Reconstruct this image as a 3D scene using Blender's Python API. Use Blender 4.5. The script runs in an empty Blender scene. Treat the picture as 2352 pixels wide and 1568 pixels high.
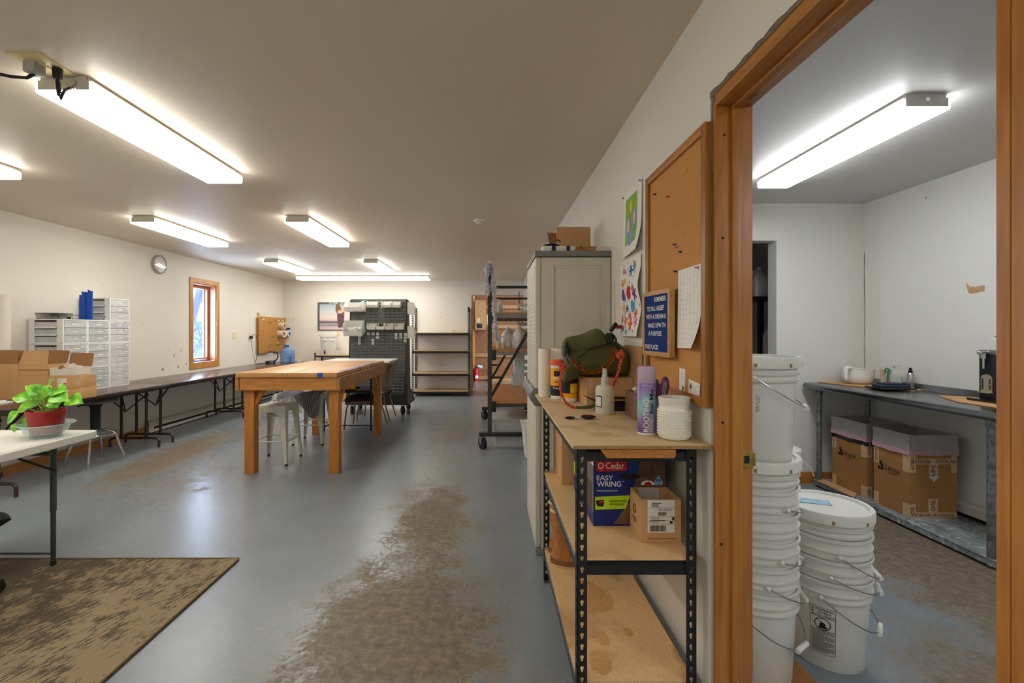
# Workshop room with a small bucket room beside it
EXPO, LAMP, LAMP2 = 1.78, 5.2, 7.0
import bpy, bmesh, math, random
from mathutils import Vector, Matrix, Euler, noise as mnoise
R = random.Random(7)
SC = bpy.context.scene
COL = SC.collection
PI = math.pi
F, CX, CY, H = 1045.0, 1126.0, 763.0, 1.36     # focal length in pixels, vanishing point, eye height
def at(px, py, Y):                              # where a sight line meets depth Y (metres)
    return Vector(((px-CX)*Y/F, Y, H-(py-CY)*Y/F))
def S(r, g, b):
    f = lambda c: (c/12.92 if c <= .04045 else ((c+.055)/1.055)**2.4)
    return (f(r/255), f(g/255), f(b/255), 1)

# ---------------------------------------------------------------- materials
MATS = {}
def nodes(name):
    m = bpy.data.materials.new(name); m.use_nodes = True
    nt = m.node_tree; b = nt.nodes['Principled BSDF']
    return m, nt, b
def N(nt, t, **kw):
    n = nt.nodes.new(t)
    for k, v in kw.items():
        if k in n.inputs.keys(): n.inputs[k].default_value = v
        else: setattr(n, k, v)
    return n
def coords(nt, scale=(1,1,1), rot=(0,0,0), kind='Object'):
    tc = N(nt, 'ShaderNodeTexCoord'); mp = N(nt, 'ShaderNodeMapping')
    mp.inputs['Scale'].default_value = scale; mp.inputs['Rotation'].default_value = rot
    nt.links.new(tc.outputs[kind], mp.inputs['Vector']); return mp.outputs['Vector']
def ramp(nt, fac, stops):
    r = N(nt, 'ShaderNodeValToRGB'); e = r.color_ramp.elements
    while len(e) < len(stops): e.new(.5)
    for i, (p, c) in enumerate(stops): e[i].position = p; e[i].color = c
    nt.links.new(fac, r.inputs['Fac']); return r.outputs['Color']
def mix(nt, fac, a, b, mode='MIX'):
    m = N(nt, 'ShaderNodeMix', data_type='RGBA', blend_type=mode)
    for s, v in ((0, fac), (6, a), (7, b)):
        if hasattr(v, 'links'): nt.links.new(v, m.inputs[s])
        else: m.inputs[s].default_value = v
    return m.outputs[2]
def bumpy(nt, b, h, strength=.2, dist=.01):
    bp = N(nt, 'ShaderNodeBump', Strength=strength, Distance=dist)
    nt.links.new(h, bp.inputs['Height']); nt.links.new(bp.outputs['Normal'], b.inputs['Normal'])
def dark(c, k): return (c[0]*k, c[1]*k, c[2]*k, 1)
def mat(name, c, rough=.5, metal=0, var=.08, ns=14, bump=0, alpha=1, emit=None, es=0, coat=0, trans=0, ior=1.45, spec=.5):
    if name in MATS: return MATS[name]
    m, nt, b = nodes(name)
    nz = N(nt, 'ShaderNodeTexNoise', Scale=ns, Detail=3.0)
    nt.links.new(coords(nt), nz.inputs['Vector'])
    nt.links.new(ramp(nt, nz.outputs['Fac'], [(.3, dark(c, 1-var)), (.7, dark(c, 1+var))]), b.inputs['Base Color'])
    b.inputs['Roughness'].default_value = rough; b.inputs['Metallic'].default_value = metal
    b.inputs['Alpha'].default_value = alpha; b.inputs['Coat Weight'].default_value = coat
    b.inputs['Transmission Weight'].default_value = trans; b.inputs['IOR'].default_value = ior
    b.inputs['Specular IOR Level'].default_value = spec
    if emit: b.inputs['Emission Color'].default_value = emit; b.inputs['Emission Strength'].default_value = es
    if bump: bumpy(nt, b, nz.outputs['Fac'], bump)
    MATS[name] = m; return m
def wood(name, c1, c2, axis='x', rough=.45, sc=9, stretch=12, knots=True, c3=None):
    if name in MATS: return MATS[name]
    m, nt, b = nodes(name)
    s = [sc*2.2]*3; s['xyz'.index(axis)] = sc*2.2/stretch
    v = coords(nt, tuple(s))
    n1 = N(nt, 'ShaderNodeTexNoise', Scale=1.0, Detail=5.0, Roughness=.6, Distortion=.6); nt.links.new(v, n1.inputs['Vector'])
    n2 = N(nt, 'ShaderNodeTexNoise', Scale=6.0, Detail=2.0); nt.links.new(v, n2.inputs['Vector'])
    col = ramp(nt, n1.outputs['Fac'], [(.28, c1), (.5, mixc(c1, c2, .5)), (.72, c2)])
    col = mix(nt, .25, col, ramp(nt, n2.outputs['Fac'], [(.35, dark(c1, .55)), (.6, c2)]))
    if knots:
        s2 = [5.0]*3; s2['xyz'.index(axis)] = 2.2
        vo = N(nt, 'ShaderNodeTexVoronoi', Scale=1.0); nt.links.new(coords(nt, tuple(s2)), vo.inputs['Vector'])
        k = ramp(nt, vo.outputs['Distance'], [(.03, (1,1,1,1)), (.10, (0,0,0,1))])
        col = mix(nt, k, col, dark(c1, .35))
    nt.links.new(col, b.inputs['Base Color']); b.inputs['Roughness'].default_value = rough
    bumpy(nt, b, n1.outputs['Fac'], .08)
    MATS[name] = m; return m
def mixc(a, b, t): return tuple(a[i]*(1-t)+b[i]*t for i in range(3))+(1,)
def speckle(name, c1, c2, scale=120, rough=.8, stain=None, big=None):
    if name in MATS: return MATS[name]
    m, nt, b = nodes(name)
    v = coords(nt)
    n = N(nt, 'ShaderNodeTexNoise', Scale=scale, Detail=4.0, Roughness=.8); nt.links.new(v, n.inputs['Vector'])
    col = ramp(nt, n.outputs['Fac'], [(.35, c1), (.65, c2)])
    if stain:
        n2 = N(nt, 'ShaderNodeTexNoise', Scale=big or 6, Detail=4.0, Distortion=.5); nt.links.new(v, n2.inputs['Vector'])
        col = mix(nt, ramp(nt, n2.outputs['Fac'], [(.55, (0,0,0,1)), (.68, (.75,.75,.75,1))]), col, stain)
    nt.links.new(col, b.inputs['Base Color']); b.inputs['Roughness'].default_value = rough
    bumpy(nt, b, n.outputs['Fac'], .15, .003)
    MATS[name] = m; return m
def osb(name, c1, c2, c3):
    if name in MATS: return MATS[name]
    m, nt, b = nodes(name); v = coords(nt, (30, 30, 22))
    vo = N(nt, 'ShaderNodeTexVoronoi', Scale=1.6, Randomness=1.0); nt.links.new(v, vo.inputs['Vector'])
    nz = N(nt, 'ShaderNodeTexNoise', Scale=1.2, Detail=5.0, Distortion=1.5); nt.links.new(v, nz.inputs['Vector'])
    hs = N(nt, 'ShaderNodeSeparateColor'); nt.links.new(vo.outputs['Color'], hs.inputs['Color'])
    col = mix(nt, .5, ramp(nt, hs.outputs[0], [(.1, c1), (.5, c2), (.9, c3)]), ramp(nt, nz.outputs['Fac'], [(.3, c1), (.7, c3)]))
    nt.links.new(col, b.inputs['Base Color']); b.inputs['Roughness'].default_value = .7
    MATS[name] = m; return m

# ---------------------------------------------------------------- mesh builder
class MB:
    def __init__(s): s.bm = bmesh.new(); s.mi = 0; s.sm = False
    def m(s, i): s.mi = i; return s
    def face(s, vs, sm=None):
        try: f = s.bm.faces.new(vs)
        except ValueError: return None
        f.material_index = s.mi; f.smooth = s.sm if sm is None else sm; return f
    def poly(s, pts): return s.face([s.bm.verts.new(p) for p in pts], False)
    def box(s, x0, x1, y0, y1, z0, z1, bev=0, M=None):
        ps = [Vector((x, y, z)) for x in (x0, x1) for y in (y0, y1) for z in (z0, z1)]
        if M is not None: ps = [M @ p for p in ps]
        v = [s.bm.verts.new(p) for p in ps]
        fs = [s.face([v[i] for i in q], False) for q in ((0,1,3,2), (4,6,7,5), (0,4,5,1), (2,3,7,6), (0,2,6,4), (1,5,7,3))]
        if bev:
            es = list({e for f in fs for e in f.edges})
            r = bmesh.ops.bevel(s.bm, geom=es, offset=bev, segments=2, profile=.6, affect='EDGES')
            for f in r['faces']: f.material_index = s.mi; f.smooth = True
        return s
    def bar(s, p0, p1, w, h, up=(0,0,1), bev=0):      # box beam from p0 to p1
        p0, p1 = Vector(p0), Vector(p1); d = p1-p0; L = d.length; d.normalize(); u = Vector(up)
        if abs(d.dot(u)) > .98: u = Vector((1,0,0))
        sx = d.cross(u).normalized(); u = sx.cross(d)
        M = Matrix((sx, d, u)).transposed().to_4x4(); M.translation = p0
        return s.box(-w/2, w/2, 0, L, -h/2, h/2, bev, M)
    def ring(s, c, ax, r, n, ref=None):
        ax = Vector(ax).normalized(); ref = Vector(ref) if ref else (Vector((0,0,1)) if abs(ax.z) < .9 else Vector((1,0,0)))
        a = ax.cross(ref).normalized(); b = ax.cross(a)
        return [s.bm.verts.new(Vector(c)+a*(math.cos(t)*r)+b*(math.sin(t)*r)) for t in (2*PI*k/n for k in range(n))]
    def skin(s, A, B, sm=True):
        n = len(A)
        for k in range(n): s.face([A[k], A[(k+1) % n], B[(k+1) % n], B[k]], sm)
    def cyl(s, p0, p1, r0, r1=None, n=16, cap=True):
        p0, p1 = Vector(p0), Vector(p1); r1 = r0 if r1 is None else r1; ax = p1-p0
        A, B = s.ring(p0, ax, r0, n), s.ring(p1, ax, r1, n); s.skin(A, B)
        if cap: s.face(A[::-1], False); s.face(B, False)
        return s
    def lathe(s, prof, c=(0,0,0), n=32, sx=1, sy=1):
        c = Vector(c); prev = None
        for r, z in prof:
            if r < 1e-6: cur = [s.bm.verts.new(c+Vector((0,0,z)))]
            else: cur = [s.bm.verts.new(c+Vector((math.cos(t)*r*sx, math.sin(t)*r*sy, z))) for t in (2*PI*k/n for k in range(n))]
            if prev:
                if len(prev) == 1 and len(cur) > 1:
                    for k in range(n): s.face([prev[0], cur[(k+1) % n], cur[k]], True)
                elif len(cur) == 1 and len(prev) > 1:
                    for k in range(n): s.face([prev[k], prev[(k+1) % n], cur[0]], True)
                elif len(cur) > 1: s.skin(prev, cur)
            prev = cur
        return s
    def tube(s, pts, r, n=8, closed=False, cap=True, rs=None):
        P = [Vector(p) for p in pts]; m = len(P); prev = None; first = None; ref = None
        for i, p in enumerate(P):
            t = (P[(i+1) % m]-P[i-1]) if closed else (P[min(i+1, m-1)]-P[max(i-1, 0)])
            t.normalize()
            if ref is None: ref = Vector((0,0,1)) if abs(t.z) < .9 else Vector((1,0,0))
            a = t.cross(ref).normalized(); ref = a.cross(t).normalized(); b = ref
            rr = rs[i] if rs else r
            cur = [s.bm.verts.new(p+a*(math.cos(q)*rr)+b*(math.sin(q)*rr)) for q in (2*PI*k/n for k in range(n))]
            if prev: s.skin(prev, cur)
            else: first = cur
            prev = cur
        if closed: s.skin(prev, first)
        elif cap: s.face(first[::-1], False); s.face(prev, False)
        return s
    def prism(s, pts, vec, sm=False):
        A = [s.bm.verts.new(Vector(p)) for p in pts]; B = [s.bm.verts.new(Vector(p)+Vector(vec)) for p in pts]
        n = len(A)
        for k in range(n): s.face([A[k], A[(k+1) % n], B[(k+1) % n], B[k]], sm)
        s.face(A[::-1], False); s.face(B, False); return s
    def grid(s, fn, nu, nv, thick=0, sm=True):
        V = [[Vector(fn(i/nu, j/nv)) for j in range(nv+1)] for i in range(nu+1)]
        def lay(off):
            W = []
            for i in range(nu+1):
                row = []
                for j in range(nv+1):
                    p = V[i][j]
                    if off:
                        du = V[min(i+1, nu)][j]-V[max(i-1, 0)][j]; dv = V[i][min(j+1, nv)]-V[i][max(j-1, 0)]
                        nn = du.cross(dv); nn = nn.normalized() if nn.length > 1e-12 else Vector((0,0,1)); p = p-nn*off
                    row.append(s.bm.verts.new(p))
                W.append(row)
            return W
        A = lay(0)
        for i in range(nu):
            for j in range(nv): s.face([A[i][j], A[i+1][j], A[i+1][j+1], A[i][j+1]], sm)
        if thick:
            B = lay(thick)
            for i in range(nu):
                for j in range(nv): s.face([B[i][j+1], B[i+1][j+1], B[i+1][j], B[i][j]], sm)
            for i in range(nu):
                s.face([A[i+1][0], A[i][0], B[i][0], B[i+1][0]], False); s.face([A[i][nv], A[i+1][nv], B[i+1][nv], B[i][nv]], False)
            for j in range(nv):
                s.face([A[0][j], A[0][j+1], B[0][j+1], B[0][j]], False); s.face([A[nu][j+1], A[nu][j], B[nu][j], B[nu][j+1]], False)
        return s
    def ball(s, c, r, sc=(1,1,1), n=16):
        c = Vector(c)
        prof = [(math.sin(PI*k/(n//2))*r, -math.cos(PI*k/(n//2))*r) for k in range(n//2+1)]
        b0 = len(s.bm.verts); s.lathe(prof, (0,0,0), n); s.bm.verts.ensure_lookup_table()
        for v in s.bm.verts[b0:]: v.co = Vector((v.co.x*sc[0], v.co.y*sc[1], v.co.z*sc[2]))+c
        return s
    def plate(s, w, h, holes, t, M):                  # flat plate w x h with real holes, thickness t, placed by M
        bm = bmesh.new(); es = []
        def loop(pts):
            vs = [bm.verts.new((x, y, 0)) for x, y in pts]
            for k in range(len(vs)): es.append(bm.edges.new((vs[k], vs[(k+1) % len(vs)])))
        loop([(0,0), (w,0), (w,h), (0,h)])
        for hl in holes: loop(hl)
        bmesh.ops.triangle_fill(bm, use_beauty=True, use_dissolve=False, edges=es)
        g = bmesh.ops.extrude_face_region(bm, geom=list(bm.faces))
        for v in [x for x in g['geom'] if isinstance(x, bmesh.types.BMVert)]: v.co.z -= t
        idx = {}
        for v in bm.verts: idx[v] = s.bm.verts.new(M @ v.co)
        for f in bm.faces: s.face([idx[v] for v in f.verts], False)
        bm.free(); return s
    def tf(s, M, start=0):
        s.bm.verts.ensure_lookup_table()
        for v in s.bm.verts[start:]: v.co = M @ v.co
        return s
    def n(s): return len(s.bm.verts)

def obj(name, mb, mats, parent=None, loc=None, bev=0, sub=0):
    me = bpy.data.meshes.new(name)
    bmesh.ops.recalc_face_normals(mb.bm, faces=mb.bm.faces)
    mb.bm.to_mesh(me); mb.bm.free(); me.set_sharp_from_angle(angle=.65)
    for m in (mats if isinstance(mats, (list, tuple)) else [mats]): me.materials.append(m)
    o = bpy.data.objects.new(name, me); COL.objects.link(o)
    if parent is not None: o.parent = parent
    if loc is not None: o.location = loc
    if bev:
        b = o.modifiers.new('soft', 'BEVEL'); b.width = bev; b.segments = 2; b.limit_method = 'ANGLE'; b.angle_limit = .7
    if sub:
        b = o.modifiers.new('sub', 'SUBSURF'); b.levels = sub; b.render_levels = sub
    return o
def tag(o, label, cat, group=None, kind=None):
    o['label'] = label; o['category'] = cat
    if group: o['group'] = group
    if kind: o['kind'] = kind
    return o
def thing(name, label, cat, loc=(0,0,0), rz=0, group=None):
    o = bpy.data.objects.new(name, None); COL.objects.link(o); o.empty_display_size = .05
    o.location = loc; o.rotation_euler = (0, 0, rz); return tag(o, label, cat, group)
def struct(name, mb, mats, parent=None, bev=0):
    o = obj(name, mb, mats, parent, bev=bev)
    if parent is None: o['kind'] = 'structure'
    return o
def kids(o): return [c for c in bpy.data.objects if c.parent == o]
def dup(root, loc, rz=0, label=None):
    def cp(o, par):
        c = o.copy(); COL.objects.link(c)
        if par is not None: c.parent = par
        for ch in KID.get(o.name, kids(o)): cp(ch, c)
        return c
    KID = {}
    r = cp(root, None); r.location = loc; r.rotation_euler = (0, 0, rz)
    if label: r['label'] = label
    return r
def text(name, body, parent, org, right, up, h, m, width=None, align='c', off=.0008, fn=None, label=None):
    """Printed lettering: h is the height of the whole text block, org its anchor (left/centre/right of the baseline middle)."""
    cu = bpy.data.curves.new('lettering', 'FONT'); cu.body = body; cu.size = 1; cu.space_line = 1.0; cu.resolution_u = 4; cu.offset = .008
    cu.align_x = {'c': 'CENTER', 'l': 'LEFT', 'r': 'RIGHT'}[align]
    t = bpy.data.objects.new('lettering', cu); me = bpy.data.meshes.new_from_object(t)
    bpy.data.objects.remove(t); bpy.data.curves.remove(cu)
    if fn:                                                        # cut finely so lettering can follow a curved face
        b2 = bmesh.new(); b2.from_mesh(me)
        for ax_ in (0, 1):
            q = [v.co[ax_] for v in b2.verts]; lo_, hi_ = min(q), max(q); nn_ = 14 if ax_ else 40
            for k_ in range(1, nn_):
                c_ = [0, 0, 0]; c_[ax_] = lo_+(hi_-lo_)*k_/nn_; d_ = [0, 0, 0]; d_[ax_] = 1
                bmesh.ops.bisect_plane(b2, geom=list(b2.verts)+list(b2.edges)+list(b2.faces), plane_co=c_, plane_no=d_)
        b2.to_mesh(me); b2.free()
    xs = [v.co.x for v in me.vertices]; ys = [v.co.y for v in me.vertices]
    x0, x1, y0, y1 = min(xs), max(xs), min(ys), max(ys)
    k = h/(y1-y0); kx = width/(x1-x0) if width else k
    ax = {'c': (x0+x1)/2, 'l': x0, 'r': x1}[align]
    right, up = Vector(right).normalized(), Vector(up).normalized(); nn = right.cross(up); org = Vector(org)
    for v in me.vertices:
        u, w = (v.co.x-ax)*kx, (v.co.y-y0)*k-h/2
        v.co = Vector(fn(u, w)) if fn else org+right*u+up*w+nn*off
    me.materials.clear(); me.materials.append(m)
    o = bpy.data.objects.new(name, me); COL.objects.link(o); o.parent = parent
    if label: o['label'] = label
    return o
X, Y, Z = Vector((1,0,0)), Vector((0,1,0)), Vector((0,0,1))

# ---------------------------------------------------------------- palette
M_wall = None
def wallmat(name, base, stain, amt, seams=None):
    m, nt, b = nodes(name); v = coords(nt)
    n1 = N(nt, 'ShaderNodeTexNoise', Scale=.9, Detail=3.0); nt.links.new(v, n1.inputs['Vector'])
    n2 = N(nt, 'ShaderNodeTexNoise', Scale=45.0, Detail=2.0); nt.links.new(v, n2.inputs['Vector'])
    n3 = N(nt, 'ShaderNodeTexNoise', Scale=3.0, Detail=5.0, Roughness=.7); nt.links.new(v, n3.inputs['Vector'])
    col = ramp(nt, n1.outputs['Fac'], [(.3, dark(base, .97)), (.7, dark(base, 1.02))])
    col = mix(nt, ramp(nt, n3.outputs['Fac'], [(.60, (0,0,0,1)), (.78, (amt,amt,amt,1))]), col, stain)
    n4 = N(nt, 'ShaderNodeTexNoise', Scale=16.0, Detail=1.0); nt.links.new(v, n4.inputs['Vector'])
    col = mix(nt, ramp(nt, n4.outputs['Fac'], [(.81, (0,0,0,1)), (.825, (.45,.45,.45,1))]), col, S(120,100,80))
    nt.links.new(col, b.inputs['Base Color']); b.inputs['Roughness'].default_value = .6
    b.inputs['Specular IOR Level'].default_value = .3
    bumpy(nt, b, n2.outputs['Fac'], .04, .004); MATS[name] = m; return m
M_wall = wallmat('wall paint', S(226,222,212), S(214,203,182), .25)
M_wall2 = wallmat('small room paint', S(222,221,216), S(214,205,182), .55)
M_ceil = mat('ceiling paint', S(220,209,191), .45, var=.02, ns=1.2, bump=.02, spec=.35)
M_ceil2 = mat('small ceiling paint', S(196,195,192), .45, var=.02, ns=1.2, bump=.03, spec=.35)
M_pine = wood('orange pine', S(158,96,34), S(194,132,62), 'z', .4, 7, 14, knots=False)
M_piney = wood('orange pine long', S(158,96,34), S(194,132,62), 'y', .4, 7, 14)
M_pinex = wood('orange pine wide', S(158,96,34), S(194,132,62), 'x', .4, 7, 14)
M_black = mat('black powder coat', S(30,30,31), .4, 0, .1, 30)
M_bracket = mat('dark grey steel', S(64,65,62), .45, .2, .1, 20)
M_chrome = mat('chrome', S(205,205,205), .12, 1, .03)
M_steel = mat('brushed steel', S(150,152,155), .3, 1, .08, 40)
M_galv = speckle('galvanised steel', S(96,100,102), S(150,155,158), 22, .38)
MATS['galvanised steel'].node_tree.nodes['Principled BSDF'].inputs['Metallic'].default_value = .7
M_rubber = mat('black rubber', S(28,28,28), .7, 0, .1)
M_white = mat('white plastic', S(232,232,228), .35, 0, .03)
M_paper = mat('white paper', S(236,234,228), .8, 0, .02)
M_card = mat('brown cardboard', S(198,154,106), .8, 0, .06, 9)
M_cardd = mat('dark cardboard', S(160,118,74), .85, 0, .06, 9)
M_cream = mat('cream plastic', S(222,204,150), .4, 0, .03)
M_ink = mat('black ink', S(28,26,26), .7, 0, .02)
M_label = mat('label paper', S(226,224,216), .7, 0, .03)
M_tape = mat('clear packing tape', S(205,170,128), .25, 0, .1, 30)
# ---------------------------------------------------------------- the setting
XL, XR, YB, ZC, YF = -4.6, .74, 10.1, 2.51, -2.2
XS, YS, ZS, XR2 = 3.39, 4.12, 2.525, .857

def floormat():
    m, nt, b = nodes('painted concrete'); tc = N(nt, 'ShaderNodeTexCoord'); P = tc.outputs['Object']
    patches = [(-.42,2.0,.55,.85,0,1.0), (-.42,3.3,.38,1.1,.05,.8), (-.55,6.2,.35,2.4,.03,.42), (-3.5,5.1,.36,1.35,.08,.95), (-3.1,6.3,.35,.9,.2,.6),
               (-2.9,4.3,.6,1.2,.3,.45), (2.7,2.55,.62,1.15,.1,1.1), (2.1,1.6,.6,.6,0,.9), (2.3,3.4,.4,.5,0,.6), (.0,1.2,.5,.7,0,.8)]
    acc = None
    for cx, cy, rx, ry, a, st in patches:
        mp = N(nt, 'ShaderNodeMapping', vector_type='TEXTURE')
        mp.inputs['Location'].default_value = (cx, cy, 0); mp.inputs['Rotation'].default_value = (0, 0, a); mp.inputs['Scale'].default_value = (rx, ry, 50)
        nt.links.new(P, mp.inputs['Vector'])
        ln = N(nt, 'ShaderNodeVectorMath', operation='LENGTH'); nt.links.new(mp.outputs['Vector'], ln.inputs[0])
        mr = N(nt, 'ShaderNodeMapRange'); mr.inputs['From Min'].default_value = 1.35; mr.inputs['From Max'].default_value = .2
        mr.inputs['To Max'].default_value = st; nt.links.new(ln.outputs['Value'], mr.inputs['Value'])
        if acc is None: acc = mr.outputs['Result']
        else:
            mx = N(nt, 'ShaderNodeMath', operation='MAXIMUM'); nt.links.new(acc, mx.inputs[0]); nt.links.new(mr.outputs['Result'], mx.inputs[1]); acc = mx.outputs[0]
    def nz(sc, det=4, rough=.6, v=P, dist=0):
        n = N(nt, 'ShaderNodeTexNoise', Scale=sc, Detail=float(det), Roughness=rough, Distortion=dist); nt.links.new(v, n.inputs['Vector']); return n.outputs['Fac']
    def mth(op, a, b_):
        n = N(nt, 'ShaderNodeMath', operation=op)
        for i, q in enumerate((a, b_)):
            if hasattr(q, 'links'): nt.links.new(q, n.inputs[i])
            else: n.inputs[i].default_value = q
        return n.outputs[0]
    fine = nz(38, 5, .75); mid = nz(5, 4, .6)
    val = mth('ADD', acc, mth('ADD', mth('MULTIPLY', mth('SUBTRACT', fine, .5), 1.5), mth('MULTIPLY', mth('SUBTRACT', mid, .5), 1.1)))
    wear = ramp(nt, val, [(.38, (0,0,0,1)), (.62, (1,1,1,1))])
    soft = ramp(nt, mth('ADD', acc, mth('MULTIPLY', mth('SUBTRACT', mid, .5), .8)), [(.15, (0,0,0,1)), (.8, (.75,.75,.75,1))])
    paint = ramp(nt, nz(1.3, 5, .6), [(.3, S(122,130,138)), (.7, S(136,144,151))])
    paint = mix(nt, soft, paint, S(138,130,116))
    conc = ramp(nt, nz(24, 5, .7), [(.3, S(90,78,64)), (.5, S(116,102,84)), (.72, S(144,130,110))])
    col = mix(nt, wear, paint, conc)
    col = mix(nt, ramp(nt, nz(60, 1, .5), [(.77, (0,0,0,1)), (.79, (.6,.6,.6,1))]), col, S(205,205,196))
    sep = N(nt, 'ShaderNodeSeparateXYZ'); nt.links.new(P, sep.inputs[0])
    far = ramp(nt, mth('ADD', mth('MULTIPLY', mth('SUBTRACT', sep.outputs['Y'], 9.9), 2.0), mth('SUBTRACT', mid, .2)), [(.3, (0,0,0,1)), (.6, (1,1,1,1))])
    col = mix(nt, far, col, ramp(nt, nz(9, 5), [(.3, S(112,98,84)), (.7, S(150,138,124))]))
    nt.links.new(col, b.inputs['Base Color'])
    rr = mix(nt, wear, (.27,.27,.27,1), (.62,.62,.62,1)); nt.links.new(rr, b.inputs['Roughness'])
    b.inputs['Specular Tint'].default_value = (.85, .92, 1, 1); b.inputs['Specular IOR Level'].default_value = .75
    bumpy(nt, b, mth('ADD', mth('MULTIPLY', nz(7, 4, .6), 1.2), mth('MULTIPLY', fine, .5)), .12, .012)
    return m
M_floor = floormat()
mb = MB(); mb.box(-4.9, 3.8, YF, 13.3, -.15, 0); struct('floor', mb, M_floor)
mb = MB(); mb.box(XL-.3, XR+.06, YF, YB+.12, ZC, ZC+.15); struct('ceiling', mb, M_ceil)
mb = MB(); mb.box(XR+.06, XS+.2, YF, YS+.126, ZS, ZS+.15); struct('ceiling_small_room', mb, M_ceil2)
# left wall with a window opening
WY0, WY1, WZ0, WZ1 = 7.03, 7.63, .869, 2.134
mb = MB(); a, b_ = XL-.17, XL
mb.box(a, b_, YF, WY0, 0, ZC); mb.box(a, b_, WY1, YB, 0, ZC); mb.box(a, b_, WY0, WY1, 0, WZ0); mb.box(a, b_, WY0, WY1, WZ1, ZC)
wl = struct('wall_left', mb, M_wall)
# torn bits of wall paper face, with ragged outlines
def torn(name, parent, c, u, v, w, h, m, seed, n=14):
    r = random.Random(seed); c, u, v = Vector(c), Vector(u), Vector(v); nn = u.cross(v).normalized()
    pts = [c+u*(math.cos(2*PI*k/n)*w*r.uniform(.6, 1))+v*(math.sin(2*PI*k/n)*h*r.uniform(.55, 1))+nn*.0012 for k in range(n)]
    mb = MB(); mb.prism(pts, -nn*.0010); return obj(name, mb, m, parent)
M_torn = mat('torn drywall paper', S(188,152,110), .9, 0, .12, 30)
M_tornd = mat('worn drywall paper', S(170,146,110), .9, 0, .2, 40)
def onleft(px, py): Yd = -XL*F/(CX-px); return Vector((XL, Yd, H-(py-CY)*Yd/F))
for i, (px, py, w, h) in enumerate([(593,722,.07,.055), (600,727,.03,.022), (608,722,.01,.04), (374,848,.03,.03), (400,816,.015,.03), (416,805,.012,.03), (409,842,.025,.022), (428,836,.015,.022),
                                  (296,772,.012,.07), (222,643,.008,.008), (327,743,.01,.01)]):
    torn('torn_patch', wl, onleft(px, py), Y, Z, w, h, M_torn if i < 3 else M_tornd, i)
# back wall with a doorway to the timber lined store
DX0, DX1, DZ = -.416, .735, 2.186
mb = MB(); mb.box(XL-.17, DX0, YB, YB+.12, 0, ZC); mb.box(DX1, XR+.3, YB, YB+.12, 0, ZC); mb.box(DX0, DX1, YB, YB+.12, DZ, ZC)
wb = struct('wall_back', mb, M_wall)
for i, (px, py) in enumerate([(745, 680), (1052, 680), (857, 655), (690, 756), (1012, 728)]):
    p = at(px, py, YB); torn('torn_patch', wb, p, X, Z, .012, .012, M_tornd, 40+i)
# right wall: door opening at Y .664-1.504
OY0, OY1, OZ = .640, 1.528, 2.15
mb = MB(); mb.box(XR, XR2, YF, OY0, 0, ZC+.02); mb.box(XR, XR2, OY1, YB, 0, ZC+.02); mb.box(XR, XR2, OY0, OY1, OZ, ZC+.02)
wr = struct('wall_right', mb, [M_wall])
# thin skin of the cooler paint on the small room's side of that wall
mb = MB(); mb.box(XR2, XR2+.003, YF, OY0, 0, ZS); mb.box(XR2, XR2+.003, OY1, YS, 0, ZS); mb.box(XR2, XR2+.003, OY0, OY1, OZ, ZS); struct('wall_small_room_left', mb, M_wall2)
mb = MB(); mb.box(XL-.17, XS+.15, YF-.12, YF, 0, ZC+.03); struct('wall_front', mb, M_wall)
mb = MB(); mb.box(XS, XS+.12, YF, YS+.126, 0, ZS); w3 = struct('wall_small_room_right', mb, M_wall2)
# ragged brown tear on the small room's right wall
def onsr(px, py): Yd = XS*F/(px-CX); return Vector((XS, Yd, H-(py-CY)*Yd/F))
tear = [(1873,385), (1880,400), (1895,418), (1910,428), (1930,424), (1950,430), (1975,420), (2000,418), (2022,413), (2026,430), (2024,465), (1990,468), (1960,478), (1925,484), (1895,480), (1885,455), (1876,420)]
mb = MB(); mb.prism([onsr(1700+x/3.607, 540+y/3.607)-X*.0014 for x, y in tear], X*.0012); obj('torn_patch', mb, M_torn, w3)
SX0, SX1, SZ = 1.80, 2.592, 2.19
mb = MB(); mb.box(XR2, SX0, YS, YS+.126, 0, ZS); mb.box(SX1, XS, YS, YS+.126, 0, ZS); mb.box(SX0, SX1, YS, YS+.126, SZ, ZS)
w4 = struct('wall_small_room_back', mb, M_wall2)
# yellowed glue and the crack in that corner
mb = MB(); pts = []
r0 = random.Random(3)
for k in range(30):
    pts.append((XS-.004+r0.uniform(-.002, .002), YS-.003, .98+k*1.1/29))
mb.tube(pts, .0013, 5, rs=[r0.uniform(.0006,.0018) for _ in pts]); obj('corner_crack', mb, mat('crack dark', S(96,90,70), .9), w4)
for q, u, w_, z0, z1, par in ((Vector((XS-.085, YS, 0)), X, .075, 1.0, 2.5, w4), (Vector((XS, YS-.10, 0)), -Y, .08, 1.0, 2.5, w3)):
    nn = u.cross(Z); r = random.Random(int(q.y*97)); L_ = [(-w_*r.uniform(.7, 1), z0+(z1-z0)*k/16) for k in range(17)]; R_2 = [(w_*r.uniform(.7, 1), z0+(z1-z0)*k/16) for k in range(17)]
    mb = MB()
    for k in range(16): mb.poly([q+u*p_[0]+Z*p_[1]+nn*.0012 for p_ in (L_[k], R_2[k], R_2[k+1], L_[k+1])])
    obj('glue_stain', mb, mat('yellowed glue', S(220,217,208), .6, 0, .02, 3), par)
# store room behind the small room (unlit)
M_dim = mat('store room paint', S(196,196,190), .8, 0, .05, 2)
mb = MB(); mb.box(XR2, XS+.1, 5.75, 5.85, 0, ZS); mb.box(XS-.1, XS+.1, YS+.126, 5.75, 0, ZS); mb.box(XR2, XS+.1, YS+.126, 5.85, ZS, ZS+.1)
struct('wall_store_room', mb, M_dim)
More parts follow.
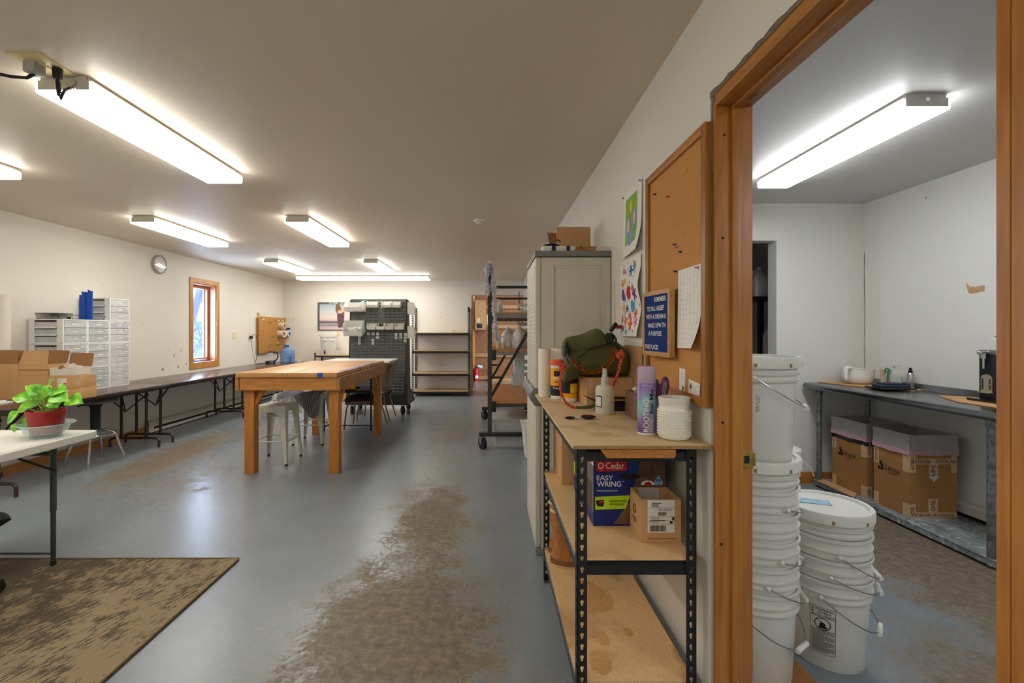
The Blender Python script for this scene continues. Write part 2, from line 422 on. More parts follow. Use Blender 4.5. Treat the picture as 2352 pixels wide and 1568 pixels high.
# timber store behind the back doorway
M_osb = osb('oriented strand board', S(92,50,10), S(120,68,16), S(144,90,32))
M_osbl = osb('pale strand board', S(136,92,42), S(158,112,58), S(176,132,76))
M_stud = wood('timber stud', S(138,88,36), S(166,114,56), 'x', .6, 7, 10)
mb = MB(); mb.box(-1.3, 2.0, 12.9, 13.0, 0, 2.8); mb.box(-1.4, -1.3, YB+.12, 13, 0, 2.8); mb.box(2.0, 2.1, YB+.12, 13, 0, 2.8); mb.box(-1.4, 2.1, YB+.12, 13, 2.8, 2.9)
ws = struct('wall_timber_store', mb, M_osb)
for z in (.08, .72, 1.52, 2.08):
    mb = MB(); mb.box(-.43, 1.6, 12.82, 12.9, z-.05, z+.05); obj('timber_rail', mb, M_stud, ws)
mb = MB(); mb.box(-.5, -.43, 12.8, 12.9, 0, 2.8); obj('timber_stud', mb, M_pine, ws)
# doorway lining of the back opening
mb = MB(); mb.box(DX0-.001, DX0+.02, YB-.004, YB+.124, 0, DZ); mb.box(DX0, DX1, YB+.02, YB+.124, DZ-.004, DZ+.001)
struct('trim_1', mb, M_pine)
# baseboards
mb = MB(); mb.box(XL, XL+.018, YF, 6.03, 0, .092, .003); struct('baseboard_left', mb, M_piney)
mb = MB(); mb.box(SX1+.02, XS, YS-.018, YS, 0, .10, .003); struct('baseboard_back', mb, M_pinex)

# door frame in the right wall (door itself taken off)
door = bpy.data.objects.new('door_1', None); COL.objects.link(door); door['kind'] = 'structure'
t = .0145; jx0, jx1 = XR-.002, XR2+.002
mb = MB(); mb.box(jx0, jx1, 1.490, 1.504, 0, 2.115, .0012); obj('door_jamb', mb, M_pine, door)
mb = MB(); mb.box(jx0, jx1, .6465, .664, 0, 2.115, .0012); obj('door_jamb', mb, M_pine, door)
mb = MB(); mb.box(jx0, jx1, .664, 1.490, 2.102, 2.1165, .0012); obj('door_head', mb, M_piney, door)
mb = MB(); mb.box(jx0+.003, jx1, .6465, 1.500, 2.1175, 2.146, .001); obj('door_header', mb, M_piney, door)
mb = MB(); mb.box(jx0+.001, jx1, .600, .6455, 0, 2.146, .001); obj('door_stud', mb, M_pine, door)
sx = .788
mb = MB(); mb.box(sx, sx+.034, 1.478, 1.490, 0, 2.102, .0025); obj('door_stop', mb, M_pine, door)
mb = MB(); mb.box(sx, sx+.034, .664, .676, 0, 2.102, .0025); obj('door_stop', mb, M_pine, door)
mb = MB(); mb.box(sx, sx+.034, .676, 1.478, 2.090, 2.102, .0025); obj('door_stop', mb, M_piney, door)
mb = MB()
for z, x_ in ((2.006, .7665), (1.669, .761), (1.065, .761), (.666, .757)): mb.cyl((x_, 1.4903, z), (x_, 1.4888, z), .0042, n=12)
obj('screw_hole', mb, M_ink, door)
M_brass = mat('worn brass', S(190,160,88), .35, .9, .15, 40)
mb = MB(); zb = H-292*1.49/F
mb.box(.825, .8595, 1.4878, 1.4899, zb-.03, zb+.03, .001); mb.box(.8595, .868, 1.4868, 1.4890, zb-.022, zb+.022, .001)
mb.cyl((.8425, 1.4878, zb+.023), (.8425, 1.4868, zb+.023), .004, n=10); mb.cyl((.8425, 1.4878, zb-.023), (.8425, 1.4868, zb-.023), .004, n=10)
o = obj('strike_plate', mb, M_brass, door)
mb = MB(); mb.box(.831, .847, 1.4868, 1.4882, zb-.012, zb+.012); obj('latch_hole', mb, M_ink, o)
# torn grey drywall edge round the opening
M_edge = mat('grey drywall edge', S(122,106,88), .9, 0, .2, 60)
r1 = random.Random(5); mb = MB(); x = XR-.0012
top = [(x, .60+k*.03, 2.161+r1.uniform(-.003, .005)) for k in range(32)]
for k in range(31): mb.poly([(x, top[k][1], 2.144), top[k], top[k+1], (x, top[k+1][1], 2.144)])
side = [(x, 1.5155+r1.uniform(-.002, .002), 2.165-k*.03) for k in range(1, 10)]
for k in range(8): mb.poly([(x, 1.500, side[k][2]), side[k], side[k+1], (x, 1.500, side[k+1][2])])
struct('trim_2', mb, M_edge)

# window
win = bpy.data.objects.new('window_1', None); COL.objects.link(win); win['kind'] = 'structure'
cw = .072; xo = XL+.016
mb = MB()
y0, y1, z0, z1 = WY0-.002, WY1+.002, WZ0-.002, WZ1+.002
for q in ([(y0-cw, z0-cw), (y0, z0), (y0, z1), (y0-cw, z1+cw)], [(y1, z0), (y1+cw, z0-cw), (y1+cw, z1+cw), (y1, z1)],
          [(y0-cw, z1+cw), (y0, z1), (y1, z1), (y1+cw, z1+cw)], [(y0, z0), (y0-cw, z0-cw), (y1+cw, z0-cw), (y1, z0)]):
    mb.prism([(XL, a, b) for a, b in q], (.016, 0, 0))
obj('window_casing', mb, wood('window pine', S(174,112,42), S(206,148,70), 'z', .35, 7, 10), win)
M_pink = wood('daylit pine', S(152,92,58), S(178,118,80), 'z', .4, 6, 10)  # pine with the pink cast of the window light put into its colour
mb = MB(); xi = XL-.17
mb.box(xi, XL, WY0-.001, WY0+.016, WZ0, WZ1); mb.box(xi, XL, WY1-.016, WY1+.001, WZ0, WZ1); mb.box(xi, XL, WY0, WY1, WZ0-.001, WZ0+.016); mb.box(xi, XL, WY0, WY1, WZ1-.016, WZ1+.001)
obj('window_lining', mb, M_pink, win)
sy0, sy1, sz0, sz1 = WY0+.016, WY1-.016, WZ0+.016, WZ1-.016; sw = .052
mb = MB()
mb.box(xi+.02, xi+.065, sy0, sy0+sw, sz0, sz1, .004); mb.box(xi+.02, xi+.065, sy1-sw, sy1, sz0, sz1, .004); mb.box(xi+.02, xi+.065, sy0+sw, sy1-sw, sz0, sz0+sw+.012, .004); mb.box(xi+.02, xi+.065, sy0+sw, sy1-sw, sz1-sw, sz1, .004)
sash = obj('window_sash', mb, M_pink, win)
M_teal = mat('blue grey vinyl', S(150,178,200), .4)
mb = MB()
mb.box(xi+.008, xi+.020, sy0, sy0+sw+.02, sz0, sz1); mb.box(xi+.008, xi+.020, sy1-sw-.03, sy1, sz0, sz1)
obj('glazing_strip', mb, M_teal, sash)
m, nt, b = nodes('window glass'); b.inputs['Base Color'].default_value = (.9,.95,1,1); b.inputs['Roughness'].default_value = .02; b.inputs['Alpha'].default_value = .08
mb = MB(); mb.box(xi+.028, xi+.032, sy0+sw, sy1-sw, sz0+sw, sz1-sw); obj('window_pane', mb, m, sash)
mb = MB(); mb.tube([(XL-.09, 7.20, WZ0+.045), (XL-.05, 7.26, WZ0+.055), (XL-.045, 7.36, WZ0+.052), (XL-.055, 7.44, WZ0+.06)], .009, 8); mb.box(XL-.11, XL-.06, 7.2, 7.32, WZ0+.017, WZ0+.045, .006)
obj('window_crank', mb, mat('silvered crank', S(150,160,190), .3, .6), win)
mb = MB(); mb.box(XL-.05, XL+.004, WY0+.02, WY1-.02, WZ0+.016, WZ0+.02); obj('window_sill', mb, M_white, win)

# outside the window: snow, a leaning bare tree, brush and a shed
M_snow = mat('snow', S(235,240,250), .9, 0, .03)
mb = MB(); mb.box(-30, XL-.3, 2, 45, -.3, -.1); o = struct('ground_outside', mb, M_snow)
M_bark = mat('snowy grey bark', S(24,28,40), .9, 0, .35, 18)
tr = thing('bare_tree', 'grey leaning bare tree outside the narrow window', 'tree', (-8.6, 12, -.1))
mb = MB(); mb.tube([(0,0,0), (.35,0,.9), (.72,0,1.8), (1.0,0,2.7), (1.2,.1,4.2)], .1, 10, rs=[.15,.125,.11,.10,.07]); obj('trunk', mb, M_bark, tr)
mb = MB(); r2 = random.Random(11)
for k in range(26):
    q = r2.uniform(1.2, 3.6); p0 = Vector((.1+q*.36, 0, q)); d = Vector((r2.uniform(-1, 1), r2.uniform(-.4, .4), r2.uniform(.1, .9))).normalized()
    p1 = p0+d*r2.uniform(.3, .7); p2 = p1+(d+Vector((r2.uniform(-.5, .5), 0, r2.uniform(-.2, .6)))).normalized()*r2.uniform(.2, .5)
    mb.tube([p0, p1, p2], .012, 5, rs=[.018, .010, .004])
obj('branches', mb, M_bark, tr)
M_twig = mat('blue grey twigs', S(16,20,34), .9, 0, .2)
bu = thing('brush_pile', 'tangle of bare twigs in the snow outside the window', 'shrub', (-7.2, 11.3, -.1)); mb = MB()
for k in range(70):
    p0 = Vector((r2.uniform(-.7, .7), r2.uniform(-.4, .4), r2.uniform(0, 1.5))); d = Vector((r2.uniform(-1, 1), r2.uniform(-.3, .3), r2.uniform(-.6, 1))).normalized()
    mb.tube([p0, p0+d*.3, p0+d*.6+Vector((0,0,r2.uniform(-.1, .1)))], .01, 4, rs=[.013, .009, .004])
obj('twigs', mb, M_twig, bu)
sh = thing('garden_shed', 'pale gabled shed seen through the narrow window', 'shed', (-10.6, 16.3, -.1)); mb = MB()
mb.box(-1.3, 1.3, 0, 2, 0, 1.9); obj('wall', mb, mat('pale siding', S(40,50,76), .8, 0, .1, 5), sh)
mb = MB(); mb.prism([(-1.5, -.2, 1.85), (0, -.2, 3.0), (1.5, -.2, 1.85)], (0, 2.4, 0)); obj('roof', mb, M_snow, sh)

# ---------------------------------------------------------------- camera, sky, exposure
cam = bpy.data.cameras.new('camera'); co = bpy.data.objects.new('camera', cam); COL.objects.link(co)
co.location = (0, 0, H); co.rotation_euler = (PI/2, 0, 0); cam.sensor_fit = 'HORIZONTAL'; cam.sensor_width = 36
cam.lens = F/2352*36; cam.shift_x = (1176-CX)/2352; cam.shift_y = -(784-CY)/2352; cam.clip_start = .02; SC.camera = co
w = bpy.data.worlds.new('sky'); SC.world = w; w.use_nodes = True
bg = w.node_tree.nodes['Background']; bg.inputs['Color'].default_value = (.55,.72,1,1); bg.inputs['Strength'].default_value = 9.0
SC.view_settings.view_transform = 'Standard'; SC.view_settings.look = 'None'; SC.view_settings.gamma = 1; SC.view_settings.exposure = EXPO
SC.cycles.max_bounces = 8; SC.cycles.diffuse_bounces = 5; SC.cycles.transparent_max_bounces = 12; SC.cycles.sample_clamp_indirect = 6
# ---------------------------------------------------------------- ceiling lights
M_enam = mat('white enamel', S(206,202,194), .4, 0, .02)
def diffmat(name, c, st):
    m, nt, b = nodes(name); b.inputs['Base Color'].default_value = (.9,.9,.88,1); b.inputs['Roughness'].default_value = .4
    # two tubes behind a prismatic lens: brighter along each tube
    sp = N(nt, 'ShaderNodeSeparateXYZ'); nt.links.new(coords(nt), sp.inputs[0])
    ab = N(nt, 'ShaderNodeMath', operation='ABSOLUTE'); nt.links.new(sp.outputs['X'], ab.inputs[0])
    col = ramp(nt, ab.outputs[0], [(.0, (.72,.72,.72,1)), (.055, (1,1,1,1)), (.095, (.9,.9,.9,1)), (.13, (.75,.75,.75,1))])
    mu = N(nt, 'ShaderNodeVectorMath', operation='MULTIPLY'); nt.links.new(col, mu.inputs[0]); mu.inputs[1].default_value = c[:3]
    nt.links.new(mu.outputs['Vector'], b.inputs['Emission Color']); b.inputs['Emission Strength'].default_value = st
    MATS[name] = m; return m
M_diff = diffmat('lit lens', (1, .955, .87), LAMP)
M_diff2 = diffmat('lit lens cool', (.97, .98, 1), LAMP2)
def light_fixture(label, loc, rz=0, L=1.235, W=.256, lens=None, ceil=ZC):
    t = thing('ceiling_light', label, 'ceiling light', (loc[0], loc[1], ceil), rz, 'wraparound ceiling lights')
    h = .078; w = W/2
    mb = MB(); mb.box(-w*.80, w*.80, 0, L, -.026, 0); mb.box(-w*.94, w*.94, .004, L-.004, -.034, -.018); obj('housing', mb, M_enam, t)
    for y0, y1 in ((-.003, .004), (L-.004, L+.003)):
        mb = MB(); mb.prism([(-w*.80, y0, -.001), (-w*.80, y0, -.022), (-w*.90, y0, -.026), (-w*.90, y0, -h+.014), (w*.90, y0, -h+.014), (w*.90, y0, -.026), (w*.80, y0, -.022), (w*.80, y0, -.001)], (0, y1-y0, 0)); obj('end_plate', mb, M_enam, t)
    prof = [(-w*.94, -.030), (-w, -.034), (-w, -h+.010), (-w*.95, -h), (w*.95, -h), (w, -h+.010), (w, -.034), (w*.94, -.030)]
    inn = [(x*.965, z+.004) for x, z in prof]
    mb = MB(); mb.prism([(x, 0, z) for x, z in prof]+[(x, 0, z) for x, z in inn[::-1]], (0, L, 0)); obj('diffuser', mb, lens or M_diff, t)
    return t
fx = [('ceiling light with a black cord and hook at its near end', (-1.912, 2.04)),
      ('ceiling light cut by the edge of the photo, above the white roll', (-3.42, 1.96)),
      ('ceiling light between the wall clock and the smoke detector, in the row nearer the clock', (-3.42, 4.48)),
      ('ceiling light above the wooden work table, second in its row from the cord', (-1.90, 4.48)),
      ('ceiling light near the far corner above the perforated tool board', (-3.42, 7.10)),
      ('short-looking ceiling light just in front of the crosswise pair', (-1.88, 7.15)),
      ('added unseen ceiling light behind the camera, carrying on the cord row', (-1.912, -.5)),  # unseen fixture, added for its light where the row would continue
      ('added unseen ceiling light behind the camera, past the white folding table', (-3.42, -.5))]  # out of view as well, added so the near room gets light
for lb, p in fx: light_fixture(lb, p)
light_fixture('added unseen crosswise ceiling light behind the camera', (-1.0, -1.3), -PI/2)  # added out of view to lift the right wall and shelf front
light_fixture('added unseen cool ceiling light in the bucket room, behind the camera', (2.13, -.9), 0, 1.21, .232, M_diff2, ZS)  # extra unseen fixture added to brighten the bucket room
light_fixture('crosswise ceiling light near the back wall, end nearer the poster', (-3.905, 9.28), -PI/2, 1.32)
light_fixture('crosswise ceiling light near the back wall, end nearer the smoke detector', (-2.56, 9.28), -PI/2, 1.32)
lt = light_fixture('cool white ceiling light in the small bucket room', (2.13, 2.22), 0, 1.21, .232, M_diff2, ZS)
mb = MB(); mb.cyl((0, -.0032, -.030), (0, -.006, -.030), .0105, n=16); obj('knockout', mb, mat('shiny slug', S(235,235,240), .1, 1), lt)
# unseen point light added to brighten the timber store
ld = bpy.data.lights.new('store fill', 'POINT'); ld.energy = 6.5; ld.color = (1, .92, .8); ld.shadow_soft_size = .06
lo = bpy.data.objects.new('store_fill', ld); COL.objects.link(lo); lo.location = (.9, 11.1, 2.65)
# outlet plate on the ceiling with plugs, cord and hook
pl = thing('ceiling_outlet', 'cream outlet plate on the ceiling with a grey plug', 'outlet', (-1.92, 1.95, ZC))
mb = MB(); mb.box(-.072, .072, -.082, .082, -.007, 0, .003); obj('plate', mb, M_cream, pl)
mb = MB(); mb.box(-.02, .02, -.045, .0, -.0115, -.007, .002); mb.box(-.02, .02, .005, .05, -.0115, -.007, .002); obj('socket', mb, M_cream, pl)
pg = thing('extension_plug', 'grey block plug with a black cord trailing off the ceiling', 'plug', (-1.93, 1.93, ZC-.0115))
mb = MB(); mb.box(-.028, .022, -.027, .026, -.045, 0, .005); obj('plug_body', mb, mat('grey plastic', S(170,168,164), .5), pg)
mb = MB(); mb.tube([(-.004, 0, -.043), (-.03, -.005, -.062), (-.09, -.01, -.060), (-.18, -.02, -.045), (-.30, -.03, -.01), (-.42, -.05, -.004), (-.8, -.1, -.004)], .0068, 8); obj('cord', mb, M_rubber, pg)
pk = thing('black_plug', 'black plug and short lead hanging beside the ceiling light', 'plug', (-1.872, 1.968, ZC-.0115))
mb = MB(); mb.cyl((0, 0, 0), (0, 0, -.045), .019, .015, 14); mb.tube([(0, 0, -.045), (-.004, .006, -.07), (-.012, .018, -.105), (-.006, .022, -.118), (.002, .018, -.105), (.004, .03, -.075), (.012, .05, -.055)], .006, 8)
for k in range(5): mb.cyl((-.001-.002*k, .004+.003*k, -.052-.009*k), (-.001-.002*k, .004+.003*k, -.057-.009*k), .0095, n=10)
obj('plug_body', mb, M_rubber, pk)
mb = MB(); mb.ball((.016, .058, -.048), .008); mb.tube([(.016, .058, -.048), (.024, .06, -.03), (.026, .06, -.02)], .004, 6); obj('hook', mb, M_steel, pk)
# smoke detector
sd = thing('smoke_detector', 'round white smoke detector on the ceiling above the aisle', 'smoke detector', (-.113, 4.66, ZC))
mb = MB(); mb.lathe([(0, 0), (.058, 0), (.058, -.012), (.050, -.022), (.034, -.026), (.030, -.036), (0, -.038)], n=28); obj('body', mb, M_white, sd)
mb = MB()
for k in range(16):
    a = 2*PI*k/16; mb.bar((math.cos(a)*.037, math.sin(a)*.037, -.0268), (math.cos(a)*.048, math.sin(a)*.048, -.0243), .004, .0015)
obj('vent_slot', mb, mat('grey slot', S(120,118,112), .6), sd)
# stain ring and scuffs on the ceiling
# ---------------------------------------------------------------- left wall: folding tables
M_wal = wood('dark laminate', S(70,50,42), S(92,70,60), 'y', .22, 6, 14, knots=False)
M_edgeb = mat('dark brown edge', S(48,34,30), .4, 0, .08)
M_btube = mat('brown steel tube', S(62,42,38), .35, .2, .08)
def folding_table(label, y0, y1, legs, w=.762, x0=XL+.012, z=.745):
    t = thing('folding_table', label, 'table', (x0, y0, 0), 0, 'brown folding tables along the window wall')
    L = y1-y0
    mb = MB(); mb.box(.008, w-.008, .004, L-.004, z-.020, z, .003); obj('table_top', mb, M_wal, t)
    mb = MB(); mb.box(0, w, .001, L-.001, z-.030, z-.004, .006); mb.box(.03, w-.03, .03, L-.03, z-.055, z-.03); obj('apron', mb, M_edgeb, t)
    for yl, d in legs:
        yl -= y0; mb = MB()
        mb.tube([(.10, yl, .008), (.10, yl, .085), (.125, yl, .108), (.16, yl, .112), (.62, yl, .112), (.655, yl, .108), (.68, yl, .085), (.68, yl, .008)], .0145, 10)
        for x in (.235, .53): mb.cyl((x, yl, .11), (x, yl, z-.05), .0155, n=10)
        obj('leg_frame', mb, M_btube, t)
        mb = MB(); mb.tube([(.235, yl, z-.12), (.38, yl+d*.12, z-.30), (.53, yl, z-.12)], .008, 8); mb.tube([(.38, yl+d*.12, z-.30), (.38, yl+d*.42, z-.05)], .009, 8)
        mb.cyl((.225, yl, z-.13), (.25, yl, z-.11), .016, n=8); mb.cyl((.52, yl, z-.13), (.545, yl, z-.11), .016, n=8)
        obj('leg_brace', mb, M_btube, t)
    return t
folding_table('dark folding table carrying the drawer units and cartons', 3.61, 5.44, [(3.75, 1), (5.37, -1)])
folding_table('dark folding table below the narrow window, next to the drawer units', 5.442, 7.27, [(5.60, 1), (7.2, -1)])
folding_table('dark folding table in the far corner under the kettle and water bottle', 7.272, 9.72, [(7.45, 1), (9.5, -1)])

# electric baseboard heater
def heater(name, label, x, y0, y1, s):
    t = thing(name, label, 'heater', (x, y0, 0)); L = y1-y0; h = .165
    mb = MB(); mb.prism([(0, 0, .02), (0, 0, h), (s*.045, 0, h), (s*.062, 0, h-.02), (s*.062, 0, .088), (s*.056, 0, .088), (s*.05, 0, h-.028), (s*.012, 0, h-.02), (s*.012, 0, .02)], (0, L, 0)); obj('cover', mb, M_henam, t)
    mb = MB(); mb.prism([(s*.012, 0, .02), (s*.06, 0, .02), (s*.06, 0, .055), (s*.048, 0, .055), (s*.048, 0, .028), (s*.012, 0, .028)], (0, L, 0)); obj('lower_lip', mb, M_henam, t)
    mb = MB()
    for k in range(int(L/.02)): mb.box(min(s*.02, s*.046), max(s*.02, s*.046), k*.02+.005, k*.02+.007, .034, .082)
    mb.cyl((s*.033, 0, .06), (s*.033, L, .06), .008, n=8); obj('fins', mb, mat('heater fins', S(70,66,60), .5, .4), t)
    mb = MB(); mb.box(min(0, s*.064), max(0, s*.064), 0, .09, .018, h+.002, .003); obj('end_cap', mb, M_henam, t)
M_henam = mat('old white enamel', S(206,200,188), .45, 0, .05, 6)
heater('baseboard_heater', 'long white electric baseboard heater under the folding tables', XL, 6.05, 9.55, 1)
heater('baseboard_heater', 'white electric baseboard heater behind the steel work table', XS, 1.6, 3.9, -1)

# wall clock
ck = thing('wall_clock', 'round wall clock with glare on its glass', 'clock', (XL, 6.30, 2.30)); Mx = Matrix.Rotation(PI/2, 4, 'Y'); Mx2 = Matrix.Rotation(-.22, 4, 'Z') @ Mx
mb = MB(); mb.lathe([(0, 0), (.125, 0), (.13, .012), (.128, .034), (.118, .040), (.112, .034)], n=40); mb.tf(Mx); obj('rim', mb, mat('silver grey rim', S(176,172,166), .25, .4), ck)
mb = MB(); mb.lathe([(0, .022), (.114, .022)], n=40); mb.tf(Mx); obj('dial', mb, M_paper, ck)
mb = MB(); mb.bar((.024, 0, 0), (.024, .035, .05), .006, .001, X); mb.bar((.024, 0, 0), (.024, -.07, -.03), .004, .001, X); obj('hands', mb, M_ink, ck)
m, nt, b = nodes('glossy glass cover'); b.inputs['Base Color'].default_value = (.9,.92,.92,1); b.inputs['Roughness'].default_value = .08; b.inputs['Alpha'].default_value = .45; b.inputs['Metallic'].default_value = .6; M_glare = m
mb = MB(); mb.lathe([(.113, .034), (.09, .040), (.05, .044), (0, .046)], n=40); mb.tf(Mx); obj('glass', mb, M_glare, ck)

# switch, outlet, pegboard
def plate(label, x, y, z, n, axis='x', w=None):
    w = w or .07*n+.0
    t = thing('wall_switch' if n > 1 else 'wall_outlet', label, 'switch plate' if n > 1 else 'outlet', (x, y, z)); mb = MB()
    if axis == 'x': mb.box(0, .006, -w/2, w/2, -.058, .058, .003)
    else: mb.box(-w/2, w/2, -.006, 0, -.058, .058, .003)
    obj('plate', mb, M_cream, t)
    for k in range(n):
        c = (k-(n-1)/2)*.046
        for s in ((-.022, .022) if n == 1 else (0,)):
            mb = MB(); hh = .014 if n == 1 else .03
            if axis == 'x': mb.box(.006, .009, c-.012, c+.012, s-hh, s+hh, .002)
            else: mb.box(c-.012, c+.012, -.009, -.006, s-hh, s+hh, .002)
            obj('socket' if n == 1 else 'toggle', mb, mat('ivory plastic', S(236,226,190), .4), t)
    return t
plate('cream double switch plate between window and pegboard', XL, 8.17, 1.294, 2, w=.116)
plate('cream wall outlet with a black plug beside the pegboard', XL, 8.70, 1.30, 1)
plate('cream wall outlet below the framed poster', (777.5-CX)*YB/F, YB, 1.345, 1, 'y')
plate('small cream wall outlet above the empty back shelves', (1042-CX)*YB/F, YB, 1.36, 1, 'y')
mb = MB(); mb.box(0, .004, -.05, .05, -.012, .012); tag(obj('paper_note', mb, M_paper, loc=(XL, 8.15, 1.392)), 'tiny paper strip taped above the double switch plate', 'note')
pg = thing('power_cord', 'black plug with a cord hanging from the outlet to the kettle', 'cord', (XL+.009, 8.70, 1.278))
mb = MB(); mb.box(0, .045, -.025, .025, -.04, .012, .006); obj('plug_body', mb, M_rubber, pg)
mb = MB(); mb.tube([(.03, 0, .01), (.06, .02, .05), (.07, .08, .03), (.06, .16, -.12), (.05, .20, -.3), (.05, .12, -.45), (.06, .06, -.522), (.09, .12, -.529), (.10, .3, -.529), (.09, .42, -.529)], .0045, 6); obj('cord', mb, M_rubber, pg)
mb = MB(); mb.tube([(.03, 0, -.04), (.035, .0, -.2), (.045, .05, -.4), (.05, .08, -.522)], .0035, 6); obj('second_cord', mb, mat('grey cord', S(120,116,110), .6), pg)
M_peg = mat('pegboard brown', S(184,132,66), .6, 0, .05, 6)
pb = thing('pegboard', 'brown perforated tool board in the far corner', 'pegboard', (XL+.05, 8.93, .94)); w, h = 1.15, .735
mb = MB(); mb.box(.0, .012, 0, w, 0, h, .002); obj('board', mb, M_peg, pb)
mb = MB(); mb.box(-.045, 0, .02, .055, .02, h-.02); mb.box(-.045, 0, w-.055, w-.02, .02, h-.02); obj('batten', mb, M_pine, pb)
mb = MB()
for i in range(int(w/.0254)-1):
    for j in range(int(h/.0254)-1):
        y, z = .026+i*.0254, .024+j*.0254; mb.poly([(.0126, y+.004*math.cos(a), z+.004*math.sin(a)) for a in (0, 1.05, 2.09, 3.14, 4.19, 5.24)])
obj('holes', mb, mat('peg hole', S(70,44,20), .9), pb)
mb = MB()
for y, z in ((.34, .62), (.42, .62), (.62, .66), (.45, .32), (.55, .32), (.34, .14), (.40, .17), (.7, .15), (.78, .15), (.86, .16), (1.05, .14)):
    mb.tube([(.012, y, z), (.06, y, z-.004), (.066, y, z+.02)], .003, 5)
obj('peg_hook', mb, M_ink, pb)
mb = MB()
for y in (.12, .78, .98): mb.box(.012, .0135, y, y+.1, .67, .685)
mb.box(.012, .0135, .72, .82, .2, .212); obj('label_strip', mb, M_paper, pb)
M_taperoll = mat('tape roll side', S(214,198,166), .5, 0, .08)
def tape_roll(label, loc, r, w, ax=(1,0,0), ri=.038, m=None, core=None, group=None):
    t = thing('tape_roll', label, 'tape roll', loc, 0, group); a = Vector(ax).normalized(); q = Vector((0,0,1)).rotation_difference(a).to_matrix().to_4x4()
    mb = MB(); mb.lathe([(ri+.004, 0), (r, 0), (r, w), (ri+.004, w)], n=32); mb.tf(q); obj('tape', mb, m or M_taperoll, t)
    mb = MB(); mb.lathe([(ri, 0), (ri+.004, 0), (ri+.004, w), (ri, w), (ri, 0)], n=32); mb.tf(q); obj('core', mb, core or M_card, t)
    return t
def onboard(px, py, X_=XL+.066): Yd = -X_*F/(CX-px); return Vector((X_, Yd, H-(py-CY)*Yd/F))
x0 = XL+.064
tape_roll('fat tape roll on the pegboard, above the other rolls', (x0, 9.80, 1.50), .075, .11)
tape_roll('tape roll on the pegboard, lower and closest to the window', (x0, 9.74, 1.325), .075, .12)
tape_roll('pale tape roll on the pegboard, between lower roll and blue dispenser', (x0, 9.905, 1.325), .075, .07, m=M_paper)
dp = thing('tape_dispenser', 'blue and white tape dispenser hanging at the end of the pegboard', 'tape dispenser', (XL+.071, 10.075, 1.33))
mb = MB(); mb.cyl((.02, 0, 0), (.08, 0, 0), .07, n=24); obj('tape', mb, M_paper, dp)
mb = MB(); mb.cyl((.08, 0, 0), (.09, 0, 0), .04, n=16); mb.box(.01, .1, .04, .07, .0, .12, .005); mb.box(.02, .09, -.02, .05, .09, .13, .01); obj('frame', mb, mat('blue plastic', S(22,70,150), .4), dp)
mb = MB(); mb.tube([(.0, .03, .35), (.09, -.03, .34), (.17, .02, .35), (.14, .05, .12), (.06, .05, .10), (.0, .03, .35)], .004, 6); mb.box(.0, .02, -.03, .03, .2, .36); obj('wire_holder', mb, mat('cream wire', S(210,196,160), .4, .3), dp)

# kettle, blue bottle, small tub on the far table
tz = .745
kt = thing('electric_kettle', 'glass electric kettle with black base and handle in the far corner', 'kettle', (-4.36, 9.02, tz))
M_glass = mat('clear glass', S(224,232,230), .04, 0, .01, alpha=.16)
M_gloss = mat('gloss black plastic', S(34,33,32), .25, 0, .05)
mb = MB(); mb.lathe([(0, 0), (.095, 0), (.098, .012), (.09, .03), (.082, .055), (0, .055)], n=28); obj('base', mb, M_gloss, kt)
mb = MB(); mb.lathe([(.080, .055), (.088, .09), (.084, .15), (.066, .21), (.062, .215), (.080, .15), (.084, .09), (.076, .058)], n=28); obj('jug', mb, M_glass, kt)
mb = MB(); mb.lathe([(.064, .21), (.060, .228), (.02, .234), (.012, .25), (0, .252)], n=24); obj('lid', mb, M_gloss, kt)
mb = MB(); mb.tube([(.055, 0, .222), (.11, .0, .225), (.15, .0, .19), (.15, .0, .12), (.12, 0, .07), (.085, 0, .05)], .013, 8); obj('handle', mb, M_gloss, kt)
M_blue = mat('blue bottle plastic', S(96,146,206), .12, 0, .05, alpha=.62)
jb = thing('water_bottle', 'large blue water cooler bottle on the far table', 'water bottle', (-4.10, 9.2, tz))
mb = MB(); mb.lathe([(0, .0), (.125, 0), (.138, .015), (.138, .10), (.128, .107), (.138, .114), (.138, .155), (.128, .162), (.138, .17), (.138, .235), (.125, .262), (.08, .285), (.04, .30), (.03, .315), (.03, .355), (.026, .355)], n=36); obj('body', mb, M_blue, jb)
mb = MB(); mb.lathe([(.034, .318), (.036, .352), (.034, .358), (0, .36)], n=24); obj('cap', mb, mat('blue cap', S(20,84,180), .35), jb)
mb = MB(); mb.tube([(-.02, -.028, .35), (-.065, -.03, .345), (-.07, -.03, .315), (-.035, -.02, .31)], .007, 6); mb.tube([(.10, -.11, .03), (.12, -.125, .06), (.12, -.125, .11), (.10, -.11, .13)], .012, 6); obj('handle', mb, mat('blue cap', S(20,84,180), .35), jb)
cl = thing('glass_tub', 'small clear tub beside the blue water bottle', 'tub', (-3.90, 9.28, tz)); mb = MB(); mb.lathe([(0, 0), (.045, 0), (.05, .07), (.047, .07), (.042, .004), (0, .004)], n=4); obj('body', mb, M_glass, cl)

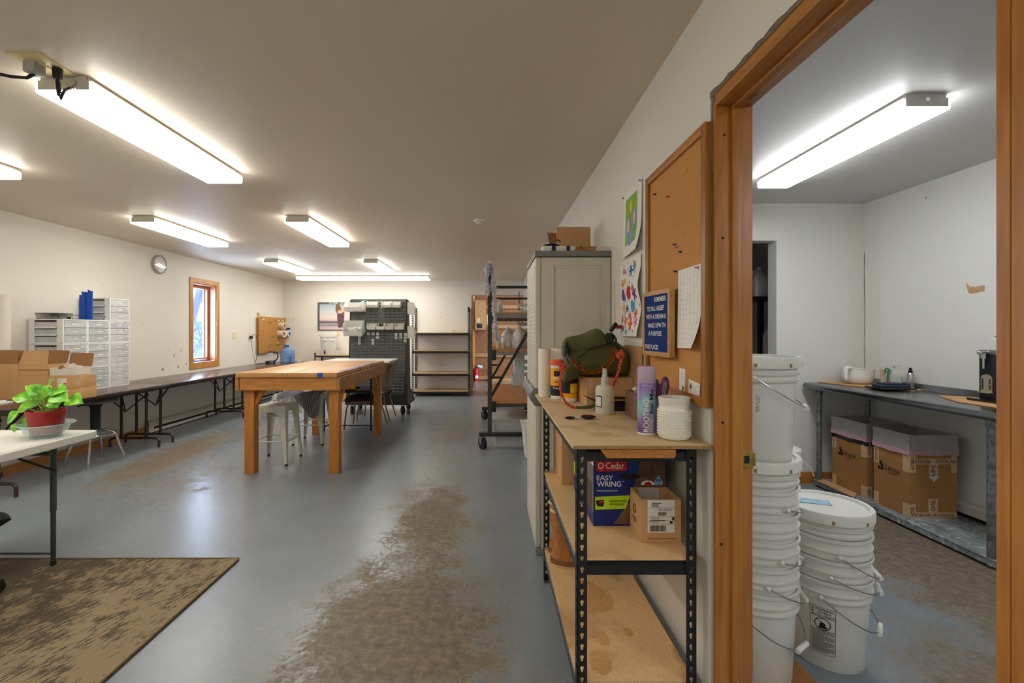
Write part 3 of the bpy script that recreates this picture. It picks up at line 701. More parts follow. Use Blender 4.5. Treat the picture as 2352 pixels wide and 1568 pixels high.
# ---------------------------------------------------------------- drawer units
M_frame = mat('milky white frame', S(232,232,234), .4, 0, .02)
M_drw = mat('clear drawer plastic', S(238,242,246), .2, 0, .03, 8, alpha=.42)
M_inside = mat('goods in drawers', S(226,218,204), .8, 0, .2, 26)
M_inside2 = mat('dark goods in drawers', S(140,150,164), .8, 0, .2, 26)
UW, UD, UH = .279, .34, .25
def drawer_unit(label, loc, seed=0):
    r = random.Random(seed); t = thing('drawer_unit', label, 'drawer unit', loc, 0, 'clear three drawer units on the folding table')
    mb = MB(); b_ = .014
    mb.box(0, UD, 0, UW, UH-b_, UH-.001, .004); mb.box(0, UD, 0, UW, 0, b_, .003)
    for y0, y1 in ((0, b_), (UW-b_, UW)):                     # open side frames with three slots
        mb.box(0, .055, y0, y1, b_, UH-b_); mb.box(UD-.06, UD, y0, y1, b_, UH-b_)
        for k in range(1, 3): z = b_+k*(UH-2*b_)/3; mb.box(.05, UD-.05, y0, y1, z-.007, z+.007)
    mb.box(0, .006, b_, UW-b_, b_, UH-b_)
    obj('frame', mb, M_frame, t)
    for k in range(3):
        z0 = b_+k*(UH-2*b_)/3+.002; z1 = b_+(k+1)*(UH-2*b_)/3-.002
        mb = MB(); mb.box(UD-.004, UD+.002, b_+.002, UW-b_-.002, z0, z1); mb.box(.02, UD-.004, b_+.002, b_+.004, z0, z1-.015); mb.box(.02, UD-.004, UW-b_-.004, UW-b_-.002, z0, z1-.015); mb.box(.02, UD-.004, b_+.002, UW-b_-.002, z0, z0+.002)
        d = obj('drawer', mb, M_drw, t)
        mb = MB(); mb.tube([(UD+.002, UW*.34, z1-.006), (UD+.010, UW*.40, z1-.014), (UD+.010, UW*.60, z1-.014), (UD+.002, UW*.66, z1-.006)], .0028, 6); obj('handle', mb, M_drw, d)
        mb = MB(); a = UW*r.uniform(.34, .42); mb.box(UD+.002, UD+.0032, a, a+UW*r.uniform(.2, .3), z0+.026, z0+.041)
        if r.random() < .6: q = UW*r.uniform(.72, .8); mb.box(UD+.002, UD+.0032, q, q+.03, z0+.045, z0+.060)
        obj('label_strip', mb, M_label, d)
        mb = MB(); mb.box(.03, UD-.008, UW*.38, UW*r.uniform(.78, .93), z0+.003, z0+r.uniform(.03, .055), .008); mb.box(.03, UD-.008, UW*.07, UW*.40, z0+.003, z0+r.uniform(.02, .05), .008); obj('contents', mb, M_inside if r.random() < .55 else M_inside2, d)
    return t
xs, zt = XL+.012, .745
rows = ['bottom', 'second from bottom', 'third from bottom', 'topmost']
cols = [(4.52, 3, 'in the column behind the cartons'), (4.80, 3, 'in the middle column'), (5.08, 4, 'in the tall column toward the window')]
sd_ = 0
for y, n, cl in cols:
    for k in range(n): sd_ += 1; drawer_unit(f'clear drawer unit, {rows[k]} {cl}', (xs, y, zt+k*UH), sd_)
# things on the units
zt3 = zt+3*UH
M_mesh = mat('black wire mesh', S(30,30,30), .5, .3, .05, alpha=.75)
tr = thing('mesh_tray', 'black wire mesh tray on the lower drawer units', 'tray', (XL+.06, 4.545, zt3)); mb = MB()
for k in range(21): x = k/20*.23; mb.tube([(x*.9+.01, 0, 0), (x, 0-.01, .055)], .0019, 4); mb.tube([(x*.9+.01, .14, 0), (x, .15, .055)], .0019, 4)
for k in range(6): q = k/5; mb.tube([(.01-.01*q, -.01*q, .055*q), (.217+.013*q, -.01*q, .055*q), (.217+.013*q, .14+.01*q, .055*q), (.01-.01*q, .14+.01*q, .055*q)], .0019, 4, closed=True)
for k in range(14): y = k/13*.14; mb.tube([(.01, y, .002), (.217, y, .002)], .0011, 4)
obj('mesh', mb, M_mesh, tr)
mb = MB(); mb.tube([(0, -.01, .056), (.23, -.01, .056), (.23, .15, .056), (0, .15, .056)], .0035, 6, closed=True); mb.tube([(.23, -.01, .056), (.236, -.01, .03), (.235, -.005, .003)], .004, 6); obj('rim', mb, M_black, tr)
tr2 = thing('wire_rack', 'thin black wire rack standing before the blue strips', 'rack', (XL+.30, 4.70, zt3)); mb = MB()
mb.tube([(-.28, -.01, .045), (.0, -.02, .045), (.02, .36, .045), (-.27, .36, .045)], .0022, 5, closed=True); mb.tube([(0, -.02, .045), (-.01, -.01, .003), (-.26, -.01, .003)], .002, 5); mb.tube([(.02, .36, .045), (.005, .35, .003), (-.01, -.01, .003)], .0035, 5); mb.tube([(.005, .35, .003), (-.26, .35, .003)], .002, 5)
obj('wire', mb, M_black, tr2)
mb = MB(); mb.box(0, .02, 0, .025, 0, .022, .003); tag(obj('black_clip', mb, M_gloss, loc=(XL+.21, 4.72, zt3)), 'tiny black block between the tray and blue strips', 'block')
M_bluep = mat('cobalt blue plastic', S(10,76,186), .35, 0, .05)
bs = thing('blue_dividers', 'cobalt blue plastic strips standing on the drawer units', 'dividers', (XL+.21, 4.86, zt3+.004))
for k, (dx, dy, hh) in enumerate(((0, 0, .265), (.03, -.006, .30), (.062, .004, .295), (.094, -.004, .315))):
    mb = MB(); mb.prism([(dx, dy, 0), (dx+.033, dy+.006, 0), (dx+.033, dy+.006, hh-.012), (dx, dy, hh)], (0, .004, 0)); mb.prism([(dx+.028, dy+.006, 0), (dx+.033, dy+.006, 0), (dx+.033, dy+.006, hh-.012), (dx+.028, dy+.006, hh-.010)], (0, .02, 0)); obj('strip', mb, M_bluep, bs)
mb = MB(); mb.lathe([(0, 0), (.053, 0), (.053, .96), (.012, .96), (.012, .94), (0, .94)], n=32); tag(obj('paper_roll', mb, mat('white paper roll', S(232,226,216), .75, 0, .02), loc=(-4.541, 4.2435, .7505)), 'tall white paper roll standing against the wall', 'paper roll')

# ---------------------------------------------------------------- cartons at the near end of that table
def open_carton(name, label, loc, w, d, h, flaps, rz=0, m=None, t_=.004):
    t = thing(name, label, 'cardboard box', loc, rz); m = m or M_card
    mb = MB(); mb.box(0, w, 0, t_, 0, h); mb.box(0, w, d-t_, d, 0, h); mb.box(0, t_, t_, d-t_, 0, h); mb.box(w-t_, w, t_, d-t_, 0, h); mb.box(t_, w-t_, t_, d-t_, 0, t_); obj('body', mb, m, t)
    for side, ln, a in flaps:                                 # a: opening angle from upright, outward positive
        s, c = math.sin(a)*ln, math.cos(a)*ln; mb = MB()
        if side == 'f': q = [(0, 0, h), (w, 0, h), (w*.86, -s, h+c), (w*.02, -s, h+c)]; v = (0, .004, 0)
        if side == 'F': q = [(0, 0, h), (w, 0, h), (w*.98, -s, h+c), (0, -s, h+c)]; v = (0, .004, 0)
        if side == 'b': q = [(0, d, h), (w, d, h), (w, d+s, h+c), (0, d+s, h+c)]; v = (0, -.004, 0)
        if side == 'l': q = [(0, 0, h), (0, d, h), (-s, d, h+c), (-s, 0, h+c)]; v = (.004, 0, 0)
        if side == 'r': q = [(w, 0, h), (w, d, h), (w+s, d, h+c), (w+s, 0, h+c)]; v = (-.004, 0, 0)
        mb.prism(q, v); obj('flap', mb, m if side == 'f' else M_cardd, t)
    return t
cb = open_carton('open_carton', 'open brown carton with a raised flap, right behind the pothos', (-4.335, 4.18, .7455), .27, .19, .322, [('f', .13, -.35), ('r', .12, .25), ('b', .12, .1)])
mb = MB(); mb.box(-.001, .277, -.0015, .0005, .262, .275); mb.box(0, .276, -.001, .0005, .22, .222); obj('score_line', mb, mat('cardboard crease', S(164,116,68), .8), cb)
cb = open_carton('open_carton', 'open brown carton cut by the photo edge, beside the other open carton', (-4.599, 4.18, .7455), .262, .125, .322, [('b', .12, .1), ('F', .13, .06)])
def small_carton(label, loc, w, d, h, lab):
    t = thing('small_carton', label, 'cardboard box', loc); mb = MB(); mb.box(0, w, 0, d, 0, h, .002); obj('body', mb, M_card, t)
    mb = MB(); mb.box(-.0006, .02, -.0008, .03, h*.2, h*.8); mb.box(w-.03, w+.0006, -.0008, .03, h*.2, h*.85); obj('packing_tape', mb, M_tape, t)
    mb = MB(); mb.box(*lab, -.0012, 0, h*.22, h*.78); l = obj('shipping_label', mb, M_label, t)
    q = (lab[1]-lab[0]); r = random.Random(3); mb = MB()
    for k in range(5): mb.box(lab[0]+q*.08, lab[0]+q*r.uniform(.35, .6), -.0016, -.0012, h*(.68-.09*k), h*(.70-.09*k))
    obj('fine_print', mb, mat('grey ink', S(120,118,112), .8), l)
    return t, l
c1, _ = small_carton('flat brown carton with a white label, lower of the two beside the pothos leaves', (-4.062, 4.175, .7455), .285, .19, .10, (.10, .185))
c2, l2 = small_carton('flat brown carton with a white and red label, upper of the pair', (-4.060, 4.18, .847), .275, .19, .115, (.085, .17))
mb = MB(); mb.box(.135, .165, -.0018, -.0012, .03, .05); obj('red_mark', mb, mat('red ink', S(214,70,60), .7), l2)
wc = thing('mailer_box', 'white mailer box with its brown lid raised, on the two flat cartons', 'cardboard box', (-4.058, 4.19, .963)); M_wcard = mat('white cardboard', S(214,206,192), .8, 0, .03)
mb = MB(); mb.box(0, .24, 0, .003, 0, .06); mb.box(0, .24, .157, .16, 0, .075); mb.box(0, .003, .003, .157, 0, .07); mb.box(.237, .24, .003, .157, 0, .07); mb.box(0, .24, .003, .157, 0, .003); obj('body', mb, M_wcard, wc)
mb = MB(); mb.prism([(.03, .158, .07), (.25, .158, .07), (.255, .175, .185), (.245, .178, .20), (.04, .178, .20), (.03, .175, .185)], (0, .004, 0)); obj('lid', mb, M_cardd, wc)
tape_roll('masking tape roll standing in the white mailer box', (-3.982, 4.23, 1.013), .042, .045, (0, 1, 0), .034, m=mat('kraft tape', S(206,176,120), .5))
mb = MB(); r = random.Random(9)
mb.grid(lambda u, v: (.12+(u-.5)*.2+.01*math.sin(9*v), .09+(v-.5)*.12, .05+.05*math.sin(PI*u)*math.sin(PI*v)+.012*math.sin(17*u+3)*math.cos(13*v)), 14, 10)
o = obj('plastic_wrap', mb, mat('crinkled clear film', S(228,224,216), .15, 0, .05, 40, alpha=.5), loc=(-4.058, 4.19, .968)); tag(o, 'crinkled clear plastic film spilling from the white mailer box', 'plastic film')
mb = MB(); mb.box(0, .115, 0, .09, 0, .36, .004); mb.box(.045, .05, -.001, 0, .02, .36); tag(obj('metal_bin', mb, M_galv, loc=(-4.585, 4.43, .745)), 'grey galvanised box behind the open cartons', 'metal box')
mb = MB(); mb.box(0, .30, 0, .22, 0, .018, .003); mb.box(.02, .26, .01, .2, .018, .03); tag(obj('paper_stack', mb, [M_label], loc=(-4.45, 3.74, .7455)), 'low stack of papers and boards at the table edge', 'papers')
mb = MB(); mb.box(0, .36, 0, .12, 0, .012, .002); tag(obj('wooden_board', mb, M_pinex, loc=(-4.13, 3.98, .7455)), 'thin wooden board lying behind the pothos', 'board')

# lab stool under the table
st = thing('lab_stool', 'chrome round-seat lab stool tucked under the dark folding table', 'stool', (-4.13, 4.76, 0))
mb = MB(); mb.lathe([(0, .622), (.14, .622), (.19, .630), (.197, .646), (.19, .664), (.17, .670), (0, .672)], n=40); obj('seat', mb, mat('dark seat vinyl', S(120,104,88), .4, 0, .05), st)
mb = MB(); mb.lathe([(0, .35), (.04, .35), (.043, .39), (.043, .57), (.058, .60), (.06, .622), (0, .622)], n=20); mb.tube([(-.03, -.02, .60), (-.10, -.04, .605), (-.14, -.05, .59)], .008, 6); obj('gas_column', mb, M_rubber, st)
mb = MB(); mb.cyl((0, 0, .30), (0, 0, .36), .028, n=16); mb.tube([(math.cos(2*PI*k/36)*.165, math.sin(2*PI*k/36)*.165, .30) for k in range(36)], .011, 8, closed=True)
for k in range(4): a = PI/4*.62+k*PI/2; mb.tube([(math.cos(a)*.02, math.sin(a)*.02, .34), (math.cos(a)*.1, math.sin(a)*.1, .33), (math.cos(a)*.165, math.sin(a)*.165, .30)], .011, 8)
obj('foot_ring', mb, M_chrome, st)
for k in range(4):
    a = PI/4*.62+k*PI/2; c, s = math.cos(a), math.sin(a)
    mb = MB(); mb.tube([(c*.165, s*.165, .30), (c*.20, s*.20, .16), (c*.235, s*.235, .07), (c*.24, s*.24, .004)], .0125, 8); obj('leg', mb, M_chrome, st)
# ---------------------------------------------------------------- near left: rug, white table, pothos, office chair
def rugmat():
    m, nt, b = nodes('woven rug')
    v0 = coords(nt, (1, 1, 1), (0, 0, -1.19)); mp_ = N(nt, 'ShaderNodeMapping'); mp_.inputs['Scale'].default_value = (16, 78, 1); nt.links.new(v0, mp_.inputs['Vector']); v = mp_.outputs['Vector']; n1 = N(nt, 'ShaderNodeTexNoise', Scale=1.0, Detail=4.0, Roughness=.7); nt.links.new(v, n1.inputs['Vector'])
    n2 = N(nt, 'ShaderNodeTexNoise', Scale=6.5, Detail=4.0); nt.links.new(coords(nt), n2.inputs['Vector'])
    n3 = N(nt, 'ShaderNodeTexWave', Scale=105.0, bands_direction='Y'); nt.links.new(coords(nt), n3.inputs['Vector'])
    a = N(nt, 'ShaderNodeMath', operation='MULTIPLY_ADD'); nt.links.new(n2.outputs['Fac'], a.inputs[0]); a.inputs[1].default_value = .62; nt.links.new(n1.outputs['Fac'], a.inputs[2])
    sp = N(nt, 'ShaderNodeSeparateXYZ'); nt.links.new(coords(nt), sp.inputs[0])
    mr = N(nt, 'ShaderNodeMapRange'); mr.inputs['From Min'].default_value = -1.3; mr.inputs['From Max'].default_value = -.05; mr.inputs['To Min'].default_value = -.10; mr.inputs['To Max'].default_value = .10; nt.links.new(sp.outputs['X'], mr.inputs['Value'])
    a2 = N(nt, 'ShaderNodeMath', operation='ADD'); nt.links.new(a.outputs[0], a2.inputs[0]); nt.links.new(mr.outputs['Result'], a2.inputs[1])
    col = ramp(nt, a2.outputs[0], [(.0, S(66,58,50)), (.99, S(66,58,50)), (1.0, S(168,140,100))])
    r = nt.nodes[-1]
    sc = N(nt, 'ShaderNodeMath', operation='SUBTRACT'); nt.links.new(a2.outputs[0], sc.inputs[0]); sc.inputs[1].default_value = .31
    col = ramp(nt, sc.outputs[0], [(.50, S(66,61,56)), (.535, S(156,138,110))])
    col = mix(nt, .28, col, ramp(nt, n3.outputs['Fac'], [(.2, S(86,76,62)), (.7, S(172,152,120))]))
    nt.links.new(col, b.inputs['Base Color']); b.inputs['Roughness'].default_value = .95; b.inputs['Specular IOR Level'].default_value = .1
    bumpy(nt, b, n3.outputs['Fac'], .5, .004); return m
rg = thing('area_rug', 'flat woven area rug, beige flecked with charcoal, on the blue-grey floor', 'rug', (-1.505, 2.72, 0)); rw, rd = 2.4, 1.9
mb = MB(); mb.grid(lambda u, v: (-rw*(1-u), -rd*(1-v), .006+.0015*math.sin(u*23)*math.sin(v*17)+(.004*math.exp(-((1-u)*rw)**2/.004))), 60, 50, .005); obj('pile', mb, rugmat(), rg)
mb = MB(); mb.tube([(-rw, 0, .006), (-.01, .004, .007), (0, 0, .010), (.004, -.01, .009), (0, -rd, .007)], .0055, 6); obj('bound_edge', mb, mat('rug binding', S(112,92,66), .95, 0, .15, 60), rg)

wt = thing('plastic_table', 'white plastic folding table with grey legs, pothos on top', 'table', (-2.47, 2.875, 0)); z = .745
mb = MB()
prof = [(-.76, -.001), (-.03, -.001), (-.009, -.009), (-.001, -.03), (-.001, -1.80), (-.03, -1.83), (-.73, -1.83), (-.76, -1.80), (-.76, -.03)]
mb.prism([(x, y, z-.048) for x, y in prof], (0, 0, .048)); obj('table_top', mb, mat('speckled white plastic', S(216,216,210), .45, 0, .03, 60, .05), wt, bev=.006)
mb = MB(); mb.tube([(-.02, -1.8, z+.0002), (-.02, -.035, z+.0002), (-.03, -.022, z+.0002), (-.74, -.022, z+.0002)], .0016, 4); obj('edge_groove', mb, mat('groove grey', S(170,170,166), .6), wt)
M_gleg = mat('dark grey leg', S(70,72,70), .4, .2, .06)
for yl in (-.23, -1.55):
    for xl in (-.07, -.69):
        mb = MB(); mb.cyl((xl, yl, .33), (xl, yl, z-.05), .0155, n=14); mb.cyl((xl, yl, .02), (xl, yl, .34), .0128, n=14); mb.cyl((xl, yl, .325), (xl, yl, .331), .0165, n=14); l = obj('leg', mb, M_gleg, wt)
        mb = MB(); mb.cyl((xl, yl, .013), (xl, yl, .034), .0142, n=14); obj('foot_cap', mb, M_rubber, l)
    mb = MB(); mb.cyl((-.69, yl, .075), (-.07, yl, .075), .0065, n=10); mb.cyl((-.69, yl, z-.09), (-.07, yl, z-.09), .012, n=10); obj('cross_bar', mb, M_gleg, wt)
    for o_ in (0, .012):
        mb = MB(); mb.bar((-.07-.03+.055, yl-.0-o_, z-.19), (-.17, yl-.16-o_, z-.05), .012, .006); obj('leg_brace', mb, M_gloss, wt)
bx, by = -2.62, 2.685
bw = thing('glass_bowl', 'clear glass baking bowl holding the red plant pot', 'bowl', (bx, by, z+.002))
mb = MB(); mb.lathe([(0, .004), (.066, .004), (.080, .010), (.098, .032), (.110, .060), (.127, .072), (.131, .075), (.128, .078), (.108, .066), (.094, .036), (.076, .016), (0, .010)], n=48); obj('bowl_body', mb, mat('bowl glass', S(206,232,228), .03, 0, .01, alpha=.27), bw)
mb = MB(); mb.tube([(math.cos(2*PI*k/48)*.130, math.sin(2*PI*k/48)*.130, .0765) for k in range(48)], .0028, 6, closed=True); mb.tube([(math.cos(2*PI*k/48)*.072, math.sin(2*PI*k/48)*.072, .004) for k in range(48)], .003, 6, closed=True); obj('rim', mb, mat('glass edge', S(170,216,212), .05, 0, .02, alpha=.6), bw)
pp = thing('pothos_plant', 'green pothos in a red plastic pot, standing in the glass bowl', 'plant', (bx, by, z+.013))
mb = MB(); mb.lathe([(0, 0), (.066, 0), (.069, .003), (.074, .03), (.079, .06), (.0805, .062), (.087, .122), (.0905, .124), (.092, .146), (.088, .146), (.084, .12), (.07, .02), (0, .02)], n=40); obj('pot', mb, mat('red plastic pot', S(158,34,32), .4, 0, .06), pp)
mb = MB(); mb.lathe([(0, .128), (.085, .126)], n=24); obj('soil', mb, mat('potting soil', S(60,44,30), .95, 0, .4, 60), pp)
def leafmat():
    m, nt, b = nodes('pothos leaf'); v = coords(nt, (30, 30, 30))
    n1 = N(nt, 'ShaderNodeTexNoise', Scale=1.0, Detail=3.0); nt.links.new(v, n1.inputs['Vector'])
    nt.links.new(ramp(nt, n1.outputs['Fac'], [(.30, S(64,150,26)), (.52, S(116,196,40)), (.74, S(192,226,84))]), b.inputs['Base Color'])
    b.inputs['Roughness'].default_value = .35; b.inputs['Subsurface Weight'].default_value = 0; return m
M_leaf = leafmat(); M_stem = mat('pothos stem', S(138,176,70), .5, 0, .1)
# leaf: base offset in picture pixels from the bowl's foot, size, heading and droop, turned into metres at the pot's depth
k_ = by/F; leaves = [(-30,-92,30,178,.35), (-18,-98,28,205,.1), (-48,-72,34,190,-.5), (-56,-58,32,215,-.9), (-36,-42,34,200,-.8), (-10,-55,36,300,-.6), (-8,-99,40,165,.2), (14,-103,34,20,.1), (8,-118,24,60,.5), (26,-108,36,12,.2),
     (34,-100,40,352,-.2), (52,-88,38,8,-.25), (22,-84,24,330,-.3), (2,-92,34,95,.2), (12,-92,30,280,.2), (-24,-84,26,240,.1), (-2,-106,30,130,.3), (30,-90,22,20,-.4), (-40,-90,24,150,.2), (6,-100,28,40,.0), (-52,-34,18,262,-1.2)]
mbL, mbS = MB(), MB(); rl = random.Random(21)
for dx, dy, sz, ang, dr in leaves:
    p = Vector((dx*k_, rl.uniform(-.05, .05), -dy*k_-.02)); L_ = sz*k_*.98; a = math.radians(ang)
    d = Vector((math.cos(a)*.93, -.35, math.sin(a)*.5+dr*.45)).normalized(); side = d.cross(Vector((0, -.75, .66))).normalized(); up = side.cross(d)
    def fn(u, v, p=p, d=d, side=side, up=up, L_=L_, dr=dr):
        w = math.sin(PI*min(1, u**.72))*(.42+.12*(1-u))*L_; s = (v-.5)*2
        q = p+d*(u*L_-(.12*L_*abs(s)*(1-u)**2))+side*(s*w)+up*(abs(s)*.22*w-u*u*L_*(.25-.1*dr)); return q
    mbL.grid(fn, 9, 6, .0012)
    b0 = Vector((rl.uniform(-.03, .03), rl.uniform(-.03, .03), .125)); mid = (b0+p)/2+Vector((0, 0, .03)); mbS.tube([b0, mid, p], .0026, 5, rs=[.0032, .0028, .0022])
obj('foliage', mbL, M_leaf, pp); obj('stems', mbS, M_stem, pp)

oc = thing('office_chair', 'black office chair at the photo edge under the white table', 'chair', (-2.63, 2.08, 0)); M_fab = mat('black mesh fabric', S(30,30,32), .9, 0, .25, 160, .3)
mb = MB(); mb.grid(lambda u, v: ((u-.5)*.48*(1-.12*(2*v-1)**4), (v-.5)*.5*(1-.12*(2*u-1)**4), .475-.03*((2*u-1)**6+(2*v-1)**6)), 16, 16, .075); obj('seat', mb, M_fab, oc)
mb = MB(); mb.cyl((0, 0, .14), (0, 0, .40), .028, n=14); obj('gas_column', mb, M_rubber, oc)
for k in range(5):
    a = 1.28+2*PI*k/5; c, s = math.cos(a), math.sin(a); mb = MB(); mb.bar((0, 0, .13), (c*.28, s*.28, .085), .045, .035, bev=.008); l = obj('base_arm', mb, M_gloss, oc)
    mb = MB(); mb.cyl((c*.28-.02*s, s*.28+.02*c, .044), (c*.28+.02*s, s*.28-.02*c, .044), .030, n=16); mb.box(c*.28-.022, c*.28+.022, s*.28-.022, s*.28+.022, .05, .082, .01); obj('caster', mb, M_rubber, l)
for s in (1, -1):
    mb = MB(); mb.tube([(.20*s, -.02, .42), (.27*s, -.02, .45), (.275*s, -.0, .655)], .014, 8); a_ = obj('arm_post', mb, M_gloss, oc)
    mb = MB(); mb.box(.235*s-.035, .235*s+.035, -.13, .13, .655, .690, .012); obj('arm_rest', mb, M_rubber, a_)
mb = MB(); mb.grid(lambda u, v: ((u-.5)*.46, -.26-.05*v+.04*(2*u-1)**2, .50+v*.18), 10, 8, .03); obj('backrest', mb, M_fab, oc)

# ---------------------------------------------------------------- wooden work table
M_ply = wood('table plywood', S(184,132,70), S(212,162,96), 'y', .35, 5, 8, knots=False)
M_lum = wood('table lumber', S(172,106,38), S(210,146,70), 'x', .45, 6, 12)
M_lumz = wood('table lumber upright', S(164,96,30), S(202,134,58), 'z', .45, 6, 12)
M_lumy = wood('table side board', S(150,100,52), S(184,130,76), 'y', .5, 6, 9)
tb = thing('work_table', 'big wooden work table on four posts with a hinged side leaf', 'table', (-1.935, 4.30, 0)); zt_ = .975; L = 1.9
mb = MB(); mb.box(-.475, .018, 0, L, zt_-.04, zt_, .002); obj('table_top', mb, M_ply, tb)
mb = MB(); mb.box(.021, .485, 0, L, zt_-.04, zt_, .002); o = obj('table_leaf', mb, M_ply, tb)
mb = MB(); mb.box(.30, .352, -.0012, 0, zt_-.041, zt_+.001); mb.box(.445, .475, .18, L-.45, zt_, zt_+.0012); obj('painters_tape', mb, mat('blue tape', S(22,86,190), .6, 0, .15, 25), o, )
mb = MB(); mb.box(.485, .487, .75, .80, zt_-.035, zt_-.01); mb.box(.485, .487, 1.25, 1.30, zt_-.035, zt_-.01); obj('hinge', mb, M_bracket, o)
mb = MB(); mb.box(-.445, .475, .022, .062, .808, zt_-.04, .002); obj('apron', mb, M_lum, tb)
mb = MB(); mb.box(-.445, .475, L-.062, L-.022, .808, zt_-.04, .002); obj('apron', mb, M_lum, tb)
for x in (-.485+.0, .440+.036): mb = MB(); mb.box(x-.003, x+.032, .02, L-.02, .808, zt_-.045, .002); obj('apron', mb, M_lumy, tb)
for x in (-.43, .385):
    for y in (.075, L-.165):
        mb = MB(); mb.box(x, x+.092, y, y+.092, 0, .935, .003); l = obj('leg', mb, M_lumz, tb)
        mb = MB(); s = 1 if x < 0 else -1; cx = x+.046+s*.046; mb.prism([(cx, y+.03, .64), (cx, y+.03, .71), (cx+s*.05, y+.03, .807), (cx+s*.095, y+.03, .807)], (0, .038, 0))
        if x < 0: obj('knee_brace', mb, M_lumz, l)
        mb = MB(); s2 = 1 if y < 1 else -1; cy = y+.046+s2*.05; mb.prism([(x+.03, cy, .58), (x+.03, cy, .66), (x+.03, cy+s2*.13, .80), (x+.03, cy+s2*.20, .80)], (.038, 0, 0)); obj('knee_brace', mb, M_lumz, l)

# metal stools
M_stool = mat('cream white metal', S(206,206,190), .35, .1, .04)
def metal_stool(label, x, y, rz=0):
    t = thing('metal_stool', label, 'stool', (x, y, 0), rz, 'white metal stools under the work table'); hz = .61; a, b_ = .148, .186
    mb = MB(); mb.box(-.15, .15, -.15, .15, hz-.028, hz, .014); mb.box(-.153, .153, -.153, .153, hz-.075, hz-.012, .012); obj('seat', mb, M_stool, t)
    mb = MB(); mb.box(-.03, .03, -.008, .008, hz+.0002, hz+.001); obj('grip_slot', mb, M_ink, t)
    for sx_ in (-1, 1):
        for sy_ in (-1, 1):
            def pt(z, off=0, oy=0): k = a+(b_-a)*(hz-z)/hz; return (k-off, k-oy)
            mb = MB(); w0, w1 = .075, .026
            for flip in (0, 1):
                def q(u, z, flip=flip):
                    c = a+.003+(b_-a)*(hz-z)/hz; w = w1+(w0-w1)*max(0, (z-.05)/(hz-.05))**1.0
                    px, py = c-u*w, c
                    return (sx_*(py if flip else px), sy_*(px if flip else py), z)
                mb.grid(lambda u, v, q=q: q(u, .02+v*(hz-.07)), 3, 8, .004)
            l = obj('leg', mb, M_stool, t)
            mb = MB(); c = a+.003+(b_-a); mb.box(sx_*c-(.024 if sx_ > 0 else -.001), sx_*c+(.001 if sx_ > 0 else .024), sy_*c-(.024 if sy_ > 0 else -.001), sy_*c+(.001 if sy_ > 0 else .024), 0, .022, .003); obj('rubber_foot', mb, M_rubber, l)
    kz = .24; k = a+(b_-a)*(hz-kz)/hz
    for p0, p1 in (((-k, -k), (k, -k)), ((k, -k), (k, k)), ((k, k), (-k, k)), ((-k, k), (-k, -k))): mb = MB(); mb.cyl((p0[0], p0[1], kz), (p1[0], p1[1], kz), .008, n=10); obj('rung', mb, M_stool, t)
    k = a+(b_-a)*.2; mb = MB(); mb.bar((-k, -k, .48), (k, k, .49), .022, .004); mb.bar((-k, k, .48), (k, -k, .47), .022, .004); obj('cross_strap', mb, M_stool, t)
    return t
metal_stool('cream metal stool under the near end of the work table', -2.255, 4.815)
metal_stool('cream metal stool half covered by the striped towel', -2.20, 5.66)
def towelmat():
    m, nt, b = nodes('striped towel'); wv = N(nt, 'ShaderNodeTexWave', Scale=17.0, bands_direction='X', Distortion=.6); nt.links.new(coords(nt), wv.inputs['Vector'])
    nt.links.new(ramp(nt, wv.outputs['Fac'], [(.42, S(70,72,92)), (.55, S(150,148,152))]), b.inputs['Base Color']); b.inputs['Roughness'].default_value = .95; return m
tw = thing('striped_towel', 'grey and white striped towel with fringe draped over a stool', 'towel', (-2.22, 5.42, .614))
def tf_(u, v):
    x = -.33+u*.50; s = v*.52
    z = .012+.010*math.sin(u*9+v*4)+.006*math.sin(u*21)
    y = .27-s
    if s > .20:
        d = s-.20; y = .07-.02*math.sin(d*8)-d*.22; z -= d*.84*(.16+.84*min(1, max(0, (u-.42)*2.6)))+.006*math.sin(u*16)
    if u < .30: z -= 0.02*(.3-u)
    return (x+.01*math.sin(v*9), y, z)
mb = MB(); mb.grid(tf_, 36, 24, .004); obj('cloth', mb, towelmat(), tw)
mb = MB(); r = random.Random(4)
for k in range(26):
    p = Vector(tf_(k/25*.62, 1)); mb.tube([p, p+Vector((r.uniform(-.02, .02), -.015, -.03)), p+Vector((r.uniform(-.03, .03), -.02, -.07))], .004, 5)
for k in range(22):
    p = Vector(tf_(0, k/21)); mb.tube([p, p+Vector((-.03, r.uniform(-.01, .01), -.012)), p+Vector((-.06, r.uniform(-.02, .02), -.035))], .004, 5)
obj('fringe', mb, mat('towel fringe', S(206,202,192), .95, 0, .1), tw)

# white topped table with black frame behind the work table
bt = thing('white_top_table', 'white topped table on a thin black frame behind the work table', 'table', (-1.86, 6.25, 0))
mb = MB(); mb.box(-.47, .475, 0, .62, .937, .967, .01); obj('table_top', mb, M_white, bt)
for x in (-.44, .21):
    for y in (.05, .57):
        mb = MB(); mb.box(x-.011, x+.011, y-.011, y+.011, 0, .937); obj('leg', mb, M_black, bt)
    mb = MB(); mb.box(x-.009, x+.009, .05, .57, .04, .058); obj('foot_rail', mb, M_black, bt)
for q in ((.04, .056, .065, .08), (.04, .06, .525, .545), (.56, .58, .525, .545)): mb = MB(); mb.box(-.44, .21, *q); obj('cross_rail', mb, M_black, bt)
mb = MB(); mb.box(-.44, .21, .05, .57, .545, .553); obj('shelf', mb, M_gloss, bt)
dr = thing('cordless_drill', 'yellow and black cordless drill on the black frame shelf', 'drill', (-1.95, 6.36, .5535)); M_yel = mat('tool yellow', S(238,178,20), .4)
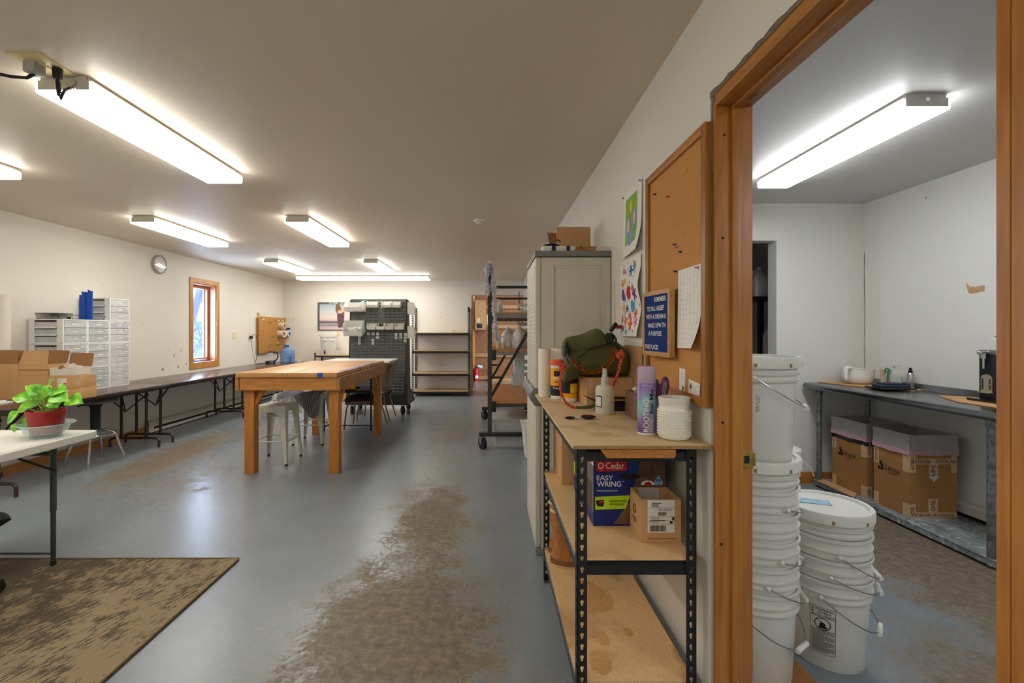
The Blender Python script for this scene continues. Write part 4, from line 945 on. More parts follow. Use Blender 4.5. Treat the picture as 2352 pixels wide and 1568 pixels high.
mb = MB(); mb.cyl((-.08, 0, .034), (.06, 0, .034), .033, n=16); mb.cyl((.06, 0, .034), (.075, 0, .034), .033, .022, 16); mb.bar((-.05, 0, .034), (-.06, .10, .030), .036, .034, bev=.006); obj('housing', mb, M_yel, dr)
mb = MB(); mb.cyl((.075, 0, .034), (.125, 0, .034), .02, .014, 16); obj('chuck', mb, M_gloss, dr)
mb = MB(); mb.box(-.12, -.01, .09, .135, 0, .06, .008); obj('battery', mb, M_gloss, dr)

# banquet chairs
M_brz = mat('bronze tube', S(150,114,70), .35, .5, .08); M_vinyl = mat('navy vinyl', S(58,54,72), .28, 0, .1, 8); M_backs = mat('brown back shell', S(138,120,100), .6, 0, .06)
def banquet_chair(label, x, y, rz):
    t = thing('banquet_chair', label, 'chair', (x, y, 0), rz, 'stacking banquet chairs by the work table')   # seat faces local -x
    mb = MB(); mb.grid(lambda u, v: ((u-.5)*.44, (v-.5)*.43*(1-.06*(1-u)), .47+.018*math.sin(PI*u)*math.sin(PI*v)-.03*((2*u-1)**8+(2*v-1)**8)), 14, 14, .075); obj('seat_cushion', mb, M_vinyl, t)
    for s in (-1, 1):
        mb = MB(); mb.tube([(-.22, s*.215, .008), (-.19, s*.20, .30), (-.16, s*.195, .375), (-.10, s*.19, .395), (.16, s*.19, .395)], .0115, 8); obj('front_leg', mb, M_brz, t)
        mb = MB(); mb.tube([(.285, s*.215, .008), (.20, s*.205, .30), (.185, s*.20, .42), (.215, s*.20, .62), (.285, s*.185, .86)], .0115, 8); obj('rear_leg', mb, M_brz, t)
    mb = MB(); mb.tube([(.285, -.185, .86), (.296, -.165, .895), (.30, -.12, .905), (.30, .12, .905), (.296, .165, .895), (.285, .185, .86)], .0115, 8); obj('frame_rail', mb, M_brz, t)
    for x_, z_ in ((.16, .395), (-.12, .392)): mb = MB(); mb.cyl((x_, -.19, z_), (x_, .19, z_), .01, n=8); obj('cross_bar', mb, M_brz, t)
    mb = MB(); mb.grid(lambda u, v: (.222+.066*v-.02*math.sin(PI*u), (u-.5)*.36*(1-.05*v), .60+v*.285), 10, 8, -.02); obj('back_shell', mb, M_backs, t)
    mb = MB(); mb.grid(lambda u, v: (.205+.066*v-.03*math.sin(PI*u)*math.sin(PI*v), (u-.5)*.34*(1-.05*v), .61+v*.265), 10, 8, .018); obj('back_cushion', mb, M_vinyl, t)
    return t
banquet_chair('navy banquet chair tucked in closest to the work table', -1.81, 6.53, 0)
banquet_chair('navy banquet chair farther back, its tall backrest against the grey bin rack', -1.80, 7.10, 0)

# things seen beneath the tables, near the back wall
b1 = thing('white_bin', 'white bin standing below the far folding table', 'bin', (-3.55, 8.6, 0)); mb = MB(); mb.lathe([(0, 0), (.15, 0), (.18, .50), (.19, .50), (.19, .51), (.17, .51), (.145, .01), (0, .01)], n=28); obj('body', mb, M_white, b1)
b2 = thing('red_lid_tote', 'clear storage tote with a red lid beyond the stools', 'tote', (-3.55, 9.30, 0)); mb = MB(); mb.box(-.2, .3, -.15, .2, 0, .42, .02); obj('body', mb, M_frame, b2)
mb = MB(); mb.box(-.215, .315, -.165, .215, .42, .45, .01); obj('lid', mb, mat('red plastic', S(184,30,44), .4), b2)
b3 = thing('wooden_crate', 'yellow wooden crate on the floor behind the work table leg', 'crate', (-2.95, 8.95, 0)); mb = MB()
for z0 in (.36, .25, .14, .03): mb.box(-.2, .28, 0, .015, z0, z0+.08); mb.box(-.2, .28, .3, .315, z0, z0+.08); mb.box(-.2, -.185, .0, .3, z0, z0+.08); mb.box(.265, .28, 0, .3, z0, z0+.08)
mb.box(-.2, .28, 0, .315, .01, .03)
obj('slats', mb, wood('crate wood', S(196,146,54), S(222,176,86), 'x', .5, 7, 10, knots=False), b3)
# ---------------------------------------------------------------- back wall: poster, dispenser, bin rack, empty shelves
px0, px1 = (730-CX)*YB/F, -2.86; pz0, pz1 = 1.398, 2.028
ps = thing('wall_poster', 'grey framed lake poster with a woman seen from behind', 'poster', (px0, YB-.012, pz0)); pw, ph = px1-px0, pz1-pz0
mb = MB(); mb.box(0, pw, 0, .012, 0, ph, .002); obj('border', mb, mat('poster grey', S(92,92,94), .5, 0, .03), ps)
m, nt, b = nodes('lake picture'); sp = N(nt, 'ShaderNodeSeparateXYZ'); v = coords(nt, kind='Generated'); nz = N(nt, 'ShaderNodeTexNoise', Scale=1.0, Detail=3.0); nt.links.new(coords(nt, (3, 3, 26)), nz.inputs['Vector']); nt.links.new(v, sp.inputs[0])
ad = N(nt, 'ShaderNodeMath', operation='MULTIPLY_ADD'); nt.links.new(nz.outputs['Fac'], ad.inputs[0]); ad.inputs[1].default_value = .06; nt.links.new(sp.outputs['Z'], ad.inputs[2])
nt.links.new(ramp(nt, ad.outputs[0], [(.0, S(206,186,186)), (.14, S(196,178,180)), (.20, S(130,126,130)), (.26, S(186,168,170)), (.29, S(98,96,100)), (.36, S(120,116,120)), (.40, S(214,190,184)), (.5, S(220,204,196)), (.75, S(196,202,202)), (1, S(160,180,186))]), b.inputs['Base Color']); b.inputs['Roughness'].default_value = .4
mb = MB(); mb.box(.045, pw-.045, -.0012, 0, .022, ph-.045); pic = obj('picture', mb, m, ps)
cxw = (778-730)/F*YB; k = YB/F; P2 = lambda x, y: (cxw+(x-782)/9.8*k*1.0, 0, ph-(y-135)/9.8*k)
def flat(name, pts, mm, par, off): mb = MB(); mb.prism([(P2(x, y)[0], -off, P2(x, y)[2]) for x, y in pts], (0, -.0006, 0)); return obj(name, mb, mm, par)
flat('back_skin', [(760,250), (800,205), (850,260), (905,270), (955,395), (900,390), (890,350), (830,380), (765,380)], mat('skin print', S(214,170,146), .6), pic, .0014)
flat('dress', [(755,380), (830,390), (905,350), (915,440), (905,560), (880,700), (775,710), (757,560), (750,440)], mat('dress print', S(96,66,72), .7, 0, .45, 60), pic, .0016)
flat('hair', [(735,175), (790,170), (830,240), (850,330), (800,300), (770,330), (745,400), (712,310), (718,230)], mat('hair print', S(120,88,62), .7, 0, .25, 60), pic, .002)
text('lettering', 'PURE  PLACID', ps, (pw*.54, 0, ph-.022), X, Z, .024, mat('white print', S(236,236,232), .6), width=.52)

sf = thing('low_shelf', 'low black shelf under the poster, holding the spigot bucket', 'shelf', (-3.72, 9.62, 0)); w, d = .95, .42
def angle_post(x, y, sx_, sy_, h, pitch=.037, hole=.007, t_=.002, wd=.034, front=True):
    mb = MB(); n_ = int(h/pitch)-1; hs = []
    for k in range(n_):
        c = .03+k*pitch; hs.append([(wd/2+hole*math.cos(a), c+hole*math.sin(a)) for a in [PI*j/8-PI*.22 for j in range(12)]]+[(wd/2-hole*.5, c-hole*1.9), (wd/2+hole*.5, c-hole*1.9)])
    M = Matrix(((sx_, 0, 0, x), (0, 0, -1, y), (0, 1, 0, 0), (0, 0, 0, 1))); mb.plate(wd, h, hs, t_, M)
    mb.box(min(x, x+sx_*t_), max(x, x+sx_*t_), min(y, y+sy_*wd), max(y, y+sy_*wd), 0, h)
    return mb
for x, sx_ in ((0, 1), (w, -1)):
    for y, sy_ in ((0, 1), (d, -1)): obj('post', angle_post(x, y, sx_, sy_, .93, .05, .010), M_black, sf)
for z in (.13, .50, .868):
    mb = MB(); mb.box(.002, w-.002, .002, .02, z-.035, z-.002); mb.box(.002, w-.002, d-.02, d-.002, z-.035, z-.002); mb.box(.002, .02, .02, d-.02, z-.035, z-.002); mb.box(w-.02, w-.002, .02, d-.02, z-.035, z-.002); obj('beam', mb, M_black, sf)
    mb = MB(); mb.box(.004, w-.004, .004, d-.004, z-.002, z+.010); obj('shelf_board', mb, speckle('shelf chipboard', S(186,150,104), S(206,174,128), 160, .8), sf)
db = thing('spigot_bucket', 'white dispenser bucket with black spigot and red label under the poster', 'bucket', (-3.49, 9.82, .8788))
M_trans = mat('milky plastic', S(230,230,226), .35, 0, .03, alpha=.88)
mb = MB(); mb.lathe([(0, 0), (.142, 0), (.148, .01), (.164, .30), (.172, .30), (.172, .318), (.164, .318), (.166, .385), (.178, .387), (.178, .402), (.05, .406), (0, .406)], n=40); obj('body', mb, M_trans, db)
mb = MB(); mb.cyl((-.02, -.15, .045), (-.02, -.20, .045), .014, n=12); mb.cyl((-.02, -.19, .02), (-.02, -.19, .085), .012, n=12); mb.box(-.038, -.002, -.198, -.182, .085, .097, .004); obj('spigot', mb, M_gloss, db)
mb = MB(); mb.box(-.05, .01, -.170, -.166, .29, .31); obj('red_sticker', mb, mat('red sticker', S(206,44,36), .6), db)
mb = MB(); mb.tube([(.03, -.165, .33), (.09, -.168, .30), (.165, -.1, .265)], .003, 6); mb.tube([(-.155, -.1, .40), (-.17, -.06, .42), (-.12, 0, .415)], .004, 6); obj('bail', mb, M_steel, db)
gl = thing('clear_cup', 'small clear cup beside the spigot bucket', 'cup', (-3.27, 9.74, .8788)); mb = MB(); mb.lathe([(0, 0), (.04, 0), (.047, .10), (.044, .10), (.038, .004), (0, .004)], n=24); obj('body', mb, M_glass, gl)

# louvred rolling rack
M_lou = mat('dark louvre steel', S(98,100,96), .45, .15, .05)
rk = thing('bin_rack', 'tall dark grey louvred rack on casters, hung with clear bins', 'rack', (-1.87, 7.70, 0), -.02)
pw_, zb0, zt1 = .94, .33, 1.915
def lean(z): return (z-zb0)/(zt1-zb0)*.10                       # the two panels lean together towards the top
for s in (-1, 1):
    mb = MB(); ang = math.atan2(.10, zt1-zb0); M = Matrix.Translation((0, s*.17, zb0)) @ Matrix.Rotation(s*ang, 4, 'X') @ (Matrix.Identity(4) if s < 0 else Matrix.Rotation(PI, 4, 'Z'))
    b0 = mb.n(); hh = (zt1-zb0)/math.cos(ang); mb.box(-pw_/2, pw_/2, 0, .003, 0, hh); mb.box(-pw_/2, -pw_/2+.012, 0, .03, 0, hh); mb.box(pw_/2-.012, pw_/2, 0, .03, 0, hh)
    for i in range(12):
        for j in range(30):
            x = -pw_/2+.05+i*(pw_-.1)/11; z = .04+j*.0515; mb.prism([(x-.027, 0, z), (x-.027, -.015, z+.003), (x-.027, 0, z+.020)], (.054, 0, 0))
    mb.tf(M, b0); obj('louvre_panel', mb, M_lou, rk)
mb = MB(); mb.prism([(-.52, -.20, .02+.14), (.52, -.20, .16), (.52, .42-.02, .16), (-.52, .42-.02, .16)], (0, 0, .055)); mb.box(-.5, .5, -.17, -.16, .215, .33); mb.box(-.5, .5, .17, .18, .215, .33); obj('base_deck', mb, M_bracket, rk)
for s in (-1, 1):
    mb = MB(); mb.prism([(s*.485, -.18, .2), (s*.485, .20, .2), (s*.485, .075, 1.9), (s*.485, -.06, 1.9)], (s*-.01, 0, 0)); mb.prism([(s*.475, -.2, .2), (s*.475, .4, .2), (s*.475, .2, .36), (s*.475, -.17, .5)], (s*.035, 0, 0)); obj('side_frame', mb, M_bracket, rk)
def caster(parent, x, y, r=.055, w=.032, top=.15, m=None):
    Mc = Matrix.Translation((x, y, 0)) @ Matrix.Rotation(.55, 4, 'Z') @ Matrix.Translation((-x, -y, 0)); mb = MB(); mb.cyl((x-w/2, y, r), (x+w/2, y, r), r, n=24); mb.tf(Mc); c = obj('caster', mb, m or M_rubber, parent)
    mb = MB(); mb.box(x-w/2-.008, x-w/2-.004, y-.022, y+.022, r-.012, top-.008); mb.box(x+w/2+.004, x+w/2+.008, y-.022, y+.022, r-.012, top-.008); mb.box(x-w/2-.012, x+w/2+.012, y-.03, y+.03, top-.010, top); mb.cyl((x-w/2-.012, y, r), (x+w/2+.012, y, r), .010, n=10); mb.tf(Mc); obj('fork', mb, M_steel, c)
for x in (-.43, .42):
    for y in (-.13, .33): caster(rk, x, y, .068, .034, .16)
def lp(px, py, dy=0): Yp = 7.53; return ((px-CX)*Yp/F+1.87, -.215-dy, H-(py-CY)*Yp/F)
r = random.Random(8); c4 = lambda x, y: (700+x/3.733, 640+y/3.733)
def onpanel(X_, z, off): return Vector((X_, -.17+lean(z)-off, z))
for x, y in ((541,473), (581,473), (620,473), (620,503), (462,500), (462,527), (462,553), (580,527), (580,553), (780,477), (820,477), (862,477), (780,505), (820,505), (862,505), (860,533)):
    X_, _, z = lp(*c4(x, y)); mb = MB(); s_ = .022; p = onpanel(X_, z, .016); a = .5 if (x, y) == (620, 503) else 0
    Mq = Matrix.Translation(p) @ Matrix.Rotation(a, 4, 'Y') @ Matrix.Rotation(.06, 4, 'X'); b0 = mb.n(); mb.box(-s_, s_, -.0015, .0015, -s_, s_); mb.tf(Mq, b0); q = obj('label_card', mb, M_paper, rk)
    mb = MB(); b0 = mb.n(); mb.box(-.007, .007, -.003, -.0018, -.007, .007); mb.tf(Mq, b0); obj('printed_mark', mb, mat('grey print', S(96,96,94), .7), q)
for j in range(4):
    X_, _, z = lp(*c4(680, 482+j*28)); p = onpanel(X_, z, .014); mb = MB(); mb.tube([(p.x-.035, p.y, p.z), (p.x-.01, p.y-.008, p.z+.02), (p.x+.025, p.y-.004, p.z+.012), (p.x+.03, p.y, p.z-.012)], .006, 6); obj('spare_clip', mb, mat('clear clip', S(150,150,146), .2, 0, .2, alpha=.7), rk)
M_bin = mat('clear bin plastic', S(250,248,242), .25, 0, .03, 20, alpha=.66); M_binr = mat('clear bin rim', S(240,238,230), .25, 0, .02, alpha=.85)
def hung_bin(label, x, z, w, d, h, tilt=0, fill=None, side=0, yaw=0):
    """Open fronted bin hooked on the rack; local -y is the open front."""
    if side: pos = Vector((-1.87+.487+.004, 7.70-.05, z)); rz = PI/2
    else: p = onpanel(x, z, .018); pos = Vector((-1.87+p.x, 7.70+p.y, z)); rz = -.02+yaw
    t = thing('hanging_bin', label, 'bin', pos, rz, 'clear plastic bins hung on the rack'); Mt = Matrix.Rotation(tilt, 4, 'X')
    mb = MB(); w2 = w/2; e = .003; lo = h*.42
    S1 = [(-d, lo), (-d*.72, h), (0, h), (0, 0), (-d*.92, 0)]
    for s in (-1, 1): mb.prism([(s*w2, y, zz) for y, zz in S1], (-s*e, 0, 0))
    mb.box(-w2+e, w2-e, -d*.92, 0, 0, e); mb.box(-w2+e, w2-e, -e, 0, e, h); mb.prism([(-w2+e, -d*.92, 0), (-w2+e, -d*.92-e, 0), (-w2+e, -d-e, lo), (-w2+e, -d, lo)], (w-2*e, 0, 0)); mb.tf(Mt); obj('body', mb, M_bin, t)
    mb = MB(); loop = [(-w2, 0, h), (-w2, -d*.72, h), (-w2, -d, lo), (w2, -d, lo), (w2, -d*.72, h), (w2, 0, h)]; mb.tube(loop, .0042, 6); mb.tf(Mt); obj('rim', mb, M_binr, t)
    mb = MB(); mb.box(-w2*.6, w2*.6, -d-.004, -d-.0025, lo*.25, lo*.8); mb.tf(Mt @ Matrix.Translation((0, .006, 0))); obj('bin_label', mb, M_label, t)
    if fill: mb = MB(); mb.grid(lambda u, v: ((u-.5)*w*.85, -d*.85+v*d*.75, lo*.8+.02*math.sin(u*9+v*7)), 8, 8, lo*.6); obj('contents', mb, fill, t)
    return t
zz = lambda y: H-((640+y/3.733)-CY)*7.5/F
xx = lambda x: (700+x/3.733-CX)*7.5/F+1.87
bag = mat('white goods', S(238,236,232), .6, 0, .08, 20)
bt1 = hung_bin('large clear bin at the top corner of the rack nearest the poster', xx(432), zz(280), .30, .20, .155, fill=bag)
mb = MB(); mb.prism([(.03, -.10, .10), (.10, -.14, .12), (.17, -.06, .19), (.10, -.05, .17)], (0, .003, .002)); obj('contents', mb, mat('pale blue film', S(150,214,232), .3), bt1)
hung_bin('small clear bin on the rack top row, between the large bin and the touching pair', xx(577), zz(245), .17, .13, .10, fill=bag)
hung_bin('first of the two touching bins in the top row, nearer the lone bin', xx(694), zz(245), .15, .13, .10, fill=bag)
hung_bin('second of the two touching bins in the top row, nearer the rack end', xx(779), zz(245), .15, .13, .10, fill=bag)
hung_bin('large clear bin tilted forward below the top corner bin', xx(432), zz(455), .30, .22, .20, tilt=.35, fill=M_frame)
for k, (x, lb) in enumerate(((573, 'next to the big tilted bin'), (652, 'holding a black object'), (728, 'second from the outer end'), (812, 'at the outer end of the row'))):
    bn = hung_bin(f'small clear bin in the rack lower row, {lb}', xx(x), zz(435), .138, .13, .105, fill=M_inside if k > 1 else bag)
    if k == 1: mb = MB(); mb.box(-.03, .03, -.1, -.03, .05, .10, .01); obj('contents', mb, M_gloss, bn)
hung_bin('pale bin on the rack end beside the shelves, upper one', 0, 1.66, .15, .12, .20, side=1)
hung_bin('pale bin on the rack end beside the shelves, lower one', 0, 1.26, .16, .12, .20, side=1)

# boltless shelves, empty, against the back wall
M_chip = MATS['shelf chipboard']
es = thing('steel_shelving', 'tall empty black boltless shelves against the back wall', 'shelving', (-1.66, 9.64, 0)); w, d, h = 1.22, .44, 1.90
for x, sx_ in ((0, 1), (w, -1)):
    for y, sy_ in ((0, 1), (d, -1)): obj('post', angle_post(x, y, sx_, sy_, h, .05, .010, wd=.036), M_black, es)
for k, z in enumerate((.105, .485, .965, 1.345)):
    mb = MB(); mb.box(.004, w-.004, .003, .018, z-.05, z-.02, .003); mb.box(.004, w-.004, .006, .020, z-.02, z-.002); mb.box(.004, w-.004, d-.018, d-.003, z-.045, z-.002); obj('beam', mb, M_black, es)
    mb = MB(); mb.box(.003, .016, .02, d-.02, z-.045, z-.002); mb.box(w-.016, w-.003, .02, d-.02, z-.045, z-.002); obj('end_beam', mb, M_black, es)
    mb = MB(); mb.box(.004, w-.004, .004, d-.004, z-.002, z+.012); obj('shelf_board', mb, M_chip, es)

# timber store contents
fe = thing('fire_extinguisher', 'red fire extinguisher with a tag hanging in the timber store', 'fire extinguisher', (-.385, 12.72, .0)); mb = MB()
mb.lathe([(0, .0), (.055, .0), (.06, .02), (.06, .29), (.045, .33), (.02, .35), (.02, .37), (0, .37)], n=24); obj('cylinder', mb, mat('extinguisher red', S(196,24,24), .25), fe)
mb = MB(); mb.box(-.03, .05, -.012, .012, .365, .40); mb.bar((-.03, 0, .41), (.07, 0, .43), .02, .01); mb.tube([(-.02, 0, .37), (-.08, -.02, .33), (-.085, -.02, .1)], .01, 6); obj('valve', mb, M_gloss, fe)
mb = MB(); mb.box(-.03, .05, -.062, -.0605, .08, .16); obj('instruction_label', mb, M_label, fe)
mb = MB(); mb.prism([(.03, -.02, .40), (.16, -.03, .36), (.17, -.03, .43), (.05, -.02, .46)], (0, -.002, 0)); obj('paper_tag', mb, mat('grey tag', S(190,196,200), .7), fe)
ep = thing('fuse_board', 'strand board box with a small black socket in the timber store', 'board', (-.42, 12.60, 1.43)); mb = MB(); mb.box(0, .30, 0, .2, 0, .82); obj('board', mb, M_osbl, ep)
mb = MB(); mb.box(.05, .20, -.012, 0, .05, .17, .004); obj('black_box', mb, M_gloss, ep); mb = MB(); mb.box(.04, .13, -.010, 0, .20, .33, .004); obj('tan_switch', mb, mat('tan plastic', S(196,158,104), .5), ep)
mb = MB(); mb.box(0, .10, 0, .1, 0, .28); tag(obj('pale_box', mb, mat('pale carton', S(206,166,120), .8), loc=(-.10, 12.58, 1.57)), 'pale carton on the timber rail behind the rack post', 'box')
mb = MB(); mb.box(0, 1.3, 0, .12, 0, .10); tag(obj('floor_beam', mb, M_stud, loc=(0, 12.6, 0)), 'timber beam lying on the floor of the timber store', 'beam')
# ---------------------------------------------------------------- right wall: plastic cabinet
M_cab = mat('putty plastic', S(206,202,186), .5, 0, .02); M_cabg = mat('grey cabinet trim', S(122,124,122), .5, 0, .03)
cx0, cx1, cy0, cy1, cz = .276, .735, 2.776, 3.40, 1.858
cab = thing('plastic_cabinet', 'tall putty plastic cabinet with a grey top, louvred doors facing the aisle', 'cabinet', (cx0, cy0, 0)); w, d = cx1-cx0, cy1-cy0
mb = MB(); mb.box(.035, w, 0, d, .04, cz-.04, .004); obj('body', mb, M_cab, cab)
mb = MB()                                                     # raised panel on the near end wall
for z0, z1 in ((1.06, 1.78), (.12, .90)):
    x0, x1 = .095, w-.04
    mb.prism([(x0, 0, z0), (x0, 0, z1), (x0+.014, -.007, z1-.014), (x0+.014, -.007, z0+.014)], (0, .004, 0)); mb.box(x0, x1, -.0035, .001, z0, z0+.012, .002); mb.box(x0, x1, -.0035, .001, z1-.012, z1, .002); mb.box(x0, x0+.010, -.0035, .001, z0+.0125, z1-.0125, .002); mb.box(x1-.010, x1, -.0035, .001, z0+.0125, z1-.0125, .002)
    mb.box(x0+.026, x1-.026, -.005, .001, z0+.028, z1-.028, .004)
obj('end_panel', mb, M_cab, cab)
mb = MB(); mb.box(-.004, w+.004, -.006, d+.006, cz-.036, cz, .006); mb.box(.085, .089, -.0068, -.005, cz-.036, cz); mb.box(w-.03, w-.027, -.0068, -.005, cz-.036, cz); obj('top', mb, M_cabg, cab)
mb = MB(); mb.box(.002, w, -.002, d, 0, .042, .004); obj('base', mb, M_cabg, cab)
for y0, y1 in ((.003, d/2-.002), (d/2+.002, d-.003)):
    for z0, z1 in ((.048, .925), (1.005, cz-.04)):
        mb = MB(); mb.box(.0, .033, y0, y1, z0, z1, .007); dr_ = obj('door', mb, M_cab, cab)
        mb = MB(); n_ = int((z1-z0-.12)/.026)
        for k in range(n_):
            z = z0+.06+k*.026
            for a, b_ in ((y0+.035, (y0+y1)/2-.006), ((y0+y1)/2+.006, y1-.035)): mb.prism([(0, a, z), (-.0028, a, z+.006), (-.0008, a, z+.024), (0, a, z+.024)], (0, b_-a, 0))
        obj('louvre', mb, M_cab, dr_)
mb = MB(); mb.prism([(-.036, -.003, .955), (-.036, -.003, .985), (-.012, -.003, 1.02), (.045, -.003, 1.02), (.045, -.003, .91), (-.004, -.003, .91)], (0, d*.52, 0)); obj('handle_band', mb, M_cabg, cab, bev=.008)
mb = MB(); mb.prism([(-.036, d*.54, .955), (-.036, d*.54, .985), (-.012, d*.54, 1.02), (.045, d*.54, 1.02), (.045, d*.54, .91), (-.004, d*.54, .91)], (0, d*.45, 0)); obj('handle_band', mb, M_cabg, cab, bev=.008)
# on top of the cabinet
gb = thing('gift_box', 'white gift box tied with navy ribbon on top of the cabinet', 'gift box', (.335, 2.86, cz), .05); M_navy = mat('navy ribbon', S(20,30,74), .35, 0, .1, 30)
mb = MB(); mb.box(0, .20, 0, .15, 0, .030); mb.box(-.003, .203, -.003, .153, .026, .046, .002); obj('box_body', mb, M_paper, gb)
mb = MB(); mb.box(.052, .078, -.0042, .154, 0, .0475); mb.box(-.0042, .204, .09, .115, 0, .0475)
for s in (-1, 1): mb.grid(lambda u, v, s=s: (.065+s*(.055*math.sin(PI*u)*(1.0 if s > 0 else .9)), .10+.03*(v-.5), .047+.035*u*(1-.35*u)+.012*math.sin(PI*v)*u), 10, 5, .002)
mb.grid(lambda u, v: (.065+.06*u, .1+.03*(v-.5)-.02*u, .052+.05*math.sin(PI*u*.75)), 8, 4, .002); mb.box(.145, .168, -.0045, .003, 0, .047)
obj('ribbon', mb, M_navy, gb)
fb = thing('folded_cartons', 'folded brown cartons leaning on the wall above the cabinet', 'cardboard', (.43, 3.16, cz+.004))
mb = MB(); M1 = Matrix.Rotation(-.06, 4, 'X'); mb.box(.035, .27, 0, .05, 0, .235, .002, M1); mb.box(.035, .27, -.0012, .0, .185, .187, 0, M1); obj('body', mb, M_card, fb)
mb = MB(); M1 = Matrix.Rotation(-.1, 4, 'X') @ Matrix.Rotation(.02, 4, 'Y'); mb.box(-.02, .05, .03, .055, 0, .205, .001, M1); mb.prism([(-.02, .03, .13), (-.03, .02, .20), (-.022, .055, .20)], (.004, 0, 0)); obj('flap', mb, M_cardd, fb)
mb = MB(); mb.box(0, .02, 0, .02, 0, .06); tag(obj('brown_bottle', mb, mat('brown bottle', S(90,70,50), .4), loc=(.385, 3.0, cz)), 'small brown bottle behind the gift box', 'bottle')
bk = thing('wicker_basket', 'small woven wood basket beside the gift box on the cabinet', 'basket', (.60, 2.93, cz)); M_wick = wood('basket wood', S(150,98,46), S(196,142,82), 'x', .6, 14, 12, knots=False)
mb = MB()
for k in range(3): z = .003+k*.015; o_ = .003*k; mb.box(-.065-o_, .065+o_, -.05-o_, -.046-o_, z, z+.013); mb.box(-.065-o_, .065+o_, .046+o_, .05+o_, z, z+.013); mb.box(-.065-o_, -.061-o_, -.05, .05, z, z+.013); mb.box(.061+o_, .065+o_, -.05, .05, z, z+.013)
mb.box(-.065, .065, -.05, .05, 0, .004)
obj('weave', mb, M_wick, bk)
mb = MB(); mb.bar((-.03, -.058, .052), (.02, -.056, .004), .012, .004); mb.cyl((-.03, -.056, .05), (-.03, -.062, .05), .009, n=12); obj('handle', mb, M_wick, bk)

# ---------------------------------------------------------------- black boltless unit with a chipboard top
M_top = speckle('chipboard top', S(202,172,130), S(220,192,150), 190, .75, S(176,142,100), 5)
M_raw = speckle('raw chipboard edge', S(120,88,52), S(190,152,104), 220, .95)
M_shelfb = speckle('worn shelf board', S(208,168,116), S(224,188,138), 90, .7, S(168,124,80), 4)
ux, uy = .273, 1.507; rzu = -.0
un = thing('shelf_unit', 'black boltless shelf unit with a chipboard top, against the near wall', 'shelf', (ux, uy, 0), rzu)
W_, D_ = XR-.004-ux, 1.262
mb = MB(); mb.box(0, W_, 0, D_, .973, .9852, .001); tp = obj('top_board', mb, M_top, un)
mb = MB(); mb.box(.0005, W_, -.0008, .0004, .9735, .9848); obj('board_edge', mb, M_raw, tp)
px_ = (.019, .421); py_ = (.024, .995)
def unit_post(x, y, sx_, sy_):
    wd, pitch = .034, .0371; hs = []; n_ = 25
    for k in range(n_):
        c = .045+k*pitch; rr_ = .0066; hs.append([(wd/2+rr_*math.cos(a), c+rr_*math.sin(a)) for a in [-PI*.30+PI*1.6*j/12 for j in range(13)]]+[(wd/2-.0034, c-.014), (wd/2+.0034, c-.014)])
    mb = MB(); M = Matrix(((sx_, 0, 0, x), (0, 0, -1, y), (0, 1, 0, 0), (0, 0, 0, 1))); mb.plate(wd, .972, hs, .002, M)
    M = Matrix(((0, 0, -sx_, x), (sy_, 0, 0, y), (0, 1, 0, 0), (0, 0, 0, 1))); mb.plate(wd, .972, hs, .002, M)
    return mb
for x, sx_ in ((px_[0], 1), (px_[1], -1)):
    for y, sy_ in ((py_[0], 1), (py_[1], -1)): obj('post', unit_post(x, y, sx_, sy_), M_black, un)
def z_beam(p0, p1, z, out):                                 # folded steel beam: flange, step and lip
    mb = MB(); p0, p1 = Vector(p0), Vector(p1); o_ = Vector(out)
    prof = [(0, z-.048), (0, z-.018), (-.012, z-.010), (-.012, z), (-.015, z), (-.015, z-.012), (-.004, z-.020), (-.004, z-.048)]
    mb.prism([p0+o_*a+Z*b_ for a, b_ in prof], p1-p0); return mb
for z, full in ((.973, 1), (.590, 1), (.172, 1)):
    a, b_, c, e = px_[0], px_[1], py_[0], py_[1]
    obj('beam', z_beam((a+.03, c+.004, 0), (b_-.03, c+.004, 0), z, (0, -1, 0)), M_black, un)
    obj('beam', z_beam((a+.03, e-.004, 0), (b_-.03, e-.004, 0), z, (0, 1, 0)), M_black, un)
    obj('beam', z_beam((a+.003, c+.003, 0), (a+.003, e-.003, 0), z, (-1, 0, 0)), M_black, un)
    obj('beam', z_beam((b_-.003, c+.003, 0), (b_-.003, e-.003, 0), z, (1, 0, 0)), M_black, un)
for z in (.590, .172):
    mb = MB(); mb.box(px_[0]+.003, px_[1]-.003, py_[0]+.006, py_[1]-.006, z, z+.010); obj('shelf_board', mb, M_shelfb, un)
zs1, zs0, zt2 = .6008, .1834, .9860
# stains that soaked into the bottom board
r = random.Random(12)
for i_, (cx_, cy_, rr_) in enumerate(((.20, .50, .075), (.17, .60, .05), (.16, .24, .03), (.27, .28, .02), (.12, .12, .045))):
    mb = MB(); mb.poly([(cx_+rr_*r.uniform(.75, 1.05)*math.cos(2*PI*k/22), cy_+rr_*1.5*r.uniform(.75, 1.05)*math.sin(2*PI*k/22), .1823+.0001*i_) for k in range(22)])
    obj('oil_stain', mb, speckle('oil stain', S(188,142,84), S(206,162,104), 60, .7), un)
for cx_, cy_, rr_, ry_ in ((.14, .17, .05, .035), (.15, .36, .03, .03)):
    mb = MB(); mb.poly([(cx_+rr_*r.uniform(.85, 1.05)*math.cos(2*PI*k/22), cy_+ry_*r.uniform(.85, 1.05)*math.sin(2*PI*k/22), .98535) for k in range(22)])
    obj('cup_stain', mb, speckle('cup stain', S(186,154,112), S(202,172,130), 120, .75), un)
